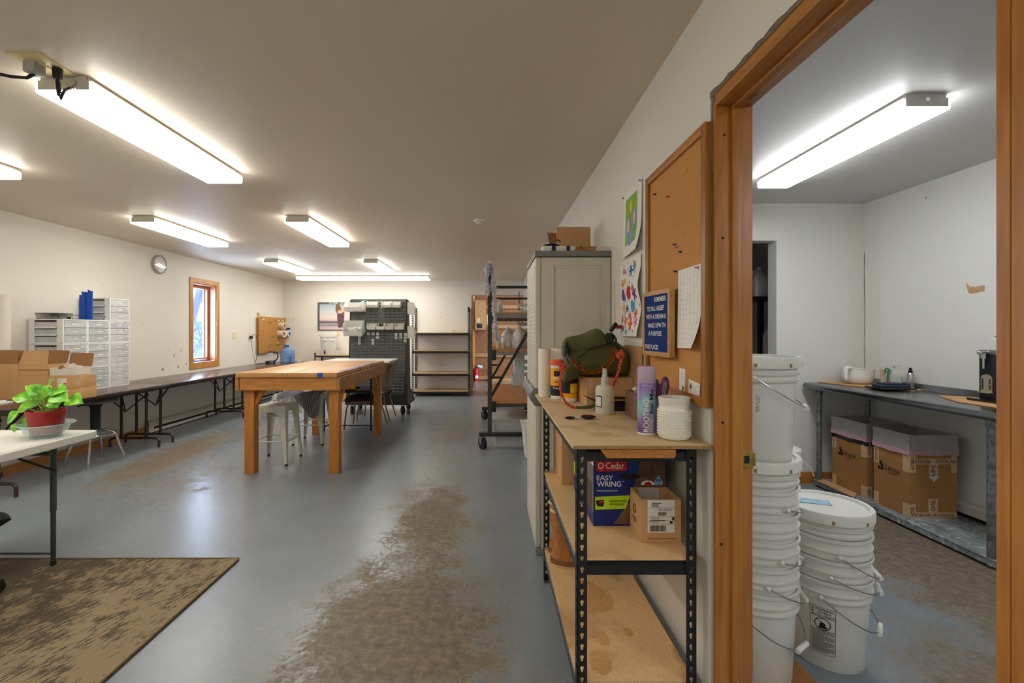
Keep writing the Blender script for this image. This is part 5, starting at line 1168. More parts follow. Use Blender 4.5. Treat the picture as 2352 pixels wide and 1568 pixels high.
# plank pushed in under the top
mb = MB(); mb.prism([(.365, 1.500, .9715), (.612, 1.500, .9715), (.612, 1.500, .952), (.605, 1.500, .945), (.385, 1.500, .945)], (0, .016, 0)); mb.box(.385, .605, 1.514, 1.53, .945, .9715)
tag(obj('wooden_plank', mb, wood('plank end grain', S(150,92,30), S(196,132,58), 'x', .6, 14, 4)), 'short orange plank wedged under the front of the chipboard top', 'plank')

# --- shelf contents
oc_ = thing('mop_box', 'blue mop bucket carton with a red badge on the middle shelf', 'box', (.405, 1.785, zs1)); bw_, bd, bh = .284, .41, .315
M_navyb = mat('deep blue print', S(10,34,112), .45, 0, .08, 5); M_grey = mat('grey brown print', S(120,108,98), .5, 0, .12, 12); M_red = mat('signal red print', S(206,22,30), .45); M_lime = mat('lime print', S(176,214,24), .5); M_wtxt = mat('white lettering', S(240,238,232), .6)
mb = MB(); mb.box(0, bw_, 0, bd, 0, bh); obj('carton', mb, [M_navyb], oc_)
k = 1.785/F; cq = lambda x, y: ((1340+x/7.129-CX)*k-.405, H-zs1-((1040+y/7.129)-CY)*k)
M_floorp = wood('printed floor', S(74,52,36), S(128,98,72), 'x', .5, 14, 8, knots=False)
def patch(name, pts, mm, off=.0006, par=oc_): mb = MB(); mb.prism([(cq(x, y)[0], -off, cq(x, y)[1]) for x, y in pts], (0, .0004, 0)); return obj(name, mb, mm, par)
patch('printed_floor', [(955,60), (1340,60), (1345,1190), (490,1160), (760,800)], M_floorp)
patch('blue_glow', [(730,60), (960,60), (900,330), (740,330)], mat('cyan print', S(18,62,146), .5, 0, .25, 9), .0005)
patch('red_badge', [(205,60), (715,60), (712,270), (690,290), (235,303), (207,280)], M_red, .0010)
patch('green_band', [(188,718), (770,690), (690,912), (193,927)], M_lime, .0010)
hh = [(590+170+175*math.cos(a)*.98*(1.0), 388+45*math.sin(a)) for a in [2*PI*j/24 for j in range(24)]]; patch('hand_hole', hh, M_ink, .0012)
patch('mop_head', [(935,520), (960,470), (1060,440), (1140,470), (1175,520)], M_wtxt, .0012); patch('mop_hub', [(1000,520), (1010,480), (1060,468), (1110,485), (1118,520)], M_red, .0016)
patch('mop_pole', [(1058,480), (1066,482), (1150,150), (1142,150)], M_ink, .0016)
drop = [(1230,355), (1265,420), (1295,465), (1300,500), (1285,520), (1175,520), (1163,490), (1170,450), (1200,405)]
patch('water_drop', drop, mat('pale blue print', S(120,186,226), .5), .0014)
patch('bucket_picture', [(200,775), (330,765), (342,800), (325,878), (235,868), (212,840)], M_ink, .0014); patch('bucket_rim', [(250,795), (325,780), (330,805), (260,815)], M_red, .0018)
def tx(body, x, y, x1, hpx, mm, off=.0018, up=1): a = cq(x, y); b_ = cq(x1, y); return text('lettering', body, oc_, (a[0], -off, a[1]), X, Z, hpx/7.129*k, mm, b_[0]-a[0], 'l', 0)
tx('O·Cedar', 238, 205, 668, 105, M_wtxt); tx('EASY', 215, 405, 485, 82, M_wtxt); tx('WRING', 220, 505, 615, 88, M_wtxt); tx('™', 632, 460, 660, 14, M_wtxt)
tx('MICROFIBER SPIN MOP SYSTEM', 215, 582, 632, 24, mat('cyan print', S(24,110,176), .5)); tx('SISTEMA DE FREGONA GIRATORIA', 218, 617, 562, 18, M_wtxt)
tx('HANDS-FREE', 418, 785, 708, 38, M_ink); tx('WRINGING', 420, 838, 668, 38, M_ink); tx('99', 1185, 450, 1270, 52, M_ink)
mb = MB(); mb.box(-.0006, .0004, .0, bd, .05, bh); sp_ = obj('side_print', mb, M_grey, oc_)
mb = MB(); mb.box(-.0012, -.0005, .03, .2, .05, .16); obj('side_panel_print', mb, mat('dark taupe print', S(84,72,64), .5), oc_)
mb = MB(); mb.box(-.0012, -.0005, .24, .41, .08, .14); obj('side_green_band', mb, M_lime, oc_); mb = MB(); mb.box(-.0010, -.0003, .24, .41, .01, .08); mb.box(-.0010, -.0003, .24, .41, .14, .3); obj('side_blue_print', mb, M_navyb, oc_)
text('lettering', 'EASY\nWRING', oc_, (-.0016, .325, .21), -Y, Z, .07, M_wtxt, .12, 'c', 0)
mb = MB(); mb.box(-.001, -.0004, .0, .22, .235, bh); obj('side_white_print', mb, M_wtxt, oc_); mb = MB(); mb.box(-.0016, -.0009, .02, .10, .24, .29); mb.box(-.0016, -.0009, .14, .17, .17, .2); obj('side_red_print', mb, M_red, oc_)
mb = MB(); mb.box(0, .25, 0, .225, 0, .318, .001); tag(obj('tall_carton', mb, M_card, loc=(.357, 2.268, zs1)), 'plain tall brown carton behind the blue mop box', 'cardboard box')
kb = open_carton('shipping_box', 'small open brown carton with a white shipping label, before the mop box', (.547, 1.645, zs1), .143, .133, .155, [], .0)
l = MB(); l.box(.022, .119, -.0012, -.0002, .036, .153, .0); lab = obj('shipping_label', l, M_label, kb)
r = random.Random(5); mb = MB()
def inkbox(x0, x1, z0, z1): mb.box(x0, x1, -.0018, -.0012, z0, z1)
for z in (.125, .093, .078, .066): inkbox(.023, .118, z, z+.0006)
x = .030
while x < .088: wq = r.choice((.0008, .0014, .0022)); inkbox(x, x+wq, .040, .062); x += wq+r.choice((.0008, .0014))
x = .060
while x < .088: wq = r.choice((.0006, .0012)); inkbox(x, x+wq, .098, .110); x += wq+.001
inkbox(.110, .118, .081, .092); inkbox(.102, .112, .069, .077)
for k2 in range(3): inkbox(.036, .036+r.uniform(.02, .05), .140-k2*.005, .1425-k2*.005)
inkbox(.030, .085, .0785, .0805)
obj('printed_lines', mb, M_ink, lab)
text('lettering', 'NY 128 0-01', lab, (.062, -.0018, .118), X, Z, .0075, M_ink, .046, 'l', 0); text('lettering', 'UPS GROUND', lab, (.030, -.0018, .0875), X, Z, .006, M_ink, .036, 'l', 0); text('lettering', 'UPS GROUND', lab, (.026, -.0018, .0735), X, Z, .006, M_ink, .036, 'l', 0)
text('lettering', 'please reuse this good packaging', kb, (.072, -.0006, .014), X, Z, .006, M_ink, .10, 'c', 0)
mb = MB(); mb.tube([(-.0008, .075+.012*math.cos(a), .095+.016*math.sin(a)) for a in [2*PI*j/20 for j in range(20)]], .0016, 5, closed=True); mb.box(-.0009, -.0003, .055, .10, .052, .055); mb.box(-.0009, -.0003, .06, .098, .060, .063); mb.box(-.0009, -.0003, .062, .095, .044, .047); obj('box_logo', mb, M_ink, kb)
mb = MB(); mb.box(.03, .11, .126, .1275, .10, .152); obj('inner_label', mb, mat('greyed label', S(196,192,184), .7), kb)
# boots
M_suede = mat('tan suede', S(168,112,62), .9, 0, .16, 26, .2); M_fleece = mat('fleece lining', S(214,186,142), .95, 0, .2, 90, .4); M_sole = mat('gum sole', S(122,84,46), .8, 0, .08)
def boot(label, loc, rz):
    t = thing('suede_boot', label, 'boot', loc, rz, 'tan suede boots')
    P = [(0.0, .020, .048, .115), (.0, .05, .050, .118), (-.005, .085, .050, .10), (.024, .115, .046, .072), (.040, .15, .046, .060), (.045, .20, .048, .058), (.045, .262, .052, .060)]
    mb = MB(); prev = None
    for cx_, z, rw_, rl_ in P:
        cur = [mb.bm.verts.new((cx_+math.cos(a)*rl_*(1.0 if math.cos(a) < 0 else .86), math.sin(a)*rw_*(1+.06*math.sin(z*90)), z+.003*math.sin(3*a))) for a in [2*PI*k/28 for k in range(28)]]
        if prev: mb.skin(prev, cur)
        else: mb.face(cur[::-1])
        prev = cur
    inner = [mb.bm.verts.new((.030+math.cos(a)*.050, math.sin(a)*.040, .255)) for a in [2*PI*k/28 for k in range(28)]]
    obj('upper', mb, M_suede, t)
    mb = MB(); mb.tube([(.045+math.cos(a)*.056, math.sin(a)*.047, .263+.003*math.sin(3*a)) for a in [2*PI*k/28 for k in range(28)]], .008, 8, closed=True); mb.lathe([(0, .235), (.046, .24), (.052, .262)], (.045, 0, 0), 24, 1.05, .85); obj('lining', mb, M_fleece, t)
    mb = MB(); mb.lathe([(0, 0), (1, 0), (1, .024), (0, .024)], n=30); mb.sm = True
    for v in mb.bm.verts: v.co = Vector((v.co.x*(.122 if v.co.x < 0 else .106), v.co.y*.052, v.co.z))
    obj('sole', mb, M_sole, t)
    mb = MB(); mb.tube([(.07, -.046, .03), (.06, -.051, .09), (.02, -.05, .115), (-.03, -.045, .10)], .0022, 5); obj('seam', mb, M_suede, t)
    return t
boot('tan suede boot in front, on the bottom shelf', (.415, 2.335, zs0), PI-.05)
boot('tan suede boot standing behind the front boot', (.418, 2.446, zs0), PI-.06)

# --- things on the chipboard top
def paper_towel(label, x, y, r_=.0565):
    t = thing('paper_towel_roll', label, 'paper towel', (x, y, zt2), 0, 'paper towel rolls'); mb = MB(); mb.lathe([(.02, 0), (r_-.0015, 0), (r_, .004), (r_, .274), (r_-.0015, .278), (.02, .278), (.02, .25)], n=36); obj('paper', mb, mat('quilted paper', S(238,230,216), .9, 0, .02, 60, .15), t)
    mb = MB(); mb.lathe([(.018, .002), (.021, .002), (.021, .279), (.018, .279)], n=20); obj('core', mb, M_cardd, t)
paper_towel('slim paper towel roll nearer the board edge beside the cabinet', .318, 2.665, .036); paper_towel('fuller paper towel roll behind the orange wipes tub', .415, 2.705)
M_orange = mat('orange plastic', S(232,92,20), .4); M_lab = mat('yellow label', S(244,170,20), .5, 0, .05)
def wipes(label, x, y, h, lidc, r_=.043):
    t = thing('wipes_tub', label, 'wipes tub', (x, y, zt2)); mb = MB(); mb.lathe([(0, 0), (r_*.95, 0), (r_, .006), (r_, h-.03), (0, h-.03)], n=32); obj('tub', mb, M_white, t)
    mb = MB(); mb.lathe([(r_*1.03, h-.034), (r_*1.04, h-.012), (r_*.98, h-.004), (r_*.6, h), (0, h)], n=32); obj('lid', mb, lidc, t)
    return t
def band(par, r_, a0, a1, z0, z1, mm, name='label', off=.0006):
    mb = MB(); mb.grid(lambda u, v: ((r_+off)*math.cos(a0+(a1-a0)*u), (r_+off)*math.sin(a0+(a1-a0)*u), z0+(z1-z0)*v), 24, 1); return obj(name, mb, mm, par)
def wrap(r_, a_mid, z, off=.0012): return lambda u, v: ((r_+off)*math.cos(a_mid+u/r_), (r_+off)*math.sin(a_mid+u/r_), z+v)
A = -PI/2-.25
t1 = wipes('tall orange-lidded wipes tub with a yellow label', .385, 2.575, .222, M_orange); band(t1, .043, -PI, PI, .02, .175, M_lab); band(t1, .043, -PI, PI, .02, .075, M_ink, 'dark_band', .0009); band(t1, .043, A-.5, A+.6, .128, .158, M_gloss, 'badge', .0011)
text('lettering', 'ARMOR ALL', t1, (0,0,0), X, Z, .016, M_wtxt, .062, 'c', fn=wrap(.043, A+.1, .120, .0014)); text('lettering', 'ORIGINAL', t1, (0,0,0), X, Z, .010, M_ink, .034, 'c', fn=wrap(.043, A, .096)); text('lettering', 'Protectant', t1, (0,0,0), X, Z, .014, M_wtxt, .062, 'c', fn=wrap(.043, A+.15, .064, .0016))
t2 = wipes('shorter wipes tub with a red lid and black and yellow label', .432, 2.488, .165, mat('red orange plastic', S(222,52,20), .35)); band(t2, .043, -PI, PI, .02, .128, M_lab); band(t2, .043, -PI, PI, .045, .126, M_ink, 'dark_band', .0009); band(t2, .043, A+.2, A+1.7, .048, .098, mat('yellow text panel', S(236,196,30), .5, 0, .2, 90), 'text_panel', .0012)
bx_ = thing('bag_carton', 'brown carton under the green bag', 'cardboard box', (.480, 2.315, zt2)); mb = MB(); mb.prism([(.012, 0, 0), (.245, 0, 0), (.245, .34, 0), (-.012, .34, 0)], (0, 0, .142)); obj('body', mb, M_card, bx_)
mb = MB(); mb.box(.02, .04, -.0008, 0, .005, .142); obj('tape_strip', mb, M_tape, bx_)
mb = MB(); mb.box(0, .004, 0, .30, 0, .305); tag(obj('cardboard_sheet', mb, M_card, loc=(XR-.012, 2.19, zt2)), 'brown cardboard sheet leaning on the wall behind the green bag', 'cardboard')

# green bag: body lofted along its length, folded mouth on top, clips, chain, rope strap
M_olive = mat('olive canvas', S(86,88,50), .85, 0, .14, 9, .15); M_olived = mat('olive canvas inside', S(40,42,26), .9)
zb_ = zt2+.142; kq = lambda x, y, Y_: at(1290+x/7.468, 740+y/7.468, Y_)
bag_o = Vector((.56, 2.42, zb_)); bg_ = thing('canvas_bag', 'olive green canvas bag with amber chain and orange rope strap', 'bag', bag_o)
def loft(mb, secs, n=36, e=2.6, wr=0, seed=1):
    prev = None
    for cx_, cy_, cz_, ry, rz_, tilt in secs:
        cur = []
        for k in range(n):
            a = 2*PI*k/n; c, s = math.cos(a), math.sin(a); q = (abs(c)**e+abs(s)**e)**(-1/e)
            p = Vector((0, c*q*ry, s*q*rz_)); wv = wr*mnoise.noise(Vector((cx_*14, p.y*16+seed, p.z*16))); p *= 1+wv
            ct, st_ = math.cos(tilt), math.sin(tilt); cur.append(mb.bm.verts.new((cx_+p.z*st_, cy_+p.y, cz_+p.z*ct)))
        if prev: mb.skin(prev, cur)
        else: mb.face(cur[::-1], True)
        prev = cur
    mb.face(prev, True)
mb = MB(); loft(mb, [(-.175, -.02, .060, .015, .03, 0), (-.165, -.02, .068, .06, .058, 0), (-.13, -.02, .082, .085, .078, .05), (-.06, -.01, .098, .098, .094, .05), (.02, 0, .104, .10, .10, 0), (.09, 0, .098, .10, .095, 0), (.145, 0, .082, .09, .078, 0), (.166, 0, .07, .05, .05, 0), (.169, 0, .07, .01, .02, 0)], wr=.10); obj('body', mb, M_olive, bg_, sub=1)
mb = MB(); loft(mb, [(-.185, -.06, -.01, .01, .012, 0), (-.178, -.06, .012, .035, .042, .1), (-.14, -.05, .03, .05, .052, .1), (-.09, -.04, .05, .05, .05, 0), (-.05, -.03, .06, .02, .02, 0)], wr=.1, seed=5); obj('side_gusset', mb, M_olive, bg_, sub=1)
mb = MB(); loft(mb, [(-.187, -.04, .150, .012, .015, 0), (-.178, -.04, .152, .045, .048, .1), (-.165, -.035, .160, .058, .045, .15), (-.125, -.03, .166, .068, .050, .1), (-.07, -.03, .172, .072, .048, .05), (-.02, -.03, .192, .070, .056, -.1), (.015, -.03, .200, .066, .058, -.2), (.045, -.03, .182, .06, .058, -.3), (.068, -.03, .150, .045, .052, -.35), (.078, -.03, .140, .015, .025, -.3)], wr=.22, seed=9); obj('rolled_mouth', mb, M_olive, bg_, sub=1)
mb = MB(); mb.ball((.048, -.075, .195), 1, (.020, .03, .036), 14); mb.ball((-.17, -.09, .150), 1, (.010, .014, .040), 12); obj('mouth_lining', mb, M_olived, bg_)
mb = MB(); mb.tube([(-.118, -.118, .10), (-.105, -.125, .06), (-.11, -.12, .01), (-.09, -.11, -.0)], .0025, 5); mb.tube([(-.118, -.112, .10), (-.06, -.12, .145), (.02, -.11, .17), (.09, -.10, .168)], .0025, 5); obj('seam', mb, M_olived, bg_)
M_amber = mat('amber acetate', S(150,74,16), .08, 0, .35, 60, alpha=.86)
yc = 2.42-.128; ctrl = [kq(*p, 2.29)-bag_o for p in ((150,640), (215,690), (270,760), (370,820), (480,855), (600,850), (700,800), (790,735), (840,665), (890,560), (915,450))]
def interp(P, t): f = t*(len(P)-1); i = min(int(f), len(P)-2); return P[i].lerp(P[i+1], f-i)
mb = MB(); nl = 15
for k in range(nl):
    a, b_ = interp(ctrl, k/nl), interp(ctrl, (k+1.25)/nl if k < nl-1 else 1); d = (b_-a); c = (a+b_)/2+Vector((0, -.006, 0)); L_ = d.length*.62; d.normalize(); sd2 = d.cross(Y).normalized() if k % 2 else (d.cross(Y).normalized()*.45+Vector((0, .85, 0))).normalized()
    mb.tube([c+d*(math.cos(q)*L_)+sd2*(math.sin(q)*.0115) for q in [2*PI*j/14 for j in range(14)]], .0036, 6, closed=True)
obj('amber_chain', mb, M_amber, bg_)
M_rope = None
m, nt, b = nodes('orange cord'); wv = N(nt, 'ShaderNodeTexNoise', Scale=1.0, Detail=2.0); nt.links.new(coords(nt, (120, 120, 120)), wv.inputs['Vector']); nt.links.new(ramp(nt, wv.outputs['Fac'], [(.5, S(226,86,22)), (.545, S(226,86,22)), (.57, S(96,58,110))]), b.inputs['Base Color']); b.inputs['Roughness'].default_value = .8; M_rope = m
def rope(P, n=40, r_=.0065, tw_=.0062, turns=9):
    out = MB(); pts = [interp(P, k/n) for k in range(n+1)]
    for ph in (0, PI):
        q = []
        for k, p in enumerate(pts):
            t_ = (pts[min(k+1, n)]-pts[max(k-1, 0)]).normalized(); a = t_.cross(Y).normalized() if abs(t_.y) < .95 else t_.cross(X).normalized(); b_ = t_.cross(a); an = ph+turns*2*PI*k/n; q.append(p+a*(math.cos(an)*tw_)+b_*(math.sin(an)*tw_))
        out.tube(q, r_, 8)
    return out
def smooth(P, it=2):
    for _ in range(it): P = [P[0]]+[x for i in range(len(P)-1) for x in (P[i].lerp(P[i+1], .25), P[i].lerp(P[i+1], .75))]+[P[-1]]
    return P
PL = smooth([kq(20,690,2.31), kq(15,760,2.30), kq(5,850,2.29), kq(-20,950,2.28), kq(-28,1080,2.27), kq(-5,1230,2.26), kq(45,1340,2.25), kq(130,1435,2.24), kq(250,1465,2.235)])
obj('rope_strap', rope([p-bag_o for p in PL], 48, .0042, .0040, 9), M_rope, bg_)
PR = smooth([kq(1020,480,2.20), kq(1035,560,2.19), kq(1025,640,2.18), kq(1000,760,2.17), kq(960,900,2.16), kq(900,1030,2.15), kq(850,1180,2.16), kq(820,1330,2.17)])
obj('rope_strap', rope([p-bag_o for p in PR], 48, .0042, .0040, 9), M_rope, bg_)
for c in ((1010, 575, 2.185), (20, 780, 2.30)):
    p = kq(*c)-bag_o; mb = MB(); mb.tube([p+Vector((.015*math.cos(a), .012*math.sin(a*1.0), .006*math.sin(3*a))) for a in [2*PI*j/20 for j in range(20)]], .0055, 8, closed=True); mb.tube([p+Vector((.013*math.cos(a), .010*math.sin(a), .010-.006*math.sin(3*a))) for a in [2*PI*j/20 for j in range(20)]], .0055, 8, closed=True); mb.tube([p+Vector((.010*math.cos(a), .010*math.sin(a), -.012)) for a in [2*PI*j/20 for j in range(20)]], .005, 8, closed=True); obj('rope_knot', mb, M_rope, bg_)
PG = smooth([kq(250,1465,2.235), kq(380,1468,2.235), kq(520,1440,2.24), kq(640,1390,2.25), kq(760,1360,2.22), kq(820,1340,2.17)])
mb = MB(); mb.tube([p-bag_o for p in PG], .0095, 10, rs=[.009+.0012*math.sin(i*1.2) for i in range(len(PG))]); obj('strap_sleeve', mb, M_olive, bg_)
mb = MB()
for q in (((60,560), (85,620), (60,680), (40,620)), ((110,540), (140,580), (110,690), (85,620))): mb.tube([kq(x, y, 2.30)-bag_o for x, y in q], .0045, 6, closed=True)
mb.tube([kq(x, y, 2.31)-bag_o for x, y in ((95,430), (130,420), (150,480), (110,520))], .005, 6, closed=True)
for q in (((850,250), (930,270), (940,380), (880,400)), ((900,330), (960,400), (1010,470), (950,440)), ((840,180), (900,230), (940,290), (870,260))): mb.tube([kq(x, y, 2.22)-bag_o for x, y in q], .0055, 6, closed=True)
obj('black_clip', mb, M_gloss, bg_)
hk = thing('hanging_hook', 'black handled tool with a red tag hanging on the wall behind the bag', 'hook', at(1411, 752, 2.50)); mb = MB(); mb.bar((-.022, 0, -.02), (.012, 0, .025), .02, .022, bev=.006); mb.bar((-.015, 0, -.03), (.0, .0, -.10), .012, .012); obj('handle', mb, M_gloss, hk)
mb = MB(); mb.box(.005, .045, -.002, .004, -.006, .014); obj('red_tag', mb, mat('red plastic', S(184,30,44), .4), hk); mb = MB(); mb.tube([(.005, 0, .0), (.004, .005, .2), (.01, .03, .26)], .0012, 4); obj('string', mb, mat('red plastic', S(184,30,44), .4), hk)
mb = MB(); mb.cyl((0, 0, 0), (0, 0, .345), .021, n=24); tag(obj('paper_tube', mb, M_paper, loc=(.665, 2.70, zt2)), 'white paper tube standing behind the green bag', 'tube')

# spray bottle, key fob, tape measure, crate of knobs
M_frost = mat('frosted bottle', S(214,212,196), .35, 0, .02, alpha=.92)
sb = thing('spray_bottle', 'frosted spray bottle with clear cap in front of the green bag', 'bottle', (.530, 2.105, zt2)); mb = MB(); mb.lathe([(0, 0), (.040, 0), (.0425, .004), (.0425, .108), (.0405, .118), (.034, .126), (.022, .131), (.016, .134), (.016, .145), (0, .145)], n=36); obj('bottle', mb, M_frost, sb)
M_clcap = mat('clear cap', S(222,222,214), .12, 0, .02, alpha=.6)
mb = MB(); mb.lathe([(.0175, .138), (.0175, .165), (.012, .17), (.010, .205), (.008, .208), (0, .208)], n=24); mb.box(-.006, .006, -.018, .0, .180, .200, .003); obj('cap', mb, M_clcap, sb); mb = MB(); mb.lathe([(.0135, .133), (.0135, .150), (.006, .155), (.006, .2), (0, .2)], n=20); obj('pump', mb, M_white, sb)
band(sb, .0425, -PI/2-1.35, -PI/2-.55, .032, .085, mat('slate print', S(74,72,92), .6), 'label_border', .0006); band(sb, .0425, -PI/2-1.3, -PI/2-.66, .038, .079, M_label, 'label', .0010)
kf = thing('key_fob', 'black car key fob with a ring on the chipboard top', 'key', (.385, 1.965, zt2)); mb = MB(); mb.ball((.038, .0, .0095), 1, (.034, .019, .0095), 20); obj('fob', mb, M_gloss, kf); mb = MB(); mb.box(.03, .042, -.008, .004, .018, .0194, .0005); obj('red_button', mb, M_red, kf)
mb = MB(); mb.tube([(-.015+.014*math.cos(a), .002+.011*math.sin(a), .004) for a in [2*PI*j/20 for j in range(20)]], .0018, 6, closed=True); mb.tube([(-.02+.009*math.cos(a), .004+.008*math.sin(a), .007) for a in [2*PI*j/16 for j in range(16)]], .0012, 6, closed=True); obj('key_ring', mb, M_chrome, kf)
mb = MB(); mb.ball((-.042, -.002, .006), 1, (.022, .011, .006), 16); obj('tag', mb, M_gloss, kf)
tm = thing('tape_measure', 'black tape measure beside the wooden crate', 'tape measure', (.620, 2.19, zt2)); mb = MB(); mb.box(-.045, .035, -.03, .03, 0, .065, .014); obj('case', mb, M_gloss, tm); mb = MB(); mb.box(-.04, .02, -.031, -.0295, .05, .056); obj('yellow_line', mb, M_yel, tm)
sc_ = thing('pointed_tool', 'long black pointed tool lying behind the frosted bottle', 'tool', (.50, 2.28, zt2+.0)); mb = MB(); mb.prism([(-.045, 0, .064), (.05, 0, .014), (.12, 0, .004), (.17, 0, .022), (.17, 0, .032), (.10, 0, .016), (.03, 0, .034)], (0, .02, 0)); obj('blade', mb, M_gloss, sc_)
M_crate = wood('brown crate wood', S(104,72,50), S(142,106,78), 'y', .55, 10, 10)
wc_ = thing('wooden_crate', 'small brown wooden crate filled with white knobs', 'crate', (.617, 1.845, zt2)); mb = MB(); w, d, h = .112, .238, .112
mb.box(0, .009, 0, d, 0, h); mb.box(w-.009, w, 0, d, 0, h); mb.box(.009, w-.009, 0, .009, 0, h); mb.box(.009, w-.009, d-.009, d, 0, h); mb.box(.009, w-.009, .009, d-.009, 0, .008); obj('crate_body', mb, M_crate, wc_, bev=.001)
M_cer = mat('white ceramic', S(226,220,206), .25, 0, .02)
for k, (x, y, z, s) in enumerate(((.035, .195, .085, 1.0), (.075, .12, .085, .9), (.04, .06, .08, 1.0), (.08, .19, .08, .85))):
    kn = thing('ceramic_drawer_pull', ('white ceramic knob sticking up at the far corner of the wooden crate', 'white ceramic knob amid the wooden crate', 'white ceramic knob in the crate end hidden by the spray can', 'white ceramic knob in the crate close to the wall')[k], 'knob', (.617+x, 1.845+y, zt2+z)); mb = MB(); mb.lathe([(0, 0), (.019*s, 0), (.021*s, .006), (.010*s, .012), (.007*s, .02), (.012*s, .028), (.016*s, .034), (.012*s, .041), (.004*s, .044), (.004*s, .047), (0, .047)], n=24); obj('knob_body', mb, M_cer, kn)
wb_ = thing('ceramic_finial', 'white flared ceramic finial leaning in the wooden crate', 'finial', (.617+.075, 1.98, zt2+.085), 0); mb = MB(); mb.lathe([(0, 0), (.016, 0), (.020, .012), (.013, .03), (.011, .045), (.022, .07), (.026, .082), (.012, .092), (0, .094)], n=24); mb.tf(Matrix.Rotation(.3, 4, 'Y')); obj('finial_body', mb, M_cer, wb_)
mb = MB(); r = random.Random(6)
for k in range(9): p = Vector((r.uniform(.02, .09), r.uniform(.05, .21), .09)); q = p+Vector((r.uniform(-.02, .02), r.uniform(-.03, .03), r.uniform(.01, .03))); mb.cyl(p, q, .0022, n=6)
obj('loose_screws', mb, mat('brass screws', S(196,176,130), .35, .6), wc_)

# spray can, pen cup, milk glass jar
m, nt, b = nodes('holographic can'); sp = N(nt, 'ShaderNodeSeparateXYZ'); nt.links.new(coords(nt), sp.inputs[0]); nz = N(nt, 'ShaderNodeTexNoise', Scale=1.0, Detail=1.0); nt.links.new(coords(nt, (14, 14, 11)), nz.inputs['Vector'])
ad = N(nt, 'ShaderNodeMath', operation='MULTIPLY_ADD'); nt.links.new(sp.outputs['Z'], ad.inputs[0]); ad.inputs[1].default_value = 5.2; nt.links.new(nz.outputs['Fac'], ad.inputs[2])
ss = N(nt, 'ShaderNodeMath', operation='SUBTRACT'); nt.links.new(ad.outputs[0], ss.inputs[0]); ss.inputs[1].default_value = .5
nt.links.new(ramp(nt, ss.outputs[0], [(.05, S(118,92,150)), (.2, S(146,124,178)), (.38, S(132,176,190)), (.5, S(150,192,196)), (.62, S(128,150,190)), (.78, S(150,132,184)), (.95, S(124,100,156))]), b.inputs['Base Color']); b.inputs['Roughness'].default_value = .32; b.inputs['Metallic'].default_value = .15; M_holo = m
can = thing('spray_can', 'lilac and teal dry shampoo can with vertical white lettering', 'spray can', (.578, 1.683, zt2)); rc = .0325
mb = MB(); mb.lathe([(0, .001), (rc-.002, .001), (rc, .006), (rc, .186), (rc-.001, .188), (0, .188)], n=40); obj('can_body', mb, M_holo, can)
mb = MB(); mb.lathe([(rc-.001, .0), (rc+.0004, .002), (rc+.0004, .006), (rc, .007)], n=40); obj('bottom_seam', mb, M_white, can)
M_lil = mat('lilac cap', S(190,168,196), .25, 0, .03); mb = MB(); mb.lathe([(rc-.001, .1885), (rc, .190), (rc, .244), (rc-.004, .2485), (0, .2485)], n=40); obj('cap', mb, M_lil, can)
def vwrap(a_mid, z0): return lambda u, v: ((rc+.0009)*math.cos(a_mid+v/rc), (rc+.0009)*math.sin(a_mid+v/rc), z0+u)
A = -PI/2-.32
vt = lambda s, a, z0, h, w: text('lettering', s, can, (0,0,0), X, Z, h, M_wtxt if 'for' not in s else M_navy, w, 'l', fn=(lambda u, v: ((rc+.0009)*math.cos(a-v/rc), (rc+.0009)*math.sin(a-v/rc), z0+u)))
vt('ROOTING', A-.05, .012, .018, .118); vt('for Me', A+.55, .078, .016, .090); vt('DRY SHAMPOO', A+.62, .012, .0065, .064); vt('INSTANT DETOX', A+.36, .012, .004, .05)
text('lettering', 'FOUR REASONS', can, (0,0,0), X, Z, .0032, M_wtxt, .036, 'c', fn=wrap(rc, -PI/2-.15, .180))
M_milk = mat('milk glass', S(226,226,214), .18, 0, .02)
jr = thing('milk_glass_jar', 'white hobnail milk glass jar at the near corner of the top', 'jar', (.650, 1.608, zt2)); mb = MB(); mb.lathe([(0, 0), (.044, 0), (.052, .006), (.0555, .02), (.0555, .100), (.0535, .107), (.0515, .110), (.0515, .122), (.0530, .126), (.0530, .136), (.0540, .139), (.0540, .146), (.049, .147), (.046, .14), (.046, .11), (.05, .09), (.05, .02), (0, .008)], n=48); obj('jar_body', mb, M_milk, jr)
mb = MB()
for j in range(9):
    z = .016+j*.0104
    for k in range(30): a = 2*PI*(k+.5*(j % 2))/30; mb.ball((.0557*math.cos(a), .0557*math.sin(a), z), .0026, n=8)
obj('hobnails', mb, M_milk, jr)
pc = thing('pen_cup', 'clear hobnail glass cup full of pens and scissors', 'cup', (.640, 1.735, zt2)); mb = MB(); mb.lathe([(0, .0), (.040, 0), (.044, .008), (.046, .105), (.043, .105), (.040, .01), (0, .006)], n=36); obj('cup_body', mb, mat('beaded glass', S(210,216,214), .05, 0, .03, alpha=.38), pc)
mb = MB()
for j in range(8):
    for k in range(22): a = 2*PI*(k+.5*(j % 2))/22; mb.ball((.0455*math.cos(a), .0455*math.sin(a), .012+j*.0125), .0028, n=6)
obj('glass_beads', mb, mat('glass bead', S(214,218,216), .05, .2, .02, alpha=.7), pc)
r = random.Random(14); pcs = [(S(54,60,70), 'dark grey pen', 0), (S(96,150,204), 'light blue pen', 1), (S(30,34,40), 'black pen', 2), (S(120,126,130), 'silver grey pen', 3), (S(60,90,80), 'green pen', 4), (S(150,156,160), 'pale silver pen', 5), (S(40,60,110), 'dark blue pen', 6)]
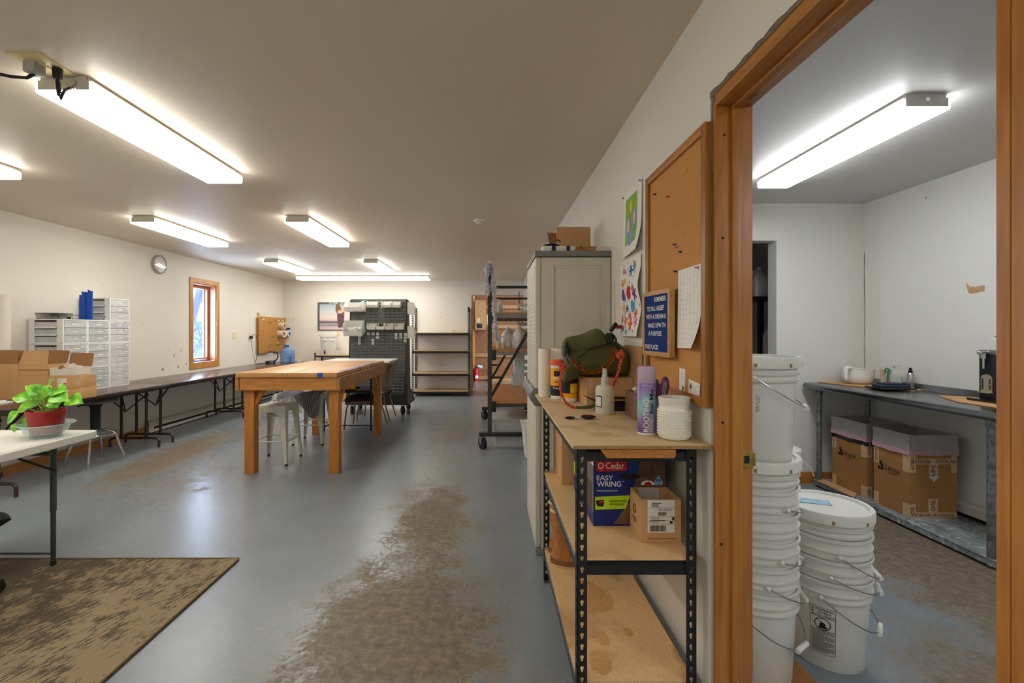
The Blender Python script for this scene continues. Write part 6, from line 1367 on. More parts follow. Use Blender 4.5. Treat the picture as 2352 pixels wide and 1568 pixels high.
for cc, nm, k in pcs:
    a = k*.95; p0 = Vector((.018*math.cos(a+2.4), .018*math.sin(a+2.4), .012)); p1 = Vector((.026*math.cos(a)+.012, .026*math.sin(a), .172+.010*(k % 3))); d = (p1-p0).normalized(); pe = thing('pen', f'{nm} standing in the beaded glass cup', 'pen', (.640, 1.735, zt2)); mb = MB(); mb.cyl(p0, p1-d*.03, .0045, n=10); obj('barrel', mb, mat('pen '+nm, cc, .35), pe); mb = MB(); mb.cyl(p1-d*.03, p1, .005, .0042, 10); mb.bar(p1-d*.002+Vector((.005, 0, 0)), p1-d*.028+Vector((.005, 0, 0)), .003, .0015); obj('pen_cap', mb, mat('cap '+nm, cc, .3), pe)
sc2 = thing('scissors', 'purple handled scissors standing in the beaded glass cup', 'scissors', (.628, 1.715, zt2)); M_pur = mat('purple handle', S(122,24,120), .35); M_gin = mat('grey grip', S(176,172,172), .5)
def oval(cx_, cz_, rx, rz_, tilt): return [(cx_+rx*math.cos(a)*math.cos(tilt)-rz_*math.sin(a)*math.sin(tilt), 0, cz_+rx*math.cos(a)*math.sin(tilt)+rz_*math.sin(a)*math.cos(tilt)) for a in [2*PI*j/24 for j in range(24)]]
mb = MB(); mb.tube(oval(-.014, .155, .009, .034, .06), .0055, 8, closed=True); mb.tube(oval(.026, .162, .013, .040, -.16), .0065, 8, closed=True); mb.tube([(-.012, 0, .125), (-.008, 0, .10), (0, 0, .075)], .006, 8); mb.tube([(.020, 0, .125), (.012, 0, .10), (.002, 0, .075)], .007, 8); obj('handles', mb, M_pur, sc2)
mb = MB(); mb.tube(oval(.026, .162, .0095, .036, -.16), .004, 8, closed=True); obj('grip_lining', mb, M_gin, sc2); mb = MB(); mb.prism([(-.005, -.001, .08), (.006, -.001, .08), (.004, -.001, .02), (.0, -.001, .01), (-.004, -.001, .02)], (0, .003, 0)); obj('blades', mb, M_steel, sc2)

# ---------------------------------------------------------------- corkboard and papers on the wall
M_cork = speckle('cork', S(186,126,64), S(206,148,84), 130, .9); M_oak = wood('cork frame oak', S(140,86,30), S(176,122,54), 'z', .4, 9, 14, knots=False)
xf = .714; ky0, ky1, kz0, kz1 = 1.513, 2.096, 1.109, 2.062
ckb = thing('cork_board', 'tall oak framed cork board on the wall beside the door frame', 'cork board', (XR, ky0, kz0)); bw2, bh2 = ky1-ky0, kz1-kz0; fw = .032
mb = MB(); mb.box(-.014, -.002, fw*.5, bw2-fw*.5, fw*.5, bh2-fw*.5); obj('cork', mb, M_cork, ckb)
mb = MB(); mb.box(xf-XR, 0, 0, fw, 0, bh2, .002); obj('frame_side', mb, M_oak, ckb); mb = MB(); mb.box(xf-XR, 0, bw2-fw, bw2, 0, bh2, .002); obj('frame_side', mb, M_oak, ckb)
mb = MB(); mb.box(xf-XR, 0, fw, bw2-fw, bh2-fw, bh2, .002); obj('frame_rail', mb, M_piney, ckb); mb = MB(); mb.box(xf-XR, 0, fw, bw2-fw, 0, fw, .002); obj('frame_rail', mb, M_piney, ckb)
xc = XR-.014
def oncork(px, py, x=xc): Y_ = x*F/(px-CX); return Vector((x, Y_, H-(py-CY)*Y_/F))
def pin(label, p, m_, ln=.011):
    t = thing('push_pin', label, 'push pin', p, 0, 'push pins'); q = Matrix.Rotation(-PI/2, 4, 'Y'); mb = MB(); mb.lathe([(0, 0), (.0045, 0), (.0048, .0015), (.0026, .003), (.0026, .009), (.0042, .0105), (.0042, .012), (0, .0125)], n=14); mb.tf(q); obj('head', mb, m_, t); mb = MB(); mb.cyl((.0, 0, 0), (.0045, 0, 0), .0006, n=6); obj('needle', mb, M_steel, t)
PB, PR_, PY, PP = mat('pin blue', S(24,34,96), .3), mat('pin red', S(196,40,36), .3), mat('pin yellow', S(214,178,30), .3), mat('pin pink', S(206,90,130), .3)
for px, py, mm, lb in ((1580,392,PY,'yellow push pin highest on the cork board'), (1507,446,PB,'blue push pin near the upper far edge of the cork board'), (1537,451,PR_,'red push pin beside the upper blue pin'), (1552,561,PB,'blue push pin above the pink one at mid cork board'), (1556,568,PP,'pink push pin at mid cork board'), (1565,578,PB,'blue push pin just below the pink one'), (1500,621,PY,'small yellow push pin above the letter board')):
    pin(lb, oncork(px, py), mm)
# ruled paper with a curling corner
sh = thing('ruled_sheet', 'white ruled log sheet pinned to the cork board, lower corner curling', 'paper', (xc-.002, 1.557, 1.30))
def shp(u, v): s = max(0, u*0+(1-u))*max(0, .42-v)**1.6; return (-.0015-.13*s-.004*(1-v), .190*u, .296*v+.02*s)   # u: far, v: up
mb = MB(); mb.grid(shp, 18, 22, .0004); obj('sheet', mb, M_paper, sh)
mb = MB()
for k in range(15):
    v = .06+k*.062; mb.tube([Vector(shp(u/12*.96+.02, v))+Vector((-.0006, 0, 0)) for u in range(13)], .0003, 4)
for k in range(6):
    u = .12+k*.15; mb.tube([Vector(shp(u, .08+.9*v/12))+Vector((-.0008, 0, 0)) for v in range(13)], .0003, 4)
obj('ruled_lines', mb, mat('grey ruling', S(204,202,198), .8), sh)
mb = MB(); r = random.Random(2)
for k in range(34):
    u, v = r.uniform(.08, .9), r.uniform(.3, .96); p = Vector(shp(u, v))+Vector((-.0009, 0, 0)); mb.tube([p, p+Vector((0, r.uniform(-.004, .004), r.uniform(-.004, .006)))], .0004, 4)
obj('pencil_marks', mb, mat('pencil', S(140,138,136), .8), sh)
pin('dark pin at the far top corner of the ruled sheet', oncork(1553, 623, xc-.004), M_gloss); pin('pink pin at the near top corner of the ruled sheet', oncork(1604, 614, xc-.004), PP)
# letter board
lb0, lb1 = Vector((.676, 2.022, 1.262)), Vector((.690, 1.752, 1.266)); dv = (lb1-lb0); wl_ = dv.length; ang = math.atan2(dv.y, dv.x)
lb = thing('letter_board', 'oak framed navy letter board with white quote, hung on the cork board', 'letter board', lb0, ang); s_ = wl_; M_felt = mat('navy felt', S(10,46,116), .9, 0, .06, 60)
lb.rotation_euler = (0, math.radians(0), ang)
M_lo = wood('letter frame oak', S(176,126,66), S(204,158,96), 'x', .5, 10, 10, knots=False)   # local x runs toward the camera, local -y faces the room
f2 = .018
for q in ((0, s_, 0, f2), (0, s_, s_-f2, s_), (0, f2, f2, s_-f2), (s_-f2, s_, f2, s_-f2)): mb = MB(); mb.box(q[0], q[1], 0, .022, q[2], q[3], .0012); obj('frame_rail', mb, M_lo, lb)
mb = MB(); mb.box(f2, s_-f2, .006, .012, f2, s_-f2)
for k in range(30): z = f2+.004+k*(s_-2*f2)/30; mb.box(f2, s_-f2, .0045, .007, z, z+.005, 0)
obj('felt', mb, M_felt, lb)
hB = s_/1.0; rowz = lambda f: s_-f*s_
for body, xa, f_, wd_ in (('REMEMBER', .45, .135, .44), ('TO FALL ASLEEP', .17, .27, .66), ('WITH A DREAM &', .13, .395, .78), ('WAKE UPW TH', .19, .53, .70), ('A PURPOSE', .22, .655, .52), ('PURE PLACID', .085, .865, .54)):
    text('letters', body, lb, (s_*xa, .0035, rowz(f_)), X, Z, s_*.072, M_wtxt, s_*wd_*.93, 'l', 0)
# two business cards tucked on the board
def bcard(label, p, rot, logo):
    t = thing('business_card', label, 'card', p); Mr = Matrix.Rotation(rot, 4, 'X'); mb = MB(); mb.box(-.0004, 0, -.0255, .0255, -.0445, .0445) if logo == 'v' else mb.box(-.0004, 0, -.0445, .0445, -.0255, .0255); mb.tf(Mr); obj('card', mb, M_paper, t)
    zc, yc_ = (-.030, -.008) if logo == 'v' else (.002, .026); mb = MB(); mb.prism([(-.0006, yc_-.008, zc+.010), (-.0006, yc_+.008, zc+.010), (-.0006, yc_+.008, zc-.002), (-.0006, yc_, zc-.010), (-.0006, yc_-.008, zc-.002)], (-.0003, 0, 0)); mb.tf(Mr); l = obj('shield_logo', mb, mat('brown shield', S(104,62,28), .6), t)
    mb = MB(); mb.prism([(-.0010, yc_-.006, zc+.003), (-.0010, yc_+.006, zc+.006), (-.0010, yc_+.006, zc+.009), (-.0010, yc_-.006, zc+.009)], (-.0003, 0, 0)); mb.tf(Mr); obj('logo_gold', mb, mat('gold print', S(232,176,40), .6), l)
    mb = MB()
    for k in range(4):
        if logo == 'v': mb.box(-.0008, -.0004, -.012, -.012+.02, .03-k*.008, .031-k*.008)
        else: mb.box(-.0008, -.0004, -.036, -.008, .012-k*.008, .013-k*.008)
    mb.tf(Mr); obj('fine_print', mb, mat('grey ink', S(120,118,112), .8), t)
bcard('upright white business card low on the cork board', oncork(1567, 873, xc-.0006), .03, 'v'); bcard('white business card standing on the cork board ledge, with a brown shield', oncork(1594, 892, xc-.004), .10, 'h')
# two children's drawings
def sheet(name, label, y1, y0, z0, z1, curl, cat='drawing'):
    t = thing(name, label, cat, (XR-.003, y0, z0)); w, h = y1-y0, z1-z0
    def fn(u, v): return (-.001-curl(u, v), w*u, h*v)
    mb = MB(); mb.grid(fn, 16, 24, .0004); obj('paper', mb, M_paper, t); return t, fn, w, h
bun, fn, w, h = sheet('animal_drawing', "child's painting of a blue eared animal on green, above the flower drawing", 2.505, 2.205, 1.765, 2.105, lambda u, v: .10*max(0, .42-v)**1.5*max(0, 1-u*1.1)+.006*(1-v))
def blob(par, fn, w, h, name, pts, mm, off): mb = MB(); mb.prism([Vector(fn(u, v))+Vector((-off, 0, 0)) for u, v in pts], (-.0003, 0, 0)); return obj(name, mb, mm, par)
def ell(cu, cv, ru, rv, a=0, n=16): return [(cu+ru*math.cos(t)*math.cos(a)-rv*math.sin(t)*math.sin(a), cv+ru*math.cos(t)*math.sin(a)+rv*math.sin(t)*math.cos(a)) for t in [2*PI*j/n for j in range(n)]]
def gridpatch(par, fn, name, u0, u1, v0, v1, mm, off): mb = MB(); mb.grid(lambda a, b_: Vector(fn(u0+(u1-u0)*a, v0+(v1-v0)*b_))+Vector((-off, 0, 0)), 10, 16); return obj(name, mb, mm, par)
gridpatch(bun, fn, 'green_field', .22, .86, .17, .90, mat('leaf green crayon', S(136,178,62), .8, 0, .12, 60), .0010)
M_bl, M_sk, M_yw = mat('blue crayon', S(132,160,204), .8, 0, .1, 40), mat('peach crayon', S(236,190,150), .8), mat('yellow crayon', S(238,194,44), .8, 0, .1, 40)
def softell(par, fn, name, cu, cv, ru, rv, mm, off, n=5): mb = MB(); mb.grid(lambda a, b_: Vector(fn(cu+ru*b_*math.cos(2*PI*a), cv+rv*b_*math.sin(2*PI*a)))+Vector((-off, 0, 0)), 20, n); return obj(name, mb, mm, par)
softell(bun, fn, 'ear', .68, .45, .14, .15, M_bl, .0016); softell(bun, fn, 'ear', .36, .53, .12, .15, M_bl, .0016); softell(bun, fn, 'ear_inside', .68, .45, .08, .10, M_sk, .0022); softell(bun, fn, 'ear_inside', .36, .53, .06, .10, M_sk, .0022); softell(bun, fn, 'head', .53, .27, .16, .13, M_bl, .0019); softell(bun, fn, 'yellow_figure', .55, .74, .07, .10, M_yw, .0016)
pin('pink pin at the top far corner of the animal painting', (XR-.006, 2.495, 2.095), PP); pin('pink pin at the top near corner of the animal painting', (XR-.006, 2.215, 2.10), PP)
flo, fn, w, h = sheet('flower_drawing', 'white sheet covered with bright hand drawn flowers, below the animal painting', 2.535, 2.215, 1.340, 1.745, lambda u, v: .010+.008*math.sin(v*11+1)*(1.1-u)+.06*max(0, .12-v)*(1-u))
FC = [S(224,96,150), S(40,106,190), S(240,188,40), S(200,42,52), S(226,120,60), S(112,64,150), S(60,160,196), S(236,130,30), S(84,70,160), S(230,90,40), S(216,110,180), S(140,140,150)]
fl = [(.80,.86,.09,.05,0), (.44,.84,.10,.09,1), (.74,.72,.09,.05,2), (.85,.70,.08,.06,4), (.82,.55,.08,.08,5), (.50,.56,.11,.09,3), (.28,.60,.07,.08,4), (.20,.53,.11,.10,5), (.72,.50,.06,.06,1), (.80,.38,.07,.08,2), (.64,.36,.09,.06,8), (.36,.38,.09,.08,6), (.22,.28,.09,.07,9), (.70,.20,.09,.07,7), (.42,.16,.12,.11,9), (.16,.18,.09,.07,10), (.82,.10,.06,.05,8), (.28,.88,.09,.08,11), (.50,.26,.06,.04,0), (.62,.06,.08,.04,6), (.88,.22,.05,.05,0)]
r = random.Random(31); fls = {}
for u, v, ru, rv, c in fl:
    mb = fls.setdefault(c, MB()); np_ = r.choice((5, 6, 8)); star = r.random() < .7
    mb.grid(lambda a, b_, u=u, v=v, ru=ru, rv=rv, np_=np_, star=star: Vector(fn(u+ru*b_*math.cos(2*PI*a)*(.68+.32*math.cos(np_*2*PI*a) if star else 1), v+rv*b_*math.sin(2*PI*a)*(.68+.32*math.cos(np_*2*PI*a) if star else 1)))+Vector((-.0016, 0, 0)), 40, 4)
for c, mb in fls.items(): obj('flower', mb, mat(f'felt pen {c}', FC[c], .8, 0, .15, 90), flo)
mbs = [MB(), MB()]
for k in range(90):
    u, v = r.uniform(.06, .94), r.uniform(.03, .97)
    if any(((u-a)/(ru*1.05))**2+((v-b_)/(rv*1.05))**2 < 1 for a, b_, ru, rv, c in fl): continue
    mbs[k % 2].grid(lambda a, b_, u=u, v=v: Vector(fn(u+.012*b_*math.cos(2*PI*a), v+.018*b_*math.sin(2*PI*a)))+Vector((-.0014, 0, 0)), 8, 2)
obj('leaf_marks', mbs[0], mat('green felt pen', S(90,150,116), .8), flo); obj('leaf_marks', mbs[1], mat('blue felt pen', S(80,100,160), .8), flo)
# ---------------------------------------------------------------- small room: steel work table
tx0, tx1, ty0, ty1, tz_ = 2.80, 3.384, 2.42, 4.10, .91
stt = thing('steel_work_table', 'stainless work table on galvanised pipe legs in the small room', 'table', (tx0, ty0, 0)); w, d = tx1-tx0, ty1-ty0
mb = MB(); rr = .024
prof = [(w, tz_), (w, tz_+.045), (w-.012, tz_+.045), (w-.03, tz_+.001), (rr, tz_)]+[(rr-rr*math.sin(a), tz_-rr+rr*math.cos(a)) for a in [PI*k/10 for k in range(1, 10)]]+[(rr, tz_-2*rr), (rr+.006, tz_-2*rr+.01), (rr+.006, tz_-.012), (w, tz_-.012)]
mb.prism([(x, .03, z) for x, z in prof], (0, d-.06, 0)); o = obj('table_top', mb, mat('stainless steel', S(128,130,134), .24, 1, .06, 8), stt)
for y in (d-.03, .03): mb = MB(); mb.cyl((rr, y, tz_-rr), (w-.03, y, tz_-rr), rr, n=20); mb.ball((rr, y, tz_-rr), rr); mb.box(rr, w, y-.02, y+.02, tz_-.012, tz_); obj('rolled_end', mb, MATS['stainless steel'], stt)
mb = MB(); mb.box(.03, w-.02, .06, d-.06, tz_-.035, tz_-.013); obj('under_brace', mb, M_galv, stt)
for x in (.098, w-.055):
    for y in (.21, d-.09):
        mb = MB(); mb.cyl((x, y, .02), (x, y, tz_-.03), .0205, n=20); mb.cyl((x, y, tz_-.10), (x, y, tz_-.04), .026, n=20); l = obj('leg', mb, M_galv, stt)
        mb = MB(); mb.cyl((x, y, 0), (x, y, .06), .0225, n=20); obj('foot', mb, M_bracket, l)
mb = MB(); mb.box(.075, w-.03, .17, d-.05, .045, .058, .002); mb.box(.075, .08, .17, d-.05, .018, .05); obj('undershelf', mb, speckle('scuffed galvanised', S(92,100,102), S(150,158,158), 9, .45, S(206,208,204), 26), stt)
zu = .0588
M_bag_ = mat('grey bag film', S(176,172,174), .35, 0, .06, 18, alpha=.88); M_pinkf = mat('pink bag edge', S(196,156,166), .4, 0, .05); M_purp = mat('purple print', S(58,34,88), .6)
def carton(label, x0, x1, y0, y1, h, dark_band):
    t = thing('shipping_carton', label, 'cardboard box', (x0, y0, zu), 0, 'printed shipping cartons under the steel table'); w, d = x1-x0, y1-y0
    mb = MB(); e = .004; mb.box(0, w, 0, e, 0, h); mb.box(0, w, d-e, d, 0, h); mb.box(0, e, e, d-e, 0, h); mb.box(w-e, w, e, d-e, 0, h); mb.box(e, w-e, e, d-e, 0, e); obj('body', mb, mat('kraft carton', S(164,116,66), .8, 0, .08, 7), t)
    mb = MB(); b_ = h-.125
    def cuff(z0, z1, o0, o1, m_, nm):
        mb = MB(); P0 = [(-o0, -o0), (w+o0, -o0), (w+o0, d+o0), (-o0, d+o0)]; P1 = [(-o1, -o1), (w+o1, -o1), (w+o1, d+o1), (-o1, d+o1)]
        for k in range(4):
            a, b2, c, e2 = P0[k], P0[(k+1) % 4], P1[(k+1) % 4], P1[k]
            mb.grid(lambda u, v: (lambda q: (q[0]+.002*math.sin(u*21+v*5), q[1]+.002*math.sin(u*17), z0+(z1-z0)*v+.003*math.sin(u*9)*(1-v)))(((a[0]*(1-u)+b2[0]*u)*(1-v)+(e2[0]*(1-u)+c[0]*u)*v, (a[1]*(1-u)+b2[1]*u)*(1-v)+(e2[1]*(1-u)+c[1]*u)*v)), 12, 4, sm=False)
        return obj(nm, mb, m_, t)
    cuff(b_+.02, h+.006, .006, .004, M_bag_, 'bag_cuff'); cuff(b_-.012, b_+.022, .010, .007, M_pinkf, 'bag_edge')
    if dark_band: cuff(b_-.045, b_-.01, .003, .003, M_gloss, 'black_tape')
    cuff(h-.10, h+.006, -.012, -.0085, M_bag_, 'bag_inside')
    mb = MB(); mb.box(e, w-e, e, d-e, h-.35, h-.345); obj('bag_bottom', mb, M_bag_, t)
    mb = MB()
    for x, z0, z1 in ((-.001, 0, .09), (-.001, h-.26, h-.13)): mb.box(x, .045, -.0015, .0, z0, z1)
    for z0, z1 in ((0, .09), (h-.26, h-.13)): mb.box(-.0015, 0, 0, .05, z0, z1); mb.box(-.0015, 0, d-.045, d, z0, z1)
    if not dark_band: mb.box(.0, w, -.0021, -.0003, h-.20, h-.16); mb.box(w*.42, w*.60, -.0018, -.0003, h-.30, h-.19); mb.box(w*.40, w*.60, -.0018, -.0003, .001, .13); mb.box(0, w, -.0021, -.0003, .0005, .035); mb.box(w-.04, w, -.0016, -.0003, h-.26, h-.13)
    tp = obj('packing_tape', mb, M_tape, t)
    zc = h*.52; lg = [(.0, .030), (.014, .034), (.010, .018), (.020, .010), (.016, -.004), (.026, -.014), (.018, -.024), (.0, -.024), (-.004, -.016), (.004, -.012), (.006, .0), (-.004, .012), (-.006, .022)]
    def onx(u, z): return (-.0015, d*.5-u, z)                       # u runs toward the camera
    mb = MB(); mb.prism([onx(-.09+u*1.2, zc+v*1.2) for u, v in lg], (-.0003, 0, 0)); mb.prism([onx(-.10+.012*math.cos(a), zc-.018+.012*math.sin(a)) for a in [2*PI*j/12 for j in range(12)]], (-.0003, 0, 0)); obj('dog_logo', mb, M_ink, t)
    text('lettering', 'CATALINA', t, onx(-.07, zc-.006), -Y, Z, .030, M_ink, .148, 'l', .0002); text('lettering', 'ESSENTIALS OF', t, onx(-.072, zc+.020), -Y, Z, .007, M_ink, .045, 'l', .0002); mb = MB(); [mb.prism([onx(-.03+a_, zc-.032-.006*j), onx(.055-a_, zc-.032-.006*j), onx(.055-a_, zc-.030-.006*j), onx(-.03+a_, zc-.030-.006*j)], (-.0003, 0, 0)) for j, a_ in ((0, 0), (1, .012))]; obj('fine_print', mb, M_ink, t)
    vt = lambda s, x, z, hh, ww: text('lettering', s, tp, (x, -.0026, z), Z, -X, hh, M_purp, ww, 'c', 0)
    vt('ATALI', .022, h-.195, .02, .09); vt('OS', .022, .045, .026, .05)
    if not dark_band: vt('LIN', w*.5, h-.245, .03, .07); vt('CATAL', w*.5, .085, .03, .08); text('lettering', '3CATALINA     3CATALINA', tp, (w*.5, -.0026, h-.18), X, Z, .024, M_purp, w*.96, 'c', 0); text('lettering', 'CATALINA 3CATALINA', tp, (w*.5, -.0026, .015), X, Z, .018, M_purp, w*.9, 'c', 0)
    text('lettering', 'SCATALI', tp, (-.0018, d-.022, h-.195), Z, Y, .02, M_purp, .10, 'c', .0002)
    if not dark_band:
        mb = MB(); c = (w*.52, h-.295); mb.prism([(c[0]-.03, -.002, c[1]+.006), (c[0]+.006, -.002, c[1]+.034), (c[0]+.036, -.002, c[1]+.006), (c[0]-.004, -.002, c[1]-.032)], (0, -.0005, 0)); obj('clear_label', mb, mat('silvery label', S(190,184,176), .3), t)
    return t
carton('printed brown carton with a bag liner and black tape band, farther under the steel table', 2.955, 3.27, 3.575, 3.93, .575, True)
carton('printed brown carton with a bag liner, nearer and covered with tape, under the steel table', 2.952, 3.285, 3.205, 3.50, .572, False)
mb = MB(); mb.prism([(2.86, 3.98, zu), (2.95, 4.03, zu), (2.952, 3.66, zu), (2.86, 3.58, zu)], (0, 0, .006)); tag(obj('cardboard_sheet', mb, M_card), 'flat cardboard sheet on the undershelf beside the farther carton', 'cardboard')
zt4 = tz_+.0023
mb = MB(); mb.prism([(2.93, 4.08, zt4), (3.33, 4.06, zt4), (3.34, 3.50, zt4), (3.22, 3.46, zt4), (3.08, 3.62, zt4)], (0, 0, .006)); tag(obj('cardboard_sheet', mb, M_card), 'brown cardboard sheet under the white mixing bowl', 'cardboard')
mb = MB(); mb.prism([(3.0, 2.92, zt4), (3.15, 3.20, zt4), (3.34, 3.10, zt4), (3.34, 2.46, zt4), (3.0, 2.46, zt4)], (0, 0, .006)); tag(obj('cardboard_sheet', mb, M_card), 'brown cardboard sheet under the black filling machine', 'cardboard')
zt5 = zt4+.0068
mbw = thing('mixing_bowl', 'white handled mixing bowl in the corner of the steel table', 'bowl', (3.175, 3.93, zt5)); mb = MB(); mb.lathe([(0, 0), (.07, 0), (.098, .02), (.112, .06), (.116, .122), (.121, .124), (.121, .130), (.112, .130), (.106, .06), (.09, .02), (0, .01)], n=40)
mb.bm.verts.ensure_lookup_table()
for v in mb.bm.verts:
    if v.co.z > .11: v.co.z += .016*max(0, -v.co.x/.12)-.008*max(0, v.co.x/.12)
obj('bowl_body', mb, M_white, mbw); mb = MB(); mb.tube([(-.105, -.045, .136), (-.15, -.065, .140), (-.158, -.068, .11), (-.152, -.065, .04)], .014, 10, rs=[.017, .018, .016, .012]); obj('handle', mb, M_white, mbw)
cu = thing('stick_jar', 'glass jar of wooden craft sticks beside the mixing bowl', 'jar', (3.322, 3.825, zt5)); mb = MB(); mb.lathe([(0, 0), (.035, 0), (.038, .075), (.035, .075), (.032, .005), (0, .005)], n=24); obj('jar_body', mb, M_glass, cu)
mb = MB(); r = random.Random(3)
for k in range(14): p = Vector((r.uniform(-.02, .02), r.uniform(-.02, .02), .008)); q = p+Vector((r.uniform(-.03, .03), r.uniform(-.02, .02), .118+r.uniform(-.012, .012))); mb.bar(p, q, .009, .002, (0, 1, .2))
obj('craft_sticks', mb, mat('pale birch', S(218,184,140), .8, 0, .06), cu)
sg = thing('green_scissors', 'green handled scissors standing behind the clear spray bottle', 'scissors', (3.30, 3.775, zt5)); mb = MB(); mb.tube([(-.008+.015*math.cos(a), 0, .125+.018*math.sin(a)) for a in [2*PI*j/16 for j in range(16)]], .005, 6, closed=True); mb.tube([(.012+.013*math.cos(a), 0, .115+.016*math.sin(a)) for a in [2*PI*j/16 for j in range(16)]], .005, 6, closed=True); mb.tube([(0, 0, .10), (-.005, 0, .05)], .006, 6); obj('handles', mb, mat('green plastic', S(20,140,90), .4), sg); mb = MB(); mb.bar((-.004, 0, .06), (-.008, 0, .002), .010, .003); obj('blades', mb, M_steel, sg)
def trigger_bottle(label, p, r_, h, m_, liq=None, cat='spray bottle', k=1.0):
    t = thing('trigger_bottle', label, cat, p); mb = MB(); mb.lathe([(0, 0), (r_*.95, 0), (r_, .004), (r_, h*.62), (r_*.45, h*.74), (r_*.38, h*.78), (0, h*.78)], n=24); obj('bottle', mb, m_, t)
    if liq: mb = MB(); mb.lathe([(0, .003), (r_*.92, .003), (r_*.94, h*.45), (0, h*.45)], n=24); obj('liquid', mb, liq, t)
    mb = MB(); mb.cyl((0, 0, h*.76), (0, 0, h*.86), r_*.42, n=14); mb.box(-r_*.95, r_*.5, -r_*.3, r_*.3, h*.86, h, r_*.12); mb.bar((-r_*.6, 0, h*.87), (-r_*.95, 0, h*.70), r_*.3, r_*.12); obj('trigger', mb, mat('frosted trigger', S(226,228,224), .3, 0, .02, alpha=.8), t); return t
M_liq = mat('cloudy liquid', S(206,216,204), .3, 0, .02, alpha=.7)
tb_ = trigger_bottle('clear trigger spray bottle of cloudy liquid on the steel table', (3.285, 3.68, zt5), .040, .19, M_glass, M_liq)
ab = thing('aluminium_bottle', 'slim aluminium bottle with a black cap on the steel table', 'bottle', (3.325, 3.60, zt5)); mb = MB(); mb.lathe([(0, 0), (.021, 0), (.022, .003), (.022, .108), (.013, .122), (0, .122)], n=24); obj('bottle_body', mb, mat('brushed aluminium', S(186,186,188), .3, 1, .05), ab); mb = MB(); mb.lathe([(.0135, .120), (.0145, .124), (.0145, .138), (.010, .142), (.010, .16), (0, .161)], n=20); obj('cap', mb, M_gloss, ab)
sk = thing('kitchen_scale', 'flat black tray with a navy folded cloth on the cardboard', 'tray', (3.13, 3.56, zt5)); mb = MB(); mb.box(-.12, .13, -.09, .10, 0, .012, .004); obj('tray', mb, M_gloss, sk); mb = MB(); mb.box(-.09, .12, -.05, .07, .0125, .032, .006); mb.box(-.05, .12, -.03, .07, .032, .042, .004); obj('navy_cloth', mb, mat('navy cloth', S(40,52,74), .8, 0, .15, 20), sk)
fm = thing('filling_machine', 'black tabletop filling machine with a chrome valve, half hidden by the door frame', 'machine', (3.170, 2.853, zt5))
mb = MB(); mb.box(-.05, .175, -.05, .13, .0006, .014, .003); obj('base_plate', mb, M_gloss, fm)
mb = MB(); mb.box(.0, .17, .0, .098, .0145, .30, .004); obj('body', mb, mat('black anodised', S(38,38,42), .35, .3, .08), fm)
mb = MB(); mb.box(-.004, .172, -.004, .102, .300, .328, .004); obj('top_plate', mb, M_steel, fm)
mb = MB(); mb.cyl((.04, .02, .328), (.04, .02, .40), .007, n=12); mb.lathe([(.024, .41), (.016, .418), (.006, .424), (.008, .43), (.004, .438), (0, .44)], (.04, .02, 0), 16); obj('plunger', mb, M_chrome, fm); mb = MB(); mb.cyl((.04, .02, .393), (.04, .02, .405), .029, n=24); obj('white_disc', mb, M_white, fm)
mb = MB(); mb.cyl((-.040, .05, .313), (.04, .05, .313), .011, n=14); mb.ball((-.046, .05, .313), .015); mb.cyl((-.022, .05, .305), (-.022, .05, .275), .014, n=14); mb.cyl((-.022, .05, .275), (-.022, .05, .21), .006, n=12); obj('valve', mb, M_chrome, fm)
mb = MB(); mb.prism([(-.001, y, z) for y, z in ((.018, .06), (.084, .06), (.084, .15), (.076, .166), (.051, .174), (.026, .166), (.018, .15))], (-.003, 0, 0)); mb.box(-.025, 0, .014, .088, .055, .06); obj('cover_plate', mb, mat('beige plate', S(160,152,128), .4, .3), fm)
mb = MB(); mb.box(-.0055, -.004, .026, .033, .075, .145); mb.box(-.0055, -.004, .069, .076, .075, .145); obj('slot', mb, M_ink, fm); mb = MB(); mb.box(-.008, -.005, .020, .040, .107, .113); mb.box(-.008, -.005, .062, .082, .107, .113); mb.cyl((.034, 0, .283), (.034, -.008, .283), .008, n=16); mb.cyl((.018, 0, .283), (.018, -.004, .283), .003, n=10); mb.box(.014, .036, -.004, 0, .192, .199); mb.cyl((.018, 0, .185), (.018, -.004, .185), .003, n=10); mb.cyl((.033, 0, .185), (.033, -.004, .185), .003, n=10); mb.cyl((.025, 0, .163), (.025, -.004, .163), .003, n=10)
for k in range(9): mb.box(.015, .019, -.0015, 0, .218+k*.005, .2195+k*.005); mb.box(.030, .034, -.0015, 0, .218+k*.005, .2195+k*.005)
obj('screws_and_scale', mb, M_chrome, fm); mb = MB(); mb.box(.022, .027, -.0018, 0, .205, .270); obj('slider_slot', mb, M_ink, fm)

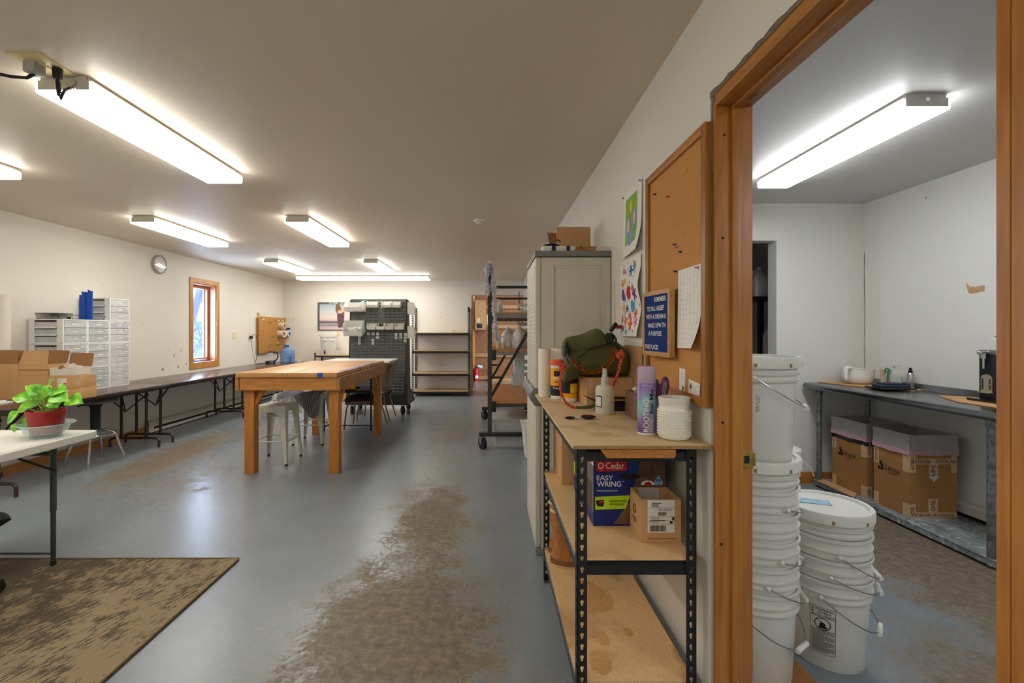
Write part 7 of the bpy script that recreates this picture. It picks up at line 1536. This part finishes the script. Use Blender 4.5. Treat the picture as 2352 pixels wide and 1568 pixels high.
# ---------------------------------------------------------------- buckets
M_pail = mat('white pail plastic', S(222,222,216), .35, 0, .02, 5); M_grip = mat('white grip', S(232,232,228), .35)
def pail(label, x, y, z, lid=False, handle=None, rot=0, warn=None, h=.365, group='white pails in the small room', clearlab=False, cap=0):
    t = thing('pail', label, 'bucket', (x, y, z), rot, group); rt, rb = .149, .131
    R_ = lambda zz: rb+(rt-rb)*zz/h
    pr = [(0, 0), (rb-.004, 0), (rb, .006)]+[(R_(h-.082), h-.082), (R_(h-.08)+.009, h-.080), (R_(h-.07)+.010, h-.074), (R_(h-.068)+.001, h-.073), (R_(h-.054), h-.054), (R_(h-.05)+.009, h-.0535), (R_(h-.045)+.010, h-.047), (R_(h-.04)+.001, h-.046), (R_(h-.012), h-.018), (rt+.008, h-.012), (rt+.009, h-.002), (rt+.004, h), (rt-.002, h-.002), (R_(h*.5)-.0025, h*.5), (rb-.005, .012), (0, .010)]
    mb = MB(); mb.lathe(pr, n=56); obj('body', mb, M_pail, t)
    if lid:
        mb = MB(); mb.lathe([(rt+.006, h-.030), (rt+.014, h-.028), (rt+.015, h+.008), (rt+.011, h+.014), (rt-.004, h+.014), (rt-.010, h+.004), (0, h+.005)], n=56); l = obj('lid', mb, M_pail, t)
        mb = MB()
        for k in range(8): a = .3+2*PI*k/8; b0 = mb.n(); mb.box(-.005, .005, rt+.0142, rt+.0158, h-.024, h-.010); mb.tf(Matrix.Rotation(a, 4, 'Z'), b0)
        obj('lid_slot', mb, mat('tan slot', S(160,128,84), .7), l)
    if handle is not None:
        a0, drop = handle; rx = rt+.013; zc = h-.062; c, s = math.cos(a0), math.sin(a0); pts = []
        for k in range(21):
            q = PI*k/20; al = rx*math.cos(q); out = math.sin(q); pts.append((c*al-s*out*(rx+.012), s*al+c*out*(rx+.012), zc-drop*out))
        mb = MB(); mb.tube(pts, .0021, 6); hd = obj('bail', mb, M_steel, t)
        m_ = Vector(pts[10]); dv_ = Vector((c, s, 0)); mb = MB(); mb.cyl(m_-dv_*.04, m_+dv_*.04, .0095, n=12); obj('grip', mb, M_grip, hd)
        mb = MB()
        for sg_ in (1, -1): mb.ball((c*rx*sg_, s*rx*sg_, zc), .0085, n=10)
        obj('bail_ear', mb, M_grip, hd)
    if warn is not None:
        am = warn; z0 = .065; hh = .19; ww = .085; rl = lambda v: R_(z0+v)+.0008
        def on(u, v, o_=0): q = am+u/R_(z0+hh/2); return ((rl(v)+o_)*math.cos(q), (rl(v)+o_)*math.sin(q), z0+v)
        def boxw(u0, u1, v0, v1, mbx, o_=0): mbx.grid(lambda a, b_: on(u0+(u1-u0)*a, v0+(v1-v0)*b_, o_), 8, 2, sm=False)
        mb = MB(); lw = .0016
        boxw(-ww/2, ww/2, 0, lw, mb); boxw(-ww/2, ww/2, hh-lw, hh, mb); boxw(-ww/2, -ww/2+lw, 0, hh, mb); boxw(ww/2-lw, ww/2, 0, hh, mb); boxw(-ww/2, ww/2, .096, .098, mb); boxw(-ww/2, ww/2, .148, .1495, mb)
        mb.grid(lambda a, b_: on((.024+.003*b_)*math.cos(2*PI*a), .122+(.022+.003*b_)*math.sin(2*PI*a)), 30, 1); mb.grid(lambda a, b_: on(-.018+.036*a, .138-.032*a+.003*b_), 8, 1); mb.grid(lambda a, b_: on((.010*b_)*math.cos(2*PI*a), .118+(.012*b_)*math.sin(2*PI*a)), 12, 1); boxw(-.013, .013, .104, .113, mb)
        r = random.Random(int(am*100)); 
        for k in range(19):
            v = .008+k*.0046
            if v > .092: break
            boxw(-ww*.44, ww*(.44 if k % 5 else r.uniform(.0, .3)), v, v+.0019, mb)
        wl_ = obj('warning_print', mb, M_ink, t)
        for s_, v, hh2, w2 in (('WARNING', .180, .010, .060), ('AVISO', .168, .009, .042), ('AVERTISSEMENT', .1555, .008, .062)): text('lettering', s_, wl_, (0,0,0), X, Z, hh2, M_ink, w2, 'c', fn=lambda u, v_, v=v: on(u+.006, v+v_, .0004))
        mb = MB()
        for v in (.176, .164, .152): mb.grid(lambda a, b_, v=v: on(-.037+.010*a, v+.008*b_*(1-abs(2*a-1)), .0004), 6, 1)
        obj('warning_triangle', mb, M_ink, wl_)
    return t
def face(x, y, off=0): return math.atan2(-y, -x)+off              # bearing from a pail back to the eye
bxB, byB = 1.428, 1.935
fB = face(bxB, byB)
pail('bottom pail of the shorter stack, its warning print facing out', bxB, byB, 0, handle=(fB-.1, .13), warn=fB-.08)
for k, lb in ((1, 'second pail up in the shorter stack, nested'), (2, 'third pail up in the shorter stack, nested')): pail(lb, bxB, byB, .0865*k, handle=(fB+(.10, .28)[k-1], (.07, .11)[k-1]))
topB = pail('lidded pail topping the shorter stack, blue sticker on its lid', bxB, byB, .0865*3, lid=True)
mb = MB(); b0 = mb.n(); mb.box(-.055, .055, -.028, .028, 0, .0006); mb.tf(Matrix.Translation((-.03, .03, .3705)) @ Matrix.Rotation(-.35, 4, 'Z'), b0); st_ = obj('blue_sticker', mb, mat('blue sky sticker', S(150,192,222), .4, 0, .3, 40), topB)
mb = MB(); b0 = mb.n(); mb.box(-.058, .058, -.031, .031, 0, .0004); mb.tf(Matrix.Translation((-.03, .03, .3703)) @ Matrix.Rotation(-.35, 4, 'Z'), b0); obj('sticker_border', mb, M_navy, st_)
mb = MB(); mb.box(.875, 1.262, 1.55, 2.20, .0005, .009, .001); tag(obj('plywood_board', mb, M_lumy), 'brown plywood sheet on the floor under the tall pail stack', 'board')
bxA, byA = 1.068, 1.845; fA = face(bxA, byA)
pail('bottom pail of the tall stack beside the door frame', bxA, byA, .0095, handle=(fA-.45, .13), warn=fA-.33)
nm_ = ('second', 'third', 'fourth', 'fifth', 'sixth')
for k in range(1, 6): pail(f'{nm_[k-1]} pail up in the tall stack beside the door frame, nested', bxA, byA, .0095+.097*k, lid=(k == 5), handle=(fA+(.3, .6, .5, .75, .7)[k-1], (.09, .05, .05, .05, .03)[k-1]) if k in (1, 2, 4) else None)
tA = pail('upright lidded pail standing on top of the tall stack', bxA, byA, .0095+.097*5+.373, lid=True, handle=(fA+.02, .12), h=.385)
text('lettering', 'A.B.A. 16:10\n0157 10/18/24', tA, (0,0,0), X, Z, .014, mat('faint print', S(110,110,108), .7), .065, 'c', fn=lambda u, v: (.1455*math.cos(fA+.10+v/.145), .1455*math.sin(fA+.10+v/.145), .225-u))
pail('lower pail of the small stack at the rear doorway', 2.20, 3.50, 0)
pC = pail('upper lidded pail of the small stack at the rear doorway', 2.20, 3.50, .10, lid=True)
mb = MB(); mb.tube([(.155, .0, .29), (.20, -.03, .27), (.235, -.05, .22), (.25, -.06, .17)], .0035, 6); obj('white_cord', mb, M_grip, pC)
# store room beyond: jugs on dark shelves
M_jug = mat('milky jug', S(196,196,190), .45, 0, .03)
def jug(label, p, s=1.0, m_=None, rz=0, cat='jug', lab=None):
    t = thing('gallon_jug', label, cat, p, rz); mb = MB(); prev = None
    for hw, z in ((.070, 0), (.076, .008), (.076, .150), (.072, .172), (.052, .215), (.030, .242), (.019, .252), (.019, .280), (.015, .280)):
        e = 5 if z < .18 else 3 if z < .24 else 2; cur = []
        for k in range(28): a = 2*PI*k/28; c, q = math.cos(a), math.sin(a); f = (abs(c)**e+abs(q)**e)**(-1/e); cur.append(mb.bm.verts.new((c*f*hw*s, q*f*hw*s, z*s)))
        if prev: mb.skin(prev, cur)
        else: mb.face(cur[::-1])
        prev = cur
    mb.face(prev); obj('body', mb, m_ or M_jug, t)
    mb = MB(); mb.tube([(.02*s, 0, .258*s), (.06*s, 0, .240*s), (.074*s, 0, .195*s), (.074*s, 0, .165*s)], .011*s, 8); obj('handle', mb, m_ or M_jug, t); mb = MB(); mb.lathe([(.022*s, .262*s), (.022*s, .286*s), (0, .287*s)], n=16); obj('cap', mb, M_white, t)
    if lab: mb = MB(); mb.box(-.05*s, .05*s, -.0785*s, -.0765*s, .04*s, .14*s); obj('label', mb, lab, t)
    return t
ss_ = thing('dark_shelf', 'dark shelf of jugs seen in the unlit store room', 'shelf', (1.9, 4.75, 0)); mb = MB(); mb.box(0, 1.2, 0, .45, 1.70, 1.735); obj('shelf_board', mb, M_gloss, ss_); mb = MB(); mb.box(.0, 1.2, 0, .45, 1.06, 1.09); mb.box(.0, .05, 0, .05, 0, 1.06); obj('lower_frame', mb, mat('dim taupe plastic', S(120,112,100), .6), ss_); mb = MB(); mb.box(1.15, 1.2, .4, .45, 0, 1.735); mb.box(1.15, 1.2, .0, .05, 0, 1.06); obj('upright', mb, M_gloss, ss_)
for k, (x, lb) in enumerate(((2.70, 'white jug on the dark upper shelf, against the door frame edge'), (2.882, 'white jug in the middle of the dark upper shelf'), (3.064, 'white jug on the dark upper shelf, nearest the white reveal'))): jug(lb, (x-.0, 4.88, 1.7365), 1.12, rz=PI)
jug('clear jug with a blue label below the dark shelf', (3.08, 4.92, 1.0905+.0), 1.5, M_jug, 1.0, lab=mat('blue label', S(30,120,190), .5)); 
jug('large jug with a small black framed label low in the store room', (3.02, 4.925, .62), 1.3, M_jug, 1.0, lab=M_label)
mb = MB(); mb.box(0, .42, .11, .4, 0, .618); tag(obj('low_stand', mb, mat('dim taupe plastic', S(120,112,100), .6), loc=(2.80, 4.70, 0)), 'dim taupe stand under the lowest jug in the store room', 'stand')
# ---------------------------------------------------------------- rolling black rack behind the cabinet
ca = thing('rolling_rack', 'tall black rolling rack with plywood shelves beyond the plastic cabinet', 'rack', (-.005, 5.28, 0)); cw_, cl_ = .72, 1.87
M_plyd = wood('shelf plywood', S(168,108,54), S(196,136,76), 'y', .4, 4, 6, knots=False)
def holed_post(x, y, h, z0):
    mb = MB(); s_ = .024; hs = [[(s_+.0062*math.cos(a), .05+k*.098+.0062*math.sin(a)) for a in [2*PI*j/10 for j in range(10)]] for k in range(int((h-z0)/.098))]
    M = Matrix(((1, 0, 0, x-s_), (0, 0, -1, y-s_), (0, 1, 0, z0), (0, 0, 0, 1))); mb.plate(2*s_, h-z0, hs, .003, M)
    mb.box(x-s_, x-s_+.003, y-s_, y+s_, z0, h); mb.box(x+s_-.003, x+s_, y-s_, y+s_, z0, h); mb.box(x-s_, x+s_, y+s_-.003, y+s_, z0, h)
    return mb
for x in (.0, cw_-.05):
    for y in (.03, cl_-.03): obj('post', holed_post(x, y, 2.136, .19), M_bracket, ca)
for y in (.03, cl_-.03):
    mb = MB(); mb.box(-.125, cw_+.09, y-.026, y+.026, .150, .192, .004); obj('base_bar', mb, M_black, ca)
    mb = MB(); mb.box(.0, cw_-.05, y-.018, y+.018, 1.872, 1.902); obj('top_bar', mb, M_black, ca)
    for x in (-.085, cw_+.05): caster(ca, x, y, .068, .042, .150, M_rubber)
mb = MB(); mb.box(.0, cw_-.05, cl_-.06, cl_-.0, .09, .13); obj('low_bar', mb, M_black, ca)
for y, s in ((.0, 1), (cl_-.005, 1)):
    mb = MB(); mb.bar((.02, y, .62), (.44, y, 1.36), .006, .034); obj('diagonal_brace', mb, M_black, ca)
mb = MB(); mb.box(0, .12, cl_-.02, cl_, .835, .862); mb2 = MB(); mb2.box(0, .13, .0, .02, .822, .850); obj('short_tie', mb, M_black, ca); obj('short_tie', mb2, M_black, ca)
for z in (.535, 1.135, 1.575):
    mb = MB(); mb.box(.03, cw_-.06, .0, cl_, z, z+.016); obj('shelf_board', mb, M_plyd, ca)
    for y in (.004, cl_-.032): mb = MB(); mb.box(.02, cw_-.05, y, y+.028, z-.042, z-.001); obj('shelf_beam', mb, M_galv if z > .6 else M_bracket, ca)
    mb = MB(); mb.box(.022, .075, -.002, .03, z-.10, z+.022, .004); obj('corner_bracket', mb, M_black, ca)
# tinsel draped on the post
M_tin = mat('silver tinsel', S(236,236,240), .25, .45, .2, 200)
ti = thing('tinsel_garland', 'silver tinsel garland hung over the rolling rack post', 'tinsel', (-.005, 5.25, 0)); mb = MB(); r = random.Random(17)
path = [Vector((-.028, .0, 1.80)), Vector((-.034, -.01, 1.95)), Vector((-.03, -.01, 2.08)), Vector((-.006, .03, 2.165)), Vector((.03, .0, 2.06)), Vector((.042, -.03, 1.90)), Vector((.055, -.035, 1.76)), Vector((.052, -.035, 1.60)), Vector((.058, -.03, 1.45)), Vector((.072, -.03, 1.32)), Vector((.088, -.03, 1.275))]
for k in range(3200):
    t_ = r.random(); p = interp(path, t_); rad = .034+.012*math.sin(t_*40); d = Vector((r.gauss(0, 1), r.gauss(0, 1), r.gauss(0, 1))).normalized(); q = p+d*rad*r.uniform(.7, 1.15); sd2 = d.cross(Vector((r.random(), r.random(), r.random()))).normalized()*.0028; mb.face([mb.bm.verts.new(x) for x in (p+d*.004-sd2, p+d*.004+sd2, q+sd2, q-sd2)], False)
mb.tube(path, .004, 5); obj('strands', mb, M_tin, ti)
z_ = 1.1515
M_ygl = mat('yellow soap liquid', S(214,204,84), .2, 0, .05, alpha=.75)
for k, (x, lq, lb) in enumerate(((.105, M_ygl, 'clear spray bottle of yellow liquid nearest the rack post'), (.168, M_ygl, 'clear spray bottle of yellow liquid, second from the rack post'), (.232, None, 'empty clear spray bottle beside the two yellow ones'), (.298, None, 'empty clear spray bottle farthest from the rack post'))):
    t = trigger_bottle(lb, (x, 5.85, z_), .026, .165, M_glass, lq); mb = MB(); mb.box(-.016, .002, -.0275, -.0255, .04, .085); obj('label', mb, M_label, t)
jug('milky gallon jug with its handle showing, behind the yellow spray bottles', (.235, 6.25, z_), 1.0, rz=.2); jug('milky gallon jug nearer the plastic cabinet on the plywood shelf', (.40, 6.15, z_), 1.06, rz=2.4)
lp_ = thing('pump_bottle', 'white lotion pump bottle on the top plywood shelf', 'bottle', (.115, 5.43, 1.592)); mb = MB(); mb.lathe([(0, 0), (.030, 0), (.033, .004), (.033, .095), (.026, .108), (.014, .113), (.014, .125), (0, .125)], n=24); obj('bottle', mb, M_frost, lp_); mb = MB(); mb.lathe([(.017, .112), (.017, .13), (.006, .134), (.006, .15), (0, .15)], n=16); mb.box(-.04, .012, -.008, .008, .148, .160, .004); obj('pump', mb, M_white, lp_)
# wire card rack at the far end of the shelves
wr_ = thing('card_rack', 'black wire hook rack with small white tags behind the cabinet', 'display rack', (.46, 7.345, 0)); mb = MB()
for x in (0, .20): mb.box(x, x+.012, 0, .012, .57, 2.02)
mb.box(0, .2, 0, .012, .57, .585); obj('frame', mb, M_black, wr_)
mb, mt_ = MB(), MB(); r = random.Random(23)
for k in range(13):
    z = .72+k*.10
    for x in (.03, .09, .15):
        mb.tube([(x, 0, z), (x-.02, -.10, z), (x-.05, -.16, z+.004), (x-.06, -.17, z+.022)], .0022, 5)
        if k not in (3, 4, 12):
            for j in range(2): b0 = mt_.n(); mt_.box(-.022, .022, -.001, .001, -.055, .0); mt_.tf(Matrix.Translation((x-.02-.02*j, -.06-.05*j, z-.004)) @ Matrix.Rotation(r.uniform(-.25, .25), 4, 'Y'), b0)
obj('hooks', mb, M_black, wr_); obj('price_tags', mt_, mat('grey white tag', S(214,212,204), .6, 0, .15, 60), wr_)
M_pbl = mat('pale blue plastic', S(190,206,212), .35, 0, .03)
def tub(label, p, w, d, h, m_, nm='storage_tub', cat='tub', taper=.012, lid=False):
    t = thing(nm, label, cat, p); mb = MB(); prev = None
    def ringr(hw, hd, z): return [mb.bm.verts.new((hw*x, hd*y, z)) for x, y in ((-1, -.86), (-.86, -1), (.86, -1), (1, -.86), (1, .86), (.86, 1), (-.86, 1), (-1, .86))]
    a, b_ = w/2, d/2
    for i, (o_, z) in enumerate(((-taper, 0), (0, h), (.010, h), (.010, h+.012), (-.003, h+.012), (-taper-.003, .004))):
        cur = ringr(a+o_, b_+o_, z)
        if prev: mb.skin(prev, cur, False)
        else: mb.face(cur[::-1])
        prev = cur
    mb.face(prev); obj('body', mb, m_, t); return t
tub('low pale blue tub at the far end of the lower plywood shelf', (.42, 7.0, .553), .20, .20, .15, M_pbl); tub('tall pale blue tub stacked on the low one, reaching toward the middle shelf', (.44, 7.0, .7165), .17, .18, .32, M_pbl)
mb = MB(); mb.prism([(.42, 6.0, .553), (.44, 6.0, .553), (.54, 6.0, .93), (.52, 6.0, .93)], (0, .02, 0)); mb.box(.44, .46, 6.0, 6.02, .553, .56); tag(obj('wooden_board', mb, M_plyd), 'brown wooden slat leaning beside the white tags', 'slat')
tub('grey plastic bin tilted at the cabinet side of the lower shelf', (.56, 5.85, .553), .14, .25, .24, M_cabg, 'grey_bin', 'bin')
M_tote = mat('clear tote plastic', S(206,208,208), .3, 0, .04, alpha=.6)
t_ = tub('clear plastic tote on the floor under the rolling rack', (.235, 5.66, .002), .43, .60, .30, M_tote, 'clear_tote', 'tote', .02); mb = MB(); mb.box(-.225, .225, -.31, .31, .315, .335, .008); obj('lid', mb, M_tote, t_)
t2_ = tub('clear plastic tote farther back under the rolling rack', (.27, 6.55, .002), .40, .55, .30, M_tote, 'clear_tote', 'tote', .02)
tub('white waste bin standing beside the plastic cabinet', (.47, 5.02, .002), .25, .25, .36, M_white, 'waste_bin', 'bin', .035)
mb = MB(); mb.box(0, .10, 0, .03, 0, .16); tag(obj('brown_package', mb, M_cardd, loc=(.16, 7.6, .0)), 'brown package on the floor behind the rolling rack', 'package')
